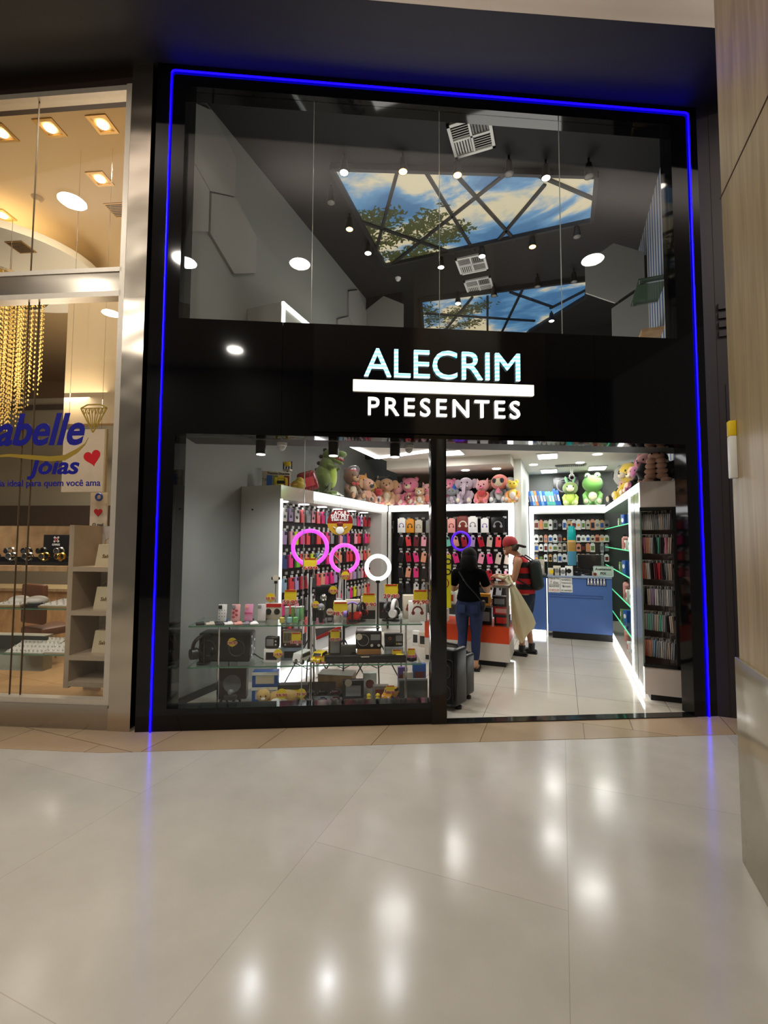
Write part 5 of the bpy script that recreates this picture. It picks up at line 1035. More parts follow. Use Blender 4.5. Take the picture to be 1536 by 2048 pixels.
plush('plush_dog', 'peach plush dog with dark muzzle beside the orange cub', 'plush toy', onL(735, 1002, -3.14), R(68), .46, 'peach', None, ears='flap', ear='tan', snout='dark grey')
plush('plush_duck', 'yellow plush duck with a patterned scarf, in the middle of the left row', 'plush toy', onL(744, 1004, -3.26), R(68), .46, 'yellow', None, ears=None, snout='orange', extra=lambda t, ho, hz, hr: obj('scarf', B().torus((0, 0, .5), .17, .045, n=24), FU['brown'], t))
plush('plush_clown', 'small salmon and white plush with round red nose ball, on the lit edge', 'plush toy', onL(757, 1008, -3.05), R(60), .30, 'white', None, ears='round', limb='salmon', head='red')
plush('plush_turtle', 'mint plush with horns above the yellow-green one', 'plush toy', onL(762, 1004, -3.25), R(62), .52, 'mint', 'cream', ears='long', ear='cream')
plush('plush_parrot', 'slim yellow-green plush near the corner of the two cabinets', 'plush toy', onL(772, 1009, -3.06), R(58), .40, 'lime', 'yellow', ears=None, limb='yellow', hd=.8)
plush('plush_dog', 'tan plush dog with black nose above the yellow-green plush', 'plush toy', (-2.98, 7.85, ZP), R(20), .52, 'tan', 'cream', ears='flap', snout='peach')
def onB(px, w=None, Y=8.06): return (PY(px, 1004, Y).x, Y, ZP)
plush('plush_rabbit', 'dusty pink plush rabbit sitting in the corner before the dark grey one', 'plush toy', onB(794), R(10), .46, 'pale pink', 'peach', ears='round', ear='lilac')
plush('plush_bear', 'very large dark grey plush bear behind the corner toys', 'plush toy', (PY(776, 1000, 8.5).x, 8.22, ZP), R(10), .62, 'dark grey', None, ears='round')
plush('plush_bear', 'large rose pink plush bear with cream muzzle, left of the black door post', 'plush toy', onB(821), R(-6), .53, 'pink', 'cream', snout='cream', hd=1.12)
plush('plush_owl', 'small red plush owl in front of the rose pink bear', 'plush toy', (PY(818, 1004, 7.9).x, 7.92, ZP), R(0), .20, 'red', 'cream', ears='point', face='cream', eyes='big')
plush('plush_tiger', 'small golden plush tiger cub between the pink bear and the pink pig', 'plush toy', (PY(838, 1004, 7.9).x, 7.95, ZP), R(5), .33, 'tan', 'white', ears='round', face='cream', snout='white')
plush('plush_pig', 'pink plush pig just left of the door post', 'plush toy', onB(855, Y=8.1), R(0), .42, 'pale pink', 'salmon', ears='point', snout='pink')
plush('plush_pig', 'hot pink plush partly hidden right behind the door post', 'plush toy', onB(897, Y=8.15), R(0), .50, 'pink', None, ears='round', snout='pale pink')
plush('plush_whale', 'bright blue plush behind the grey one, right of the door post', 'plush toy', onB(909, Y=8.16), R(0), .42, 'blue', 'white', ears='round')
plush('plush_mouse', 'grey plush with pale belly sitting right of the door post', 'plush toy', (PY(903, 1004, 7.95).x, 7.98, ZP), R(0), .30, 'grey', 'lilac', ears='flap')
def trunk(t, ho, hz, hr):
    obj('trunk', B().tube([(0, -.22, hz-.03), (0, -.33, hz-.15), (0, -.38, hz-.35), (0, -.37, .12)], [.075, .065, .055, .05], 12), FU['lilac'], ho)
    for s in (-1, 1): obj('tusk', B().cyl((s*.1, -.24, hz-.1), (s*.13, -.34, hz-.12), .03, .006, 10), EYEW, ho)
plush('plush_elephant', 'lilac-grey plush elephant with long trunk right of the door post', 'plush toy', onB(932, Y=8.05), R(-3), .50, 'lilac', None, ears='flap', extra=trunk)
plush('plush_pig', 'salmon pink plush pig holding a red heart', 'plush toy', onB(965), R(-4), .44, 'salmon', None, ears='point', head='pale pink', snout='pink', extra=lambda t, ho, hz, hr: obj('heart_cushion', B().sph((-.07, -.22, .42), (.1, .05, .09)).sph((.07, -.22, .42), (.1, .05, .09)).sph((0, -.22, .36), (.1, .05, .09)), FU['red'], t))
plush('plush_monkey', 'little brown plush monkey peeking behind the hooded panda', 'plush toy', onB(979, Y=8.22), R(0), .46, 'brown', None, face='peach', ears='round')
plush('plush_panda', 'plush panda in a salmon hood with watermelon slice', 'plush toy', onB(1000), R(-6), .52, 'grey', 'white', ears=None, head='salmon', face='cream', eyes='big', hd=1.1, extra=lambda t, ho, hz, hr: obj('melon_slice', B().cyl((0, -.22, .33), (0, -.24, .5), .11, .02, 14), FU['pink'], t))
plush('plush_leopard', 'spotted cream and grey plush leopard at the end of the slatwall top', 'plush toy', onB(1021, Y=8.1), R(-4), .48, 'silver', 'white', ears='round', face='white', snout='white')
plush('plush_giraffe', 'yellow and orange plush right at the white wall end', 'plush toy', (PY(1030, 1004, 7.95).x-.03, 7.93, ZP), R(-4), .42, 'yellow', 'white', ears='round', limb='orange', hd=.7)
# alcove top
za = .004+PY(1100, 1012, 9.7).z+.002
def onA(px, Y=9.85): return (PY(px, 1018, Y).x, Y, za)
fr_ = plush('plush_frog', 'big bright green plush frog with yellow eyelids above the blue counter', 'plush toy', (PY(1186, 1018, 9.8).x, 9.80, za), R(-4), .60, 'bright green', 'cream', ears=None, eyes='frog', hd=1.2)
plush('plush_rabbit', 'green hooded plush rabbit between the blue boxes and the frog', 'plush toy', onA(1141), R(0), .50, 'lime', None, ears='long', ear='mint', head='green', face='cream', eyes='dot', hd=1.1)
BK = {'blue': DBLUE, 'teal': mat('file_teal', (90, 180, 168), .4), 'orange': mat('file_orange', (222, 140, 80), .4), 'pale blue': mat('file_pale', (110, 160, 210), .4), 'black': BLACKP}
for i, (c, hh_) in enumerate((('black', .42), ('blue', .36), ('black', .28), ('blue', .30), ('pale blue', .31), ('orange', .31), ('blue', .31), ('pale blue', .30), ('blue', .30), ('teal', .29), ('teal', .29), ('teal', .28), ('blue', .34), ('blue', .31))):
    P = onA(1048+i*5.6, 9.8); w = .05
    t = thing('slim_box', '%s slim box leaning in the row above the far slatwall, %s from left' % (c, ORD[i]), 'box', (P[0], 9.84, za+.002), 0, group='slim boxes above the far slatwall'); t.rotation_euler.y = R(-12 if i > 1 else -6)
    obj('carton', B().bb(-w/2, w/2, -.13, .13, .008, hh_, .002), BK[c], t); obj('spine_label', B().bb(-w*.3, w*.3, -.134, -.13, hh_*.3, hh_*.7), WPR if i % 3 else PGR, t)
P = onA(1138, 9.93); t = thing('drone_box', 'large dark picture box standing behind the green hooded rabbit', 'box', (P[0]-.05, 9.97, za), 0); obj('carton', B().bb(-.24, .24, -.03, .03, 0, .62, .004), BLACKP, t); obj('printed_ring', B().torus((-.04, -.032, .42), .13, .012, rot=(R(90), 0, 0), n=24, k=6, sq=.2), PGR, t); obj('printed_stripe', B().bb(-.2, .2, -.033, -.03, .56, .58).bb(-.2, .1, -.033, -.03, .5, .51), PGR, t)
# right cabinet top
def onR(px, py, X=.98): 
    P = PX(px, py, .77); return (X, P.y, ZP)
plush('plush_panda', 'big white plush panda far back on the right cabinet', 'plush toy', (1.02, 8.6, ZP), R(-62), .66, 'white', None, ears='round', ear='black', limb='black', eyes='big', hd=1.2)
plush('plush_tiger', 'yellow plush tiger with stripes on the right cabinet', 'plush toy', (.98, 7.75, ZP), R(-58), .56, 'yellow', 'cream', ears='round', snout='cream', hd=1.15)
plush('plush_bear', 'peach and red plush low beside the frog on the right cabinet', 'plush toy', (.94, 8.15, ZP), R(-60), .36, 'peach', 'red', ears='round', snout='cream')
plush('plush_bear', 'cream plush bear with brown paws on the right cabinet', 'plush toy', (.97, 7.2, ZP), R(-60), .44, 'tan', 'cream', snout='cream')
plush('plush_mouse', 'magenta plush with tall ears before the black-backed one on the right cabinet', 'plush toy', (.96, 6.85, ZP), R(-60), .40, 'magenta', None, ears='long')
plush('plush_hedgehog', 'cream plush head with golden curls above the magenta plush', 'plush toy', (1.02, 6.45, ZP), R(-50), .46, 'cream', None, ears='round', ear='yellow', head='cream', snout='peach')
t = thing('plush_gorilla', 'huge black plush with peach quilted chest at the doorway end of the right cabinet', 'plush toy', (1.0, 5.76, ZP), R(-16), 'W', 'plush toys on top of the cabinets'); t.scale = (.50, .50, .47)
obj('body', B().sph((0, .05, .30), (.30, .24, .33), n=22).sph((0, .03, .58), (.2, .2, .2), n=18), FU['black'], t)
for k, (z, w_) in enumerate(((.52, .1), (.40, .11), (.28, .12), (.16, .12))):
    for s in (-1, 1): obj('chest_cushion', B().sph((s*w_*.9-.02, -.20+.0*k, z), (w_, .07, .075), n=14), FU['peach'], t)
ho = obj('face', B().sph((-.02, -.13, .64), (.16, .11, .10), n=16), FU['peach'], t); obj('brow', B().sph((0, -.1, .72), (.18, .12, .06), n=14), FU['black'], t)
for s in (-1, 1):
    obj('eye', B().sph((s*.07-.02, -.235, .68), (.02, .012, .02), n=8), EYE, ho); obj('arm', B().tube([(s*.25, 0, .48), (s*.33, -.03, .3), (s*.3, -.08, .12)], [.1, .11, .08], 14), FU['black'], t); obj('foot', B().sph((s*.17, -.25, .06), (.11, .09, .065), n=14), FU['peach'], t)
obj('patch', B().sph((.18, -.13, .5), (.04, .02, .04), n=10), FU['white'], t)
plush('plush_pig', 'pink plush face at the top, before the black plush', 'plush toy', (.95, 6.18, ZP), R(-50), .44, 'black', None, head='pale pink', ears='round', ear='pink', snout='pink')
# things at the near end of the long left cabinet
P = PY(548, 955, 4.72)
t = thing('toy_pack', 'colourful printed toy carton reading Tracinha above the heart sticker', 'toy box', (-3.28, 4.80, ZP), R(40)); 
obj('carton', B().bb(-.17, .17, -.01, .05, 0, .21, .003), CRM, t)
for i, m in enumerate((DBLUE, GRN, mat('pack_yellow', (224, 206, 60), .4), BRNR)): obj('printed_panel', B().bb(-.12+i*.07, -.055+i*.07, -.013, -.01, .01, .16), m, t)
text('Tracinha Divertida', .036, BLK, t, (0.02, -.013, .185), bold=.001, ext=.001); text('TA', .05, mat('print_green', (60, 100, 50), .5), t, (-.145, -.013, .1), ext=.001)
t = thing('toy_reel', 'yellow plastic toy reel lying before the colourful carton', 'toy', (-3.12, 4.66, ZP+.055), R(30)); YP = mat('toy_yellow', (236, 206, 20), .35)
for s in (-1, 1): obj('wheel', B().cyl((s*.06-.012, 0, 0), (s*.06+.012, 0, 0), .055, n=24), YP, t)
obj('bridge', B().box((0, 0, .05), (.12, .03, .012), bev=.004), YP, t); obj('axle', B().cyl((-.06, 0, 0), (.06, 0, 0), .02), BLACKP, t); obj('cord', B().tube([(.07, -.03, -.02), (.15, -.06, -.03), (.2, -.02, -.02)], .004, 6), mat('cord_orange', (200, 110, 50), .5), t)
t = thing('toy_fan', 'black stand with yellow cup and hanging black wands, left of the dinosaur', 'toy display', (-3.24, 4.98, ZP)); obj('stand', B().cyl((0, 0, 0), (0, 0, .26), .012), BLACKP, t); obj('base', B().cyl((0, 0, 0), (0, 0, .1), .03, .02), YP, t)
obj('yellow_cup', B().lathe((0, 0, .30), [(.03, 0), (.055, .05), (.05, .05), (.02, .005)]), YP, t); obj('rack_plate', B().box((0, 0, .25), (.10, .06, .02)), CRM, t)
for k in range(4): obj('wand', B().cyl((-.06+k*.04, 0, .26), (-.06+k*.04, 0, .36), .009), BLACKP, t)
solo('toy_bag', B().sph((0, 0, .07), (.10, .09, .075)).sph((.02, 0, .12), (.06, .05, .06)), mat('net_yellow', (180, 160, 50), .6, var=.5, scale=40), 'crumpled yellow and brown net bag left of the red cushion', 'bag', (-3.18, 5.14, ZP), group=None)
t = thing('gift_cushion', 'dark red shiny gift pillow bag leaning on the dinosaur', 'gift bag', (-3.15, 5.42, ZP+.01), R(48)); t.rotation_euler.y = R(-18); obj('pillow', B().box((0, 0, .15), (.26, .10, .27), bev=.045, seg=4), mat('gift_maroon', (124, 24, 34), .25), t); obj('gift_print', B().bb(-.07, .07, -.053, -.05, .08, .2), mat('gift_print', (190, 60, 66), .4), t)
# ================================================================ shop window display unit
t = thing('display_shelf', 'three-level glass display shelf on chrome posts behind the left glass', 'shelf unit', (-.36, .35, .004), frame='F')
xl, xr_ = -1.47+.36, .74+.36; ZS = [.03, .438, .818]
for z in ZS[1:]:
    o = obj('glass_shelf', B().bb(xl, xr_, 0, .50, z-.012, z), GLASS_SHELF, t); obj('shelf_edge', B().bb(xl, xr_, -.003, .0, z-.012, z).bb(xl-.003, xl, 0, .5, z-.012, z), GLASS_EDGE, o)
obj('bottom_board', B().bb(xl+.2, xr_, -.02, .62, 0.005, .03), mat('display_base', (150, 150, 146), .2), t)
for px in (437, 622, 812):
    x = PF(px, 1300, .38)[0]+.36
    for y in (.04, .44): obj('chrome_post', B().cyl((x, y, .03), (x, y, .806), .011, n=14), CHROME, t)
zF = lambda lv: ZS[lv]+.006
def FX(px, d): return PF(px, 1300, d)[0]
YT = mat('tag_yellow', (226, 200, 40), .45); TW = mat('tag_white', (240, 236, 226), .45)
def price(txt, label, px, d, z, w=.11, h=.11, rz=0, style='big'):
    t = thing('price_tag', label, 'price tag', (FX(px, d), d, z), rz, 'F', 'yellow price tags in the shop window')
    if style == 'round': obj('tag_disc', B().cyl((0, .002, h*.5), (0, .006, h*.5), w*.5, n=22), YT, t); tz, ts = h*.42, .34
    else: obj('tag_plate', B().box((0, .004, h*.62), (w*.92, .004, h*.72), bev=.0015, seg=1).sph((0, .004, h*.62), (w*.5, .003, h*.33), n=12), YT, t); obj('tag_stripe', B().box((0, 0.0, h*.93), (w*.8, .003, h*.09)), REDTXT, t); tz, ts = h*.22, .34
    if txt:
        a = text(txt, h*ts, TW, t, (0, -.004, tz), bold=h*.025, ext=.001, name='price_outline'); b_ = text(txt, h*ts, REDTXT, t, (0, -.006, tz), bold=h*.008, ext=.001, name='price_figures')
        bpy.context.view_layer.update(); k = w*1.08/b_.dimensions.x; a.scale.x = b_.scale.x = k
    obj('tag_peg', B().cyl((0, .006, -.01), (0, .006, h*.3), .002, n=6), CHROME, t)
    return t
# --- top shelf
def standcase(px, col, label, deco=None, word=None, hold=BLACKP, d=.55):
    t = thing('display_phone_case', label, 'phone case', (FX(px, d), d, zF(2)), 0, 'F', 'phone cases propped on the top display shelf')
    obj('case_shell', B().box((0, 0, .088), (.082, .012, .165), (R(-8), 0, 0), bev=.005), col, t); obj('camera_window', B().box((-.018, -.016, .145), (.034, .004, .036), (R(-8), 0, 0), bev=.004), deco or PGR, t)
    obj('holder', B().box((0, .03, .012), (.09, .06, .02), bev=.004).box((0, .035, .05), (.03, .01, .08), (R(15), 0, 0)), hold, t)
    if word: text(word, .028, mat('print_pink', (205, 60, 110), .4), t, (.0, -.012, .085), rz=0, bold=.0005, ext=.001)
    return t
t = standcase(443, mat('case_white_dots', (226, 226, 224), .3), 'white dotted phone case propped at the left of the top display shelf', BLK, hold=DBLUE)
for k in range(10): obj('printed_dot', B().box((-.025+(k % 3)*.025, -.016-.001*(k//3), .115-(k//3)*.03), (.007, .003, .007)), BLK, t)
t = standcase(470, mat('case_pink_petals', (226, 170, 168), .3), 'pink phone case with red petal pattern, second from left', hold=GRN)
for k in range(5): obj('printed_petal', B().sph((-.02+(k % 2)*.03, -.014, .05+k*.02), (.016, .004, .012), (0, k, 0), n=8), mat('petal', (170, 60, 70), .4), t)
standcase(496, mat('case_rose', (222, 150, 184), .25), 'rose phone case with cursive word, third from left', PNK, 'Barbie')
standcase(522, mat('case_pearl', (206, 200, 200), .2), 'pearly clear phone case beside the red gadget box')
for i, (px, m, c) in enumerate(((398, BLACKP, 'black'), (418, CRM, 'cream patterned'), (437, DKGREY, 'dark grey'), (455, WPR, 'white'), (474, PNK, 'pale pink'), (491, PGR, 'silvery'), (505, WPR, 'white sparkling'))):
    t = thing('flat_phone_case', '%s phone case lying flat, %s from left along the top shelf front' % (c, ORD[i]), 'phone case', (FX(px, .43), .44, zF(2)), R(20), 'F', 'phone cases lying on the top display shelf'); obj('case_shell', B().box((0, 0, .007), (.078, .15, .012), bev=.004), m, t); obj('camera_window', B().box((-.018, .045, .0135), (.034, .034, .003), bev=.001), BLK if m is not BLACKP else PGR, t)
t = box_item('speaker_box', .17, .16, .06, CRM, RED, 'red and cream box with two round pictures on the top display shelf', 'box', (FX(545, .68), .68, zF(2)), 0, 'F', picshape='none')
obj('box_header', B().bb(-.085, .085, -.033, -.03, .125, .16), RED, t)
for s in (-1, 1): obj('round_picture', B().cyl((s*.042, -.03, .08), (s*.042, -.034, .08), .03, n=20), BLK, t)
price('39,90', 'round yellow price tag reading 39,90 on top of the red and cream box', 539, .66, zF(2)+.17, .09, .1, style='round')
CUPM = [(mat('cup_yellow', (206, 190, 90), .4), 'yellow'), (mat('cup_blue', (140, 190, 190), .4), 'pale blue'), (mat('cup_green', (110, 180, 100), .4), 'green')]
for i, (px, (m, c)) in enumerate(zip((563, 578, 590), CUPM)): solo('small_pot', B().lathe((0, 0, 0), [(.02, 0), (.024, .005), (.024, .048), (.02, .052)]), m, c+' little rounded pot at the front of the top display shelf', 'pot', (FX(px, .47), .47, zF(2)), 0, 'F', 'little pots on the top display shelf')
for i, (px, m, c) in enumerate(((573, CLEAR, 'clear'), (584, GRN, 'green'), (594, mat('tumbler_mint', (130, 170, 150), .3), 'mint'), (602, CUPM[2][0], 'bright green'))): 
    t = thing('travel_tumbler', c+' square tumbler standing behind the little pots', 'tumbler', (FX(px, .62), .62+.02*(i % 2), zF(2)), 0, 'F', 'tumblers on the top display shelf'); obj('tumbler_body', B().box((0, 0, .06), (.04, .04, .12), bev=.006), mat('tumbler_clear', (150, 160, 150), .2) if m is CLEAR else m, t); obj('tumbler_lid', B().box((0, 0, .128), (.042, .042, .016), bev=.004), WHITEP, t)
price('59,90', 'big yellow price tag reading 59,90 above the square tumblers', 579, .56, zF(2)+.15, .13, .16)
t = thing('flat_speaker_panel', 'tall black portable speaker case standing behind the microphones', 'speaker', (FX(650, .74), .74, zF(2)), 0, 'F'); obj('panel_body', B().box((0, 0, .165), (.22, .06, .33), bev=.012), BLACKP, t); obj('panel_handle', B().box((0, 0, .335), (.1, .04, .012), bev=.004), DKGREY, t)
price('29,90', 'round yellow price tag reading 29,90 at the top corner of the black speaker case', 665, .68, zF(2)+.24, .085, .1, style='round')
def mic(px, d, label, m1=BLACKP, hm=PGR, h=.2):
    t = thing('microphone', label, 'microphone', (FX(px, d), d, zF(2)), 0, 'F', 'microphones on the top display shelf'); obj('mic_body', B().lathe((0, 0, 0), [(.018, 0), (.02, .01), (.024, h*.6), (.026, h*.66)]), m1, t); obj('mic_head', B().sph((0, 0, h*.78), (.036, .036, .038)), hm, t); obj('mic_band', B().torus((0, 0, h*.7), .028, .005, n=20, k=6), CHROME, t)
mic(628, .55, 'black microphone under the left round tag'); mic(646, .66, 'silver-headed microphone high before the black speaker case', DKGREY, CHROME, .28); mic(641, .46, 'microphone with grey mesh head and red buttons at the shelf front', BLACKP, PGR, .19)
price('29,90', 'round yellow price tag on the left microphone', 630, .5, zF(2)+.13, .07, .08, style='round')
t = thing('camera_gadget', 'small black cube gadget with round cream tag', 'gadget', (FX(659, .47), .47, zF(2)), 0, 'F'); obj('gadget_body', B().box((0, 0, .035), (.055, .05, .07), bev=.006), BLACKP, t); obj('tag_disc', B().cyl((0, -.02, .105), (0, -.024, .105), .034, n=20), CRM, t); text('79,90', .022, REDTXT, t, (0, -.026, .1)); obj('gadget_screen', B().bb(-.02, .02, -.028, -.025, .02, .05), PGR, t)
box_item('headset_box', .13, .19, .07, WPR, CRM, 'white headphone box under the 98,90 tag', 'box', (FX(680, .62), .62, zF(2)), 0, 'F', picshape='headphone')
price('98,90', 'yellow price tag reading 98,90 on the white headphone box', 680, .5, zF(2)+.045, .15, .15)
def headphones(px, d, m, label, z=None, rz=0, s=1., fr='F', lv=2, cup=None):
    t = thing('headphones', label, 'headphones', (FX(px, d), d, zF(lv) if z is None else z), rz, fr, 'headphones in the shop window'); t.scale = (s, s, s)
    obj('headband', B().torus((0, 0, .11), .075, .010, rot=(R(90), 0, 0), n=30, k=8, a0=-.15, a1=math.pi+.15, sq=1.8), m, t)
    for sx in (-1, 1): obj('ear_cup', B().cyl((sx*.055, 0, .075), (sx*.088, 0, .075), .038, .034, 24), cup or m, t); obj('ear_cushion', B().torus((sx*.05, 0, .075), .026, .012, rot=(0, R(90), 0), n=24, k=8), BLACKP, t)
    obj('headphone_stand', B().cyl((0, 0, 0), (0, 0, .012), .045, n=24).cyl((0, 0, .01), (0, 0, .175), .009), BLACKP, t)
    return t
t = box_item('headset_box', .15, .20, .07, CRM, PGR, 'pale headphone box with red lower half behind the violet headphones', 'box', (FX(705, .64), .64, zF(2)), 0, 'F', picshape='none'); obj('red_panel', B().bb(-.07, .07, -.037, -.035, .0, .075), RED, t)
headphones(704, .52, mat('violet_plastic', (140, 110, 196), .35), 'violet headphones standing in front of the pale box')
t = box_item('headset_box', .15, .23, .07, CRM, PGR, 'box behind the 59,90 tag with black headphones', 'box', (FX(736, .66), .66, zF(2)), 0, 'F', picshape='none'); obj('black_panel', B().bb(-.07, .07, -.037, -.035, .0, .09), BLACKP, t)
headphones(722, .50, BLACKP, 'black headphones with red rings on the top display shelf', rz=R(60), cup=RED)
price('59,90', 'yellow price tag reading 59,90 behind the black headphones', 737, .58, zF(2)+.12, .14, .15)
t = box_item('headset_box', .2, .17, .08, BLACKP, RED, 'black and red headphone box under the 29,90 tag', 'box', (FX(777, .68), .68, zF(2)), 0, 'F', picshape='headphone')
headphones(773, .52, BLACKP, 'glossy black headphones beside the white pair', rz=R(70)); headphones(789, .50, WHITEP, 'white headphones on a stand in the top shelf', rz=R(70), cup=WHITEP, s=1.15)
price('29,90', 'yellow price tag reading 29,90 above the white headphones', 782, .6, zF(2)+.20, .15, .16)
t = box_item('headset_box', .17, .20, .07, WPR, BRNR, 'white box with brown-red headphone picture at the right end of the top shelf', 'box', (FX(834, .5), .5, zF(2)), 0, 'F', picshape='headphone')
box_item('headset_box', .17, .24, .10, CRM, BRNR, 'taller cream box behind the brown-red headphone box', 'box', (FX(822, .66), .66, zF(2)), 0, 'F', picshape='headphone')
price('99,90', 'yellow price tag reading 99,90 at the right end of the top shelf', 841, .43, zF(2)+.16, .15, .16)
# --- middle shelf
t = thing('boombox', 'large black boombox with white side lights on the middle shelf', 'speaker', (FX(455, .58), .58, zF(1)), R(-4), 'F')
obj('boombox_body', B().box((0, 0, .145), (.50, .2, .28), bev=.02), BLACKP, t); obj('front_grille', B().box((-.02, -.1, .14), (.42, .01, .22), bev=.004), mat('speaker_grille'), t)
for s in (-1, 1): obj('cone', B().torus((s*.14-.02, -.105, .14), .075, .008, rot=(R(90), 0, 0), n=28), DKGREY, t)
for k in range(5):
    obj('side_light', B().sph((.252, -.05+.09*(k % 2), .06+k*.045), (.004, .018, .014)), WPR, t)
obj('cable', B().tube([(.25, .05, .05), (.33, .02, .012), (.40, -.06, .02), (.45, 0, .006)], .005, 6), BLACKM, t)
price('199,90', 'round yellow price tag on the big black boombox', 464, .46, zF(1)+.15, .085, .1, style='round')
headphones(408, .46, BLACKP, 'large black headphones on a stand left of the boombox', lv=1, rz=R(40), s=1.45)
def retro_tv(px, d, z, label, w=.13, h=.11, m=BLACKP, front=PGR):
    t = thing('retro_radio', label, 'radio', (FX(px, d), d, z), R(-6), 'F'); obj('radio_body', B().box((0, 0, h/2), (w, .08, h), bev=.014, seg=3), m, t); obj('screen', B().box((-w*.12, -.041, h*.52), (w*.55, .006, h*.6), bev=.003), front, t)
    for k in range(2): obj('dial', B().cyl((w*.33, -.04, h*(.35+.3*k)), (w*.33, -.05, h*(.35+.3*k)), .009, n=14), CHROME, t)
    obj('top_handle', B().cyl((-.01, 0, h), (.01, 0, h), .0).box((0, 0, h+.003), (.05, .02, .008), bev=.003), CHROME, t); return t
retro_tv(545, .5, zF(1)+.135, 'small black retro television shaped radio on its carton'); 
t = box_item('radio_box', .15, .13, .08, WPR, BLK, 'white carton under the small retro television radio', 'box', (FX(545, .5), .5, zF(1)), R(-6), 'F', picshape='band')
price('119,90', 'round yellow price tag on the white radio carton', 556, .44, zF(1)+.04, .085, .1, style='round')
t = thing('retro_radio', 'dark red retro radio with rounded corners on its carton', 'radio', (FX(584, .58), .58, zF(1)+.125), 0, 'F'); obj('radio_body', B().box((0, 0, .085), (.20, .09, .17), bev=.02, seg=3), mat('radio_maroon', (70, 24, 20), .25), t); obj('speaker_front', B().box((0, -.046, .10), (.17, .006, .11), bev=.003), mat('radio_front', (150, 140, 120), .4), t)
for k in range(6): obj('front_slat', B().bb(-.075+k*.013, -.069+k*.013, -.052, -.049, .065, .145), BLK, t)
for s in (-1, 1): obj('dial', B().cyl((s*.06, -.045, .03), (s*.06, -.055, .03), .009, n=14), CHROME, t)
box_item('radio_box', .21, .12, .1, mat('carton_blue_grey', (120, 132, 146), .5), BLK, 'blue-grey carton under the dark red retro radio', 'box', (FX(585, .58), .58, zF(1)), 0, 'F', picshape='band')
price('249,90', 'yellow price tag reading 249,90 on the dark red retro radio', 592, .47, zF(1)+.165, .10, .12)
def car(px, d, z, body, label, s=1., rz=0, win=BLACKP, roofm=None, van=False, cat='toy car', group='toy cars in the shop window'):
    t = thing('toy_car', label, cat, (FX(px, d), d, z), rz, 'F', group); t.scale = (s, s, s)
    prof = [(-.09, .02), (-.092, .04), (-.06, .052), (-.035, .08), (.04, .082), (.065, .055), (.092, .048), (.094, .02)]
    if van: prof = [(-.09, .02), (-.09, .05), (-.075, .09), (.09, .092), (.092, .02)]
    M = Matrix.Rotation(R(90), 4, 'X'); obj('car_body', B().prism(prof, -.038, .038, M), body, t)
    wn = [(-.052, .055), (-.033, .076), (.038, .078), (.058, .056)] if not van else [(-.078, .055), (-.068, .084), (.08, .084), (.08, .055)]
    obj('car_windows', B().prism(wn, -.039, .039, M), win, t)
    for wx in (-.055, .058):
        for wy in (-.036, .036): obj('wheel', B().cyl((wx, wy-.008, .02), (wx, wy+.008, .02), .02, n=18), BLACKP, t)
    obj('windscreen', B().box((-.052, 0, .066), (.004, .06, .026), (0, R(42), 0)), win, t)
    for s_ in (-1, 1): obj('headlight', B().sph((-.09, s_*.025, .036), (.005, .009, .006)), EYEW, t)
    return t
t = car(605, .45, zF(1), WHITEP, 'white toy van with black number zero on the middle shelf', 1.15, R(62), van=True); text('0', .05, BLK, t, (-.094, 0, .03), rz=R(-90), bold=.001)
YC = mat('car_yellow', (226, 196, 20), .25); car(640, .46, zF(1), YC, 'bright yellow toy car upright on the middle shelf', 1.25, R(68)); price('199,90', 'price figures on the nose of the yellow toy car', 639, .36, zF(1)+.0, .10, .08)
t = box_item('lamp_box', .13, .27, .08, mat('carton_dark_brown', (64, 46, 40), .4), PGR, 'tall dark brown box with yellow tag left of the handled radio', 'box', (FX(670, .62), .62, zF(1)), 0, 'F', picshape='band'); obj('white_strip', B().bb(-.065, .065, -.042, -.04, .262, .27), PNK, t)
price('99,90', 'round yellow price tag on the tall dark brown box', 670, .54, zF(1)+.17, .1, .12)
t = thing('action_camera', 'grey-green camera case with round lens beside the tall brown box', 'camera', (FX(697, .55), .55, zF(1)), 0, 'F'); obj('camera_body', B().box((0, 0, .07), (.15, .08, .14), bev=.012), mat('camera_olive', (66, 68, 58), .4), t); obj('camera_lens', B().cyl((.05, -.04, .04), (.05, -.07, .04), .04, n=24), BLACKP, t)
t = thing('portable_radio', 'black portable radio with handle and big round speaker', 'radio', (FX(737, .56), .56, zF(1)+.105), 0, 'F'); obj('radio_body', B().box((0, 0, .082), (.26, .08, .165), bev=.008), BLACKP, t); obj('speaker_ring', B().torus((-.055, -.041, .085), .055, .003, rot=(R(90), 0, 0), n=32, k=6), CHROME, t); obj('speaker_mesh', B().cyl((-.055, -.04, .085), (-.055, -.042, .085), .052, n=28), mat('speaker_grille'), t)
obj('display', B().bb(.02, .115, -.043, -.04, .085, .14), PGR, t); [obj('knob', B().cyl((x, -.04, .035), (x, -.052, .035), .014, n=18), CHROME, t) for x in (.03, .10)]; obj('handle', B().tube([(-.12, 0, .15), (-.12, 0, .20), (.12, 0, .20), (.12, 0, .15)], .005, 8), CHROME, t)
t = box_item('radio_box', .24, .10, .1, mat('carton_kraft', (150, 104, 50), .5), CRM, 'brown carton under the black portable radio', 'box', (FX(738, .56), .56, zF(1)), 0, 'F', picshape='none'); text('Radio', .02, CRM, t, (0, -.053, .03), ext=.0006)
solo('cream_sticker', B().cyl((0, 0, 0), (0, .003, 0), .032, n=20), CRM, 'round cream price sticker on the corner of the black portable radio', 'price tag', (FX(718, .5), .512, zF(1)+.225), 0, 'F')
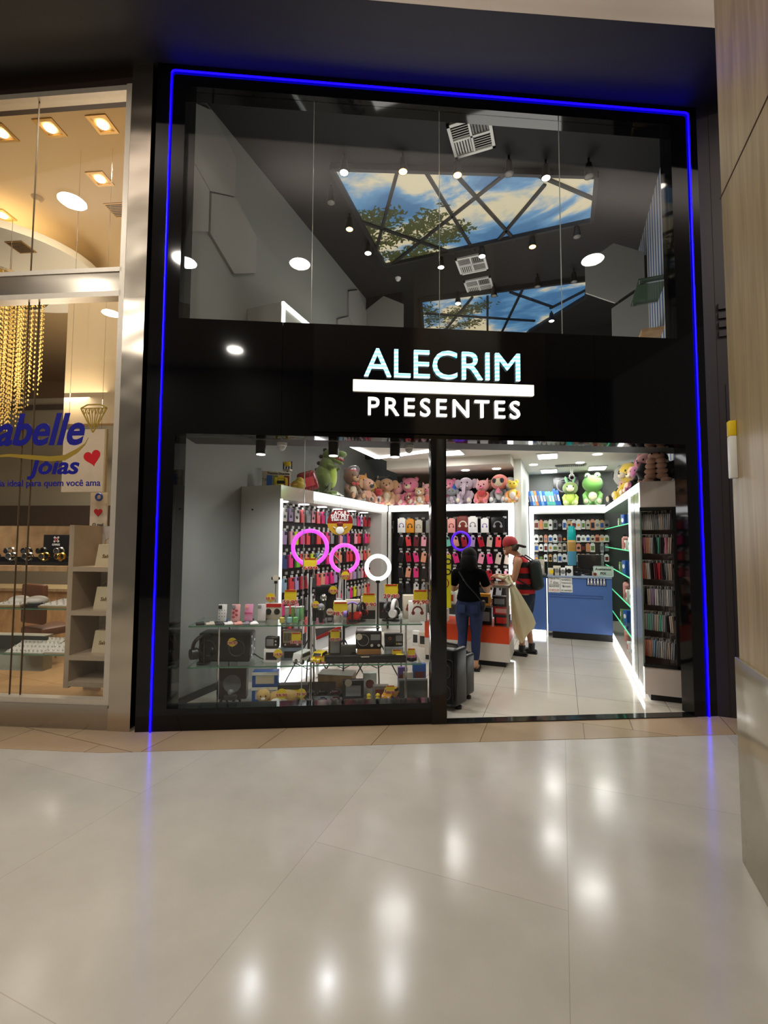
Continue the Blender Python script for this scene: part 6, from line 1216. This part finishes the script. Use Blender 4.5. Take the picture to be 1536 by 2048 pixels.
t = thing('portable_radio', 'smaller black radio with grey screen on a pale carton', 'radio', (FX(787, .6), .6, zF(1)+.115), 0, 'F'); obj('radio_body', B().box((0, 0, .062), (.19, .07, .125), bev=.008), BLACKP, t); obj('display', B().bb(.02, .085, -.038, -.035, .05, .11), PGR, t); obj('emblem', B().torus((-.04, -.036, .08), .012, .003, rot=(R(90), 0, 0), n=16, k=5), mat('emblem_copper', (190, 110, 70), .3, .6), t)
for k in range(3): obj('key', B().box((.03+k*.022, -.036, .025), (.016, .004, .02)), CHROME, t)
box_item('radio_box', .19, .11, .09, mat('carton_pale_grey', (160, 164, 166), .5), WPR, 'pale grey carton under the smaller black radio', 'box', (FX(787, .6), .6, zF(1)), 0, 'F', picshape='none')
for px, lab, x2 in ((793, 'dark dome gadget with yellow tag before the pale grey carton', BLACKP), (823, 'shiny dome gadget with yellow tag at the right end of the middle shelf', PUR)):
    t = thing('dome_gadget', lab, 'gadget', (FX(px, .48), .48, zF(1)), 0, 'F', 'dome gadgets'); obj('gadget_base', B().cyl((0, 0, 0), (0, 0, .03), .055, n=24), BLACKP, t); obj('gadget_dome', B().sph((0, 0, .03), (.055, .055, .05)), x2, t)
price('79,90', 'yellow price tag on the dark dome gadget', 794, .41, zF(1)+.02, .1, .1); price('99,90', 'yellow price tag on the shiny dome gadget', 823, .41, zF(1)+.03, .08, .1)
t = thing('sound_bar', 'long black sound bar along the front of the middle shelf', 'sound bar', (FX(730, .41), .40, zF(1)), 0, 'F'); obj('bar_body', B().box((0, 0, .038), (.80, .07, .072), bev=.01), BLACKP, t); obj('bar_label', B().bb(-.04, .04, -.037, -.034, .06, .07), CRM, t); obj('bar_sticker', B().sph((.34, 0, .075), (.04, .02, .003)), YT, t)
# --- bottom shelf
z0_ = ZS[0]+.006
t = box_item('toy_truck_box', .25, .14, .12, DBLUE, CRM, 'blue and white toy truck carton, upper of the two', 'box', (FX(533, .62), .62, z0_+.15), 0, 'F', picshape='band'); obj('white_header', B().bb(-.125, .125, -.063, -.06, .11, .14), WPR, t)
t = box_item('toy_truck_box', .25, .145, .12, DBLUE, CRM, 'blue and white toy truck carton, lower of the two behind the cat', 'box', (FX(533, .62), .62, z0_), 0, 'F', picshape='band'); obj('white_header', B().bb(-.125, .125, -.063, -.06, .115, .145), WPR, t)
box_item('figure_box', .28, .30, .10, mat('carton_brown_red', (74, 58, 50), .5, var=.5, scale=14), PGR, 'large dim brown picture box low at the left of the display', 'box', (FX(468, .72), .72, z0_), 0, 'F', picshape='round')
t = thing('toy_motorbike', 'small black toy robot bike low at the left front', 'toy', (FX(463, .48), .48, z0_), 0, 'F'); [obj('wheel', B().torus((x, 0, .04), .03, .012, rot=(R(90), 0, 0), n=20, k=8), BLACKP, t) for x in (-.06, .06)]; obj('bike_body', B().box((0, 0, .08), (.12, .04, .05), bev=.012), DKGREY, t); obj('rider_head', B().sph((0, 0, .13), .028), PGR, t)
# golden cat plush lying
t = thing('plush_cat', 'golden plush cat lying at the bottom front of the display', 'plush toy', (FX(556, .5), .50, z0_), R(8), 'F'); GC = fur('golden', (196, 158, 84), .3)
obj('body', B().sph((.06, .02, .06), (.17, .075, .065), n=20), GC, t); ho = obj('head', B().sph((-.13, -.02, .098), (.066, .057, .06), n=18), GC, t)
for s in (-1, 1): obj('ear', B().cyl((-.13+s*.035, -.01, .135), (-.13+s*.045, -.01, .165), .02, .004, 10), GC, ho); obj('eye', B().sph((-.13+s*.022, -.07, .105), (.008, .005, .009), n=8), EYE, ho); obj('front_leg', B().tube([(-.06, -.03+s*.02, .03), (-.13, -.08+s*.02, .018)], [.025, .018], 10), GC, t)
obj('muzzle', B().sph((-.13, -.066, .082), (.024, .016, .018), n=10), FU['white'], ho); obj('tail', B().tube([(.22, .02, .04), (.26, -.03, .02), (.2, -.07, .018)], [.02, .018, .012], 10), GC, t); obj('belly', B().sph((.02, -.045, .045), (.08, .03, .03), n=12), FU['white'], t)
price('59,90', 'yellow price tag reading 59,90 pinned on the golden cat', 565, .42, z0_+.07, .1, .1, style='round')
t = thing('bus_box', 'long carton with yellow toy bus behind the plush cat', 'box', (FX(584, .64), .64, z0_), 0, 'F'); obj('carton', B().bb(-.17, .17, -.05, .05, 0, .15, .003), mat('carton_charcoal', (58, 56, 50), .5), t); obj('printed_bus', B().box((0, -.052, .08), (.22, .004, .05), bev=.001), YC, t); [obj('printed_wheel', B().cyl((x, -.052, .05), (x, -.056, .05), .014, n=14), PGR, t) for x in (-.06, .06)]
price('79,90', 'round yellow price tag at the right of the bus carton', 604, .46, z0_+.06, .09, .1, style='round')
t = thing('model_car_tray', 'clear tray of small dark model cars at the bottom of the display', 'tray', (FX(645, .55), .55, z0_), 0, 'F'); obj('tray_board', B().bb(-.20, .20, -.1, .14, 0, .008), mat('tray_silver', (160, 164, 168), .25), t); obj('tray_wall', B().bb(-.20, .20, .13, .14, .008, .15), mat('tray_brown', (70, 54, 44), .4), t); [obj('tray_divider', B().bb(x-.003, x+.003, -.1, .13, .008, .09), CLEAR, t) for x in (-.197, -.066, .066, .197)]
nm = ['black', 'navy', 'dark red', 'graphite', 'black striped', 'wine']
for r_ in range(2):
    for i in range(3):
        k = r_*3+i; car(621+i*25, .50+.10*r_, z0_+.010+.04*r_, (BLACKP, mat('car_navy', (24, 30, 60), .25), mat('car_wine', (80, 20, 24), .25), DKGREY, BLACKP, mat('car_wine2', (90, 26, 30), .25))[k], '%s model car, %s in the %s row of the clear tray' % (nm[k], ORD[i], ('front', 'back')[r_]), .52, R(8), win=PGR, group='model cars in the clear tray')
t = box_item('tablet_box', .36, .12, .2, mat('carton_tan', (150, 116, 74), .5), CRM, 'large flat tan carton lying tilted at the bottom middle', 'box', (FX(675, .74), .78, z0_+.09), R(-14), 'F', picshape='none'); obj('lid', B().bb(-.182, .182, -.102, .102, .118, .126), mat('lid_grey', (150, 146, 136), .4), t)
box_item('low_carton', .38, .085, .2, mat('carton_olive', (96, 92, 74), .5), CRM, 'olive carton underneath the tilted tan one', 'box', (FX(672, .74), .78, z0_), R(-6), 'F', picshape='none')
t = box_item('drone_carton', .21, .19, .07, BLACKP, PGR, 'black carton with vehicle picture and round cream tag', 'box', (FX(707, .64), .60, z0_), 0, 'F', picshape='band'); obj('tag_disc', B().cyl((-.05, -.037, .17), (-.05, -.042, .17), .036, n=20), CRM, t)
box_item('doll_box', .14, .22, .07, WPR, BRNR, 'white picture box right of the black vehicle carton', 'box', (FX(740, .72), .74, z0_), 0, 'F', picshape='round')
for px, m, lab in ((745, CRM, 'grey picture carton before the yellow car'), ): box_item('picture_box', .16, .13, .07, mat('carton_grey_red', (130, 120, 112), .4, var=.4, scale=20), BRNR, lab, 'box', (FX(762, .6), .6, z0_), 0, 'F', picshape='band')
t = thing('hair_clipper', 'dark grey hand tool lying at the bottom front', 'hand tool', (FX(713, .45), .45, z0_), R(12), 'F'); obj('tool_body', B().cyl((-.1, 0, .03), (.05, 0, .03), .024, .02, 16), DKGREY, t); obj('tool_head', B().box((.09, 0, .03), (.08, .05, .03), bev=.01), BLACKP, t)
for px, lab, m in ((738, 'small golden toy figure on a black base, left one', 'a'), (756, 'small golden toy figure on a black base, right one', 'b')):
    t = thing('toy_figure', lab, 'toy', (FX(px, .46), .46, z0_), 0, 'F', 'golden toy figures'); obj('figure_base', B().cyl((0, 0, 0), (0, 0, .012), .032, n=20), BLACKP, t); obj('figure_body', B().lathe((0, 0, .012), [(.02, 0), (.026, .03), (.012, .05)]), YT, t); obj('figure_head', B().sph((0, 0, .075), (.022, .02, .02)), YT, t)
YC2 = mat('car_amber', (226, 160, 20), .25)
t = box_item('car_stand', .16, .03, .12, RED, RED, 'red display stand under the amber sports car', 'stand', (FX(783, .5), .5, z0_), 0, 'F', picshape='none')
car(783, .5, z0_+.032, YC2, 'amber yellow sports car with black stripe on a red stand', 1.25, R(55)); price('99,90', 'yellow price tag on the amber sports car', 781, .42, z0_+.10, .09, .08)
t = thing('digital_frame', 'wide dark screen with grey bezel at the bottom right of the display', 'screen', (FX(826, .52), .52, z0_), 0, 'F'); obj('bezel', B().box((0, .012, .105), (.30, .02, .21), bev=.006), PGR, t); obj('screen_glass', B().box((0.005, -.002, .10), (.285, .012, .185), bev=.003), mat('screen_dark', (42, 48, 44), .15), t); obj('screen_base', B().bb(-.1, .1, 0, .06, 0, .008), BLACKP, t)
for px, m, d, lab, h_ in ((805, PUR, .70, 'small violet picture box behind the dark screen', .2), (816, CRM, .66, 'small cream box behind the dark screen', .16), (838, DBLUE, .68, 'blue and red picture box behind the dark screen with cream tag', .24)): box_item('game_box', .10 if px < 830 else .14, h_+.08, .05, m, BRNR, lab, 'box', (FX(px, d), d, z0_), 0, 'F', picshape='band')
# little tripod and goods seen past the shelf: white boxes on the floor behind
for i, (px, py, lab, m) in enumerate(((832, 1272, 'white phone box standing on the shop floor near the orange counter', WPR), (846, 1275, 'cream phone box standing beside the white one on the shop floor', CRM))): P = PZ(px, py+18, .004); box_item('phone_box', .10, .22, .08, m, BLK, lab, 'box', (P.x, P.y, .005), 0, picshape='band')

price('699', 'red and yellow price tag reading 699 hanging under the largest ring light', 618, .93, PF(618, 1142, .93)[1], .15, .14)
price('249,90', 'round yellow price tag under the middle pink ring light', 689, .93, PF(689, 1160, .93)[1], .09, .10, style='round')
t = thing('phone_tripod', 'thin tripod phone holder with round cream tag behind the red and cream box', 'phone tripod', (FX(549, .72), .72, zF(2)), 0, 'F'); obj('pole', B().cyl((0, 0, .02), (0, 0, .36), .006), CHROME, t)
for k in range(3): obj('leg', B().tube([(0, 0, .06), (.05*math.cos(k*2.1), .05*math.sin(k*2.1), .004)], .004, 6), BLACKP, t)
obj('phone_clamp', B().box((0, 0, .41), (.09, .02, .03), bev=.006).box((0, 0, .37), (.03, .03, .03), bev=.005), BLACKP, t); obj('tag_disc', B().cyl((0, -.012, .415), (0, -.017, .415), .03, n=20), CRM, t)
# ================================================================ people
SKIN = mat('skin_light', (206, 160, 128), .5, var=.05, scale=12); SKIN2 = mat('skin_tan', (176, 124, 92), .5, var=.05, scale=12)
def skinmesh(name, V, E_, Rd, m, parent, sub=2, label=None, root=0):
    me = bpy.data.meshes.new(name); me.from_pydata(V, E_, []); o = bpy.data.objects.new(name, me); C.objects.link(o)
    sk = o.modifiers.new('s', 'SKIN'); sk.use_smooth_shade = True
    for i, r_ in enumerate(Rd): me.skin_vertices[0].data[i].radius = r_ if hasattr(r_, '__len__') else (r_, r_)
    for i in range(len(V)): me.skin_vertices[0].data[i].use_root = (i == root)
    sb = o.modifiers.new('b', 'SUBSURF'); sb.levels = sub; sb.render_levels = sub
    bpy.context.view_layer.update(); dg = bpy.context.evaluated_depsgraph_get()
    nm = bpy.data.meshes.new_from_object(o.evaluated_get(dg)); bpy.data.objects.remove(o)
    nm.materials.clear(); nm.materials.append(m)
    for p in nm.polygons: p.use_smooth = True; p.material_index = 0
    r = bpy.data.objects.new(name, nm); C.objects.link(r)
    if parent: r.parent = parent
    return r
class Sk:
    def __init__(s): s.V = []; s.E = []; s.R = []
    def v(s, p, r, par=None):
        s.V.append(tuple(p)); s.R.append(r)
        if par is not None: s.E.append((par, len(s.V)-1))
        return len(s.V)-1
    def chain(s, pts, rs, par=None):
        for p, r in zip(pts, rs): par = s.v(p, r, par)
        return par
    def hand(s, wrist_i, w, d, up_, side, curl=.5, k=1.):
        w = Vector(w); d = Vector(d).normalized(); side = Vector(side).normalized(); up_ = Vector(up_).normalized()
        pm = w+d*.055*k; p = s.v(pm, (.032*k, .016*k), wrist_i)
        for j, (off, ln_) in enumerate(((-.027, .068), (-.009, .078), (.009, .073), (.026, .056))):
            a = w+d*.088*k+side*off*k; b_ = a+(d*math.cos(curl*.5)-up_*math.sin(curl*.5))*ln_*.5*k; c_ = b_+(d*math.cos(curl*1.4)-up_*math.sin(curl*1.4))*ln_*.5*k
            s.chain([a, b_, c_], [.0095*k, .0085*k, .007*k], p)
        a = w+d*.035*k-side*.035*k; b_ = a+(d*.75-side*.6-up_*.25)*.04*k; c_ = b_+(d*.95-up_*.2)*.03*k
        s.chain([a, b_, c_], [.012*k, .010*k, .008*k], p)
def body(hgt, hip, sho, el, wr, kn, an, headc, neck0, waistc, chestc, pelc, wid, fingers, toes=.16, tk=1., headr=.085, armr=1., handup=(0, 0, 1)):
    s = Sk(); pel = s.v(pelc, (wid*1.0, wid*.78)); wa = s.v(waistc, (wid*.88, wid*.66), pel); ch = s.v(chestc, (wid*1.02, wid*.72), wa)
    ub = s.v((neck0[0], neck0[1], neck0[2]-.08), (wid*.8, wid*.55), ch); nk = s.v(neck0, .052, ub); mid = (Vector(neck0)+Vector(headc))/2
    nn = s.v(mid, .048, nk); hc = Vector(headc); h1 = s.v(hc+Vector((0, 0, -.02)), (headr*.86, headr*1.0), nn); h2 = s.v(hc+Vector((0, -.015, .06)), (headr*.9, headr*1.05), h1); s.v(hc+Vector((0, -.015, .115)), headr*.6, h2)
    for i, sx in enumerate((-1, 1)):
        S0 = Vector(sho[i]); E0 = Vector(el[i]); W0 = Vector(wr[i])
        a = s.v(S0, .052*armr, ub); b_ = s.v(S0.lerp(E0, .4), .046*armr, a); c_ = s.v(E0, .038*armr, b_); d = s.v(E0.lerp(W0, .35), .036*armr, c_); e = s.v(W0, (.025, .021), d)
        dd = (W0-E0).normalized(); side = dd.cross(Vector(handup)).normalized()*(1 if sx < 0 else -1)*-1
        s.hand(e, W0, dd, handup, side, fingers)
        H0, K0, A0 = Vector(hip[i]), Vector(kn[i]), Vector(an[i])
        a = s.v(H0, wid*.62*tk, pel); b_ = s.v(H0.lerp(K0, .45), .078*tk, a); c_ = s.v(K0, .055*tk, b_); d = s.v(K0.lerp(A0, .3)+Vector((0, -.012, 0)), .054*tk, c_); e = s.v(A0, .034, d)
        f = s.v(A0+Vector((0, .02, -.04)), (.034, .03), e); s.chain([A0+Vector((sx*.01, toes*.65, -.055)), A0+Vector((sx*.015, toes, -.062))], [(.036, .022), (.028, .016)], f)
    return s
# --- woman, seen from behind at the glass counter
P = PZ(943, 1337, .004)
t = thing('person', 'woman with long dark hair in a black T-shirt and blue jeans leaning on the counter, seen from behind', 'person', (P.x-.02, P.y-.04, .006), R(4)); t['label'] = 'woman seen from behind in black T-shirt and blue jeans at the glass counter'
hip = [(-.085, 0, .74), (.085, 0, .74)]; kn = [(-.085, .03, .42), (.085, .01, .42)]; an = [(-.095, -.02, .075), (.085, -.04, .075)]
sho = [(-.165, .03, 1.205), (.165, .03, 1.205)]; el = [(-.225, .10, .97), (.235, .09, .97)]; wr = [(-.10, .27, 1.075), (.12, .27, 1.075)]
s = body(1.53, hip, sho, el, wr, kn, an, (0, .085, 1.385), (0, .045, 1.27), (0, .0, .92), (0, .015, 1.08), (0, 0, .79), .135, .6)
bo = skinmesh('body', s.V, s.E, s.R, SKIN, t)
DEN = mat('denim', (20, 38, 78), .75, var=.35, scale=18, bump=.3, bscale=600); TSH = mat('black_tshirt', (4, 4, 5), .95, spec=.1, bump=.2, bscale=60)
k = Sk(); pel = k.v((0, -.012, .80), (.158, .138)); k.v((0, 0, .93), (.138, .105), pel); 
for i, sx in enumerate((-1, 1)):
    a = k.v(Vector(hip[i])+Vector((sx*.005, -.012, 0)), (.102, .112), pel); b_ = k.v(Vector(hip[i]).lerp(Vector(kn[i]), .45), .092, a); c_ = k.v(kn[i], .063, b_); d = k.v(Vector(kn[i]).lerp(Vector(an[i]), .3)+Vector((0, -.012, 0)), .066, c_); k.v(Vector(an[i])+Vector((0, 0, .03)), .045, d)
jo = skinmesh('jeans', k.V, k.E, k.R, DEN, t); 
for sx in (-1, 1): obj('back_pocket', B().box((sx*.075, -.135, .77), (.09, .012, .10), (R(-8), 0, sx*R(18)), bev=.004), mat('denim_dark', (24, 42, 84), .75), jo)
k = Sk(); w00 = k.v((0, -.012, .835), (.190, .172)); w0 = k.v((0, -.005, .91), (.164, .138), w00); w1 = k.v((0, .0, 1.0), (.140, .108), w0); w2 = k.v((0, .015, 1.12), (.152, .115), w1); w3 = k.v((0, .03, 1.215), (.125, .082), w2); k.v((0, .045, 1.262), (.068, .058), w3)
for i, sx in enumerate((-1, 1)): a = k.v(sho[i], .066, w3); k.v(Vector(sho[i]).lerp(Vector(el[i]), .55), .064, a); k.v(Vector(sho[i]).lerp(Vector(el[i]), .72), .062, len(k.V)-1)
so = skinmesh('tshirt', k.V, k.E, k.R, TSH, t); HAIR = mat('dark_hair', (6, 5, 5), .7, spec=.2, var=.3, scale=90, bump=.4, bscale=240)
hb_ = B().sph((0, .06, 1.425), (.100, .114, .114), n=24).sph((0, .015, 1.345), (.108, .095, .135), n=24); ho = obj('hair', hb_, HAIR, t)
obj('bag_strap', B().tube([(-.12, -.06, 1.23), (-.02, -.098, 1.08), (.10, -.112, .95), (.165, -.07, .86)], .009, 6), BLACKM, t); obj('shoulder_bag', B().box((.175, .02, .80), (.05, .16, .13), bev=.02), BLACKM, t)
for i, sx in enumerate((-1, 1)): so_ = obj('sandal', B().box((an[i][0]+sx*.01, an[i][1]+.055, .008), (.085, .23, .014), bev=.006).torus((an[i][0]+sx*.01, an[i][1]+.12, .03), .036, .007, rot=(R(90), 0, 0), n=16, k=6, a0=0, a1=math.pi), BLACKM, t)
# --- man in profile, facing left
P = PZ(1050, 1311, .004)
t = thing('person', 'man in red cap, red and black vest, denim shorts and black backpack looking down at the counter', 'person', (P.x+.0, P.y+.06, .006), R(84)); t['label'] = 'man in red cap and red-black vest with dark backpack, looking down at the counter'
hip = [(-.085, -.02, .84), (.085, -.02, .84)]; kn = [(-.095, .03, .47), (.095, .0, .47)]; an = [(-.10, .03, .075), (.10, -.07, .075)]
sho = [(-.185, .05, 1.34), (.185, .05, 1.34)]; el = [(-.25, .10, 1.06), (.24, .12, 1.06)]; wr = [(-.14, .34, 1.09), (.10, .36, 1.10)]
s = body(1.66, hip, sho, el, wr, kn, an, (0, .19, 1.50), (0, .085, 1.405), (0, -.01, 1.02), (0, .03, 1.20), (0, -.02, .90), .148, .9, tk=1.0, headr=.102, armr=1.18)
# face: brow, nose, chin and ears belong to the continuous body skeleton
hd = Vector((0, .19, 1.50)); dn = Vector((0, .8, -.6))
bo = skinmesh('body', s.V, s.E, s.R, SKIN2, t)
fb = B().sph(hd+Vector((0, .090, .0)), (.016, .026, .022), (R(-35), 0, 0), n=10).sph(hd+Vector((0, .060, -.06)), (.045, .042, .035), n=12); obj('nose_and_chin', fb, SKIN2, t)
for sx in (-1, 1): obj('ear', B().sph(hd+Vector((sx*.086, -.015, .02)), (.012, .024, .034), (R(-20), 0, 0), n=10), SKIN2, t); obj('eye', B().sph(hd+Vector((sx*.034, .082, .035)), (.013, .008, .007), n=8), EYE, t)
obj('mouth', B().sph(hd+Vector((0, .094, -.038)), (.022, .008, .005), n=8), mat('lips', (140, 76, 66), .5), t); obj('short_hair', B().sph(hd+Vector((0, -.03, .03)), (.088, .088, .075), n=18), mat('grey_hair', (96, 84, 74), .8), t)
CAPR = mat('cap_red', (158, 26, 34), .7)
co = obj('cap', B().lathe(hd+Vector((0, -.01, .055)), [(.108, 0), (.110, .035), (.096, .09), (.06, .125), (.004, .138)], 24, Matrix.Translation(hd) @ Matrix.Rotation(R(-14), 4, 'X') @ Matrix.Translation(-hd)), CAPR, t); co.rotation_euler = (0, 0, 0)
bm_ = B().box(hd+Vector((0, -.155, .045)), (.15, .12, .012), (R(14), 0, 0), bev=.02); obj('cap_brim', bm_, mat('cap_brim_dark', (40, 20, 22), .6), co)
def band_mat():
    m, N, L, b = node_mat('red_black_bands'); tc = N.new('ShaderNodeTexCoord'); sp = N.new('ShaderNodeSeparateXYZ'); L.new(tc.outputs['Object'], sp.inputs[0])
    mu = N.new('ShaderNodeMath'); mu.operation = 'MULTIPLY'; mu.inputs[1].default_value = 1/.155; L.new(sp.outputs['Z'], mu.inputs[0]); fr = N.new('ShaderNodeMath'); fr.operation = 'FRACT'; L.new(mu.outputs[0], fr.inputs[0]); g = N.new('ShaderNodeMath'); g.operation = 'GREATER_THAN'; g.inputs[1].default_value = .5; L.new(fr.outputs[0], g.inputs[0])
    mx = N.new('ShaderNodeMix'); mx.data_type = 'RGBA'; mx.inputs[6].default_value = (*lin((20, 14, 16)), 1); mx.inputs[7].default_value = (*lin((190, 24, 34)), 1); L.new(g.outputs[0], mx.inputs[0]); L.new(mx.outputs[2], b.inputs['Base Color']); b.inputs['Roughness'].default_value = .8; return m
k = Sk(); w00 = k.v((0, -.015, .82), (.188, .168)); w0 = k.v((0, -.01, .93), (.170, .145), w00); w1 = k.v((0, -.005, 1.06), (.158, .128), w0); w2 = k.v((0, .03, 1.21), (.168, .132), w1); w3 = k.v((0, .06, 1.33), (.128, .092), w2); k.v((0, .08, 1.395), (.066, .06), w3)
for i in range(2): k.v(Vector(sho[i])*.86+Vector((0, .0, 1.34*.14)), .058, w3)
skinmesh('vest', k.V, k.E, k.R, band_mat(), t)
k = Sk(); pel = k.v((0, -.02, .86), (.182, .165)); k.v((0, -.015, 1.0), (.174, .150), pel)
for i in range(2): a = k.v(hip[i], .132, pel); b_ = k.v(Vector(hip[i]).lerp(Vector(kn[i]), .5), .112, a); k.v(Vector(hip[i]).lerp(Vector(kn[i]), .88), .098, b_)
skinmesh('shorts', k.V, k.E, k.R, mat('denim_navy', (24, 34, 56), .8, var=.2, scale=18), t)
bp = B().box((0, -.165, 1.14), (.29, .15, .44), (R(-8), 0, 0), bev=.07, seg=4); bk = obj('backpack', bp, mat('backpack_dark', (18, 26, 22), .6, bump=.4, bscale=30), t)
for sx in (-1, 1): obj('strap', B().tube([(sx*.12, -.14, 1.32), (sx*.13, .0, 1.41), (sx*.135, .13, 1.30), (sx*.15, .12, 1.1), (sx*.15, -.1, .98)], .012, 6), BLACKM, bk)
for i, sx in enumerate((-1, 1)):
    A = Vector(an[i]); obj('sock', B().cyl(A+Vector((0, 0, -.03)), A+Vector((0, -.004, .075)), .045, .047, 18), BLACKM, t)
    obj('shoe', B().sph(A+Vector((sx*.006, .055, -.035)), (.048, .135, .042), n=18).box(A+Vector((sx*.006, .05, -.066)), (.09, .26, .018), bev=.008), BLACKP, t)
# cream cloth roll hanging from the counter beside the man
pts = [(-.10, .0, 1.12), (.02, -.02, 1.15), (.08, -.03, 1.02), (.16, -.06, .78), (.27, -.10, .46)]
b = B(); n = 9; G = []
top = [PY(1008, 1160, 6.55), PY(1021, 1172, 6.5), PY(1022, 1215, 6.5), PY(1023, 1262, 6.5), PY(1045, 1292, 6.45)]
rgt = [PY(1014, 1153, 6.7), PY(1032, 1172, 6.65), PY(1052, 1205, 6.62), PY(1081, 1253, 6.6), PY(1056, 1265, 6.5)]
t = thing('cream_cloth', 'cream sheet of cloth draped from the counter edge in front of the man', 'cloth', (top[2].x, top[2].y, 0))
bm2 = b.bm; O_ = Vector((top[2].x, top[2].y, 0))
for a, c_ in zip(top, rgt): G.append([bm2.verts.new(a.lerp(c_, j/8)-O_+Vector((0, -.05*math.sin(j/8*math.pi)+.015*math.sin(j*1.7), 0))) for j in range(9)])
for i in range(4):
    for j in range(8): bm2.faces.new((G[i][j], G[i][j+1], G[i+1][j+1], G[i+1][j]))
bmesh.ops.solidify(bm2, geom=bm2.faces[:], thickness=.008)
for f in bm2.faces: f.smooth = True
CL = mat('cream_fabric', (232, 224, 190), .7, var=.04); o = obj('sheet', b, CL, t)
sb = o.modifiers.new('s', 'SUBSURF'); sb.levels = 1; sb.render_levels = 1
obj('rolled_edge', B().tube([rgt[0]-O_+Vector((-.10, -.02, .0)), top[0]-O_+Vector((0, 0, .03)), rgt[0]-O_+Vector((.02, -.03, .02)), top[1].lerp(rgt[1], .6)-O_], .022, 10), CL, t)
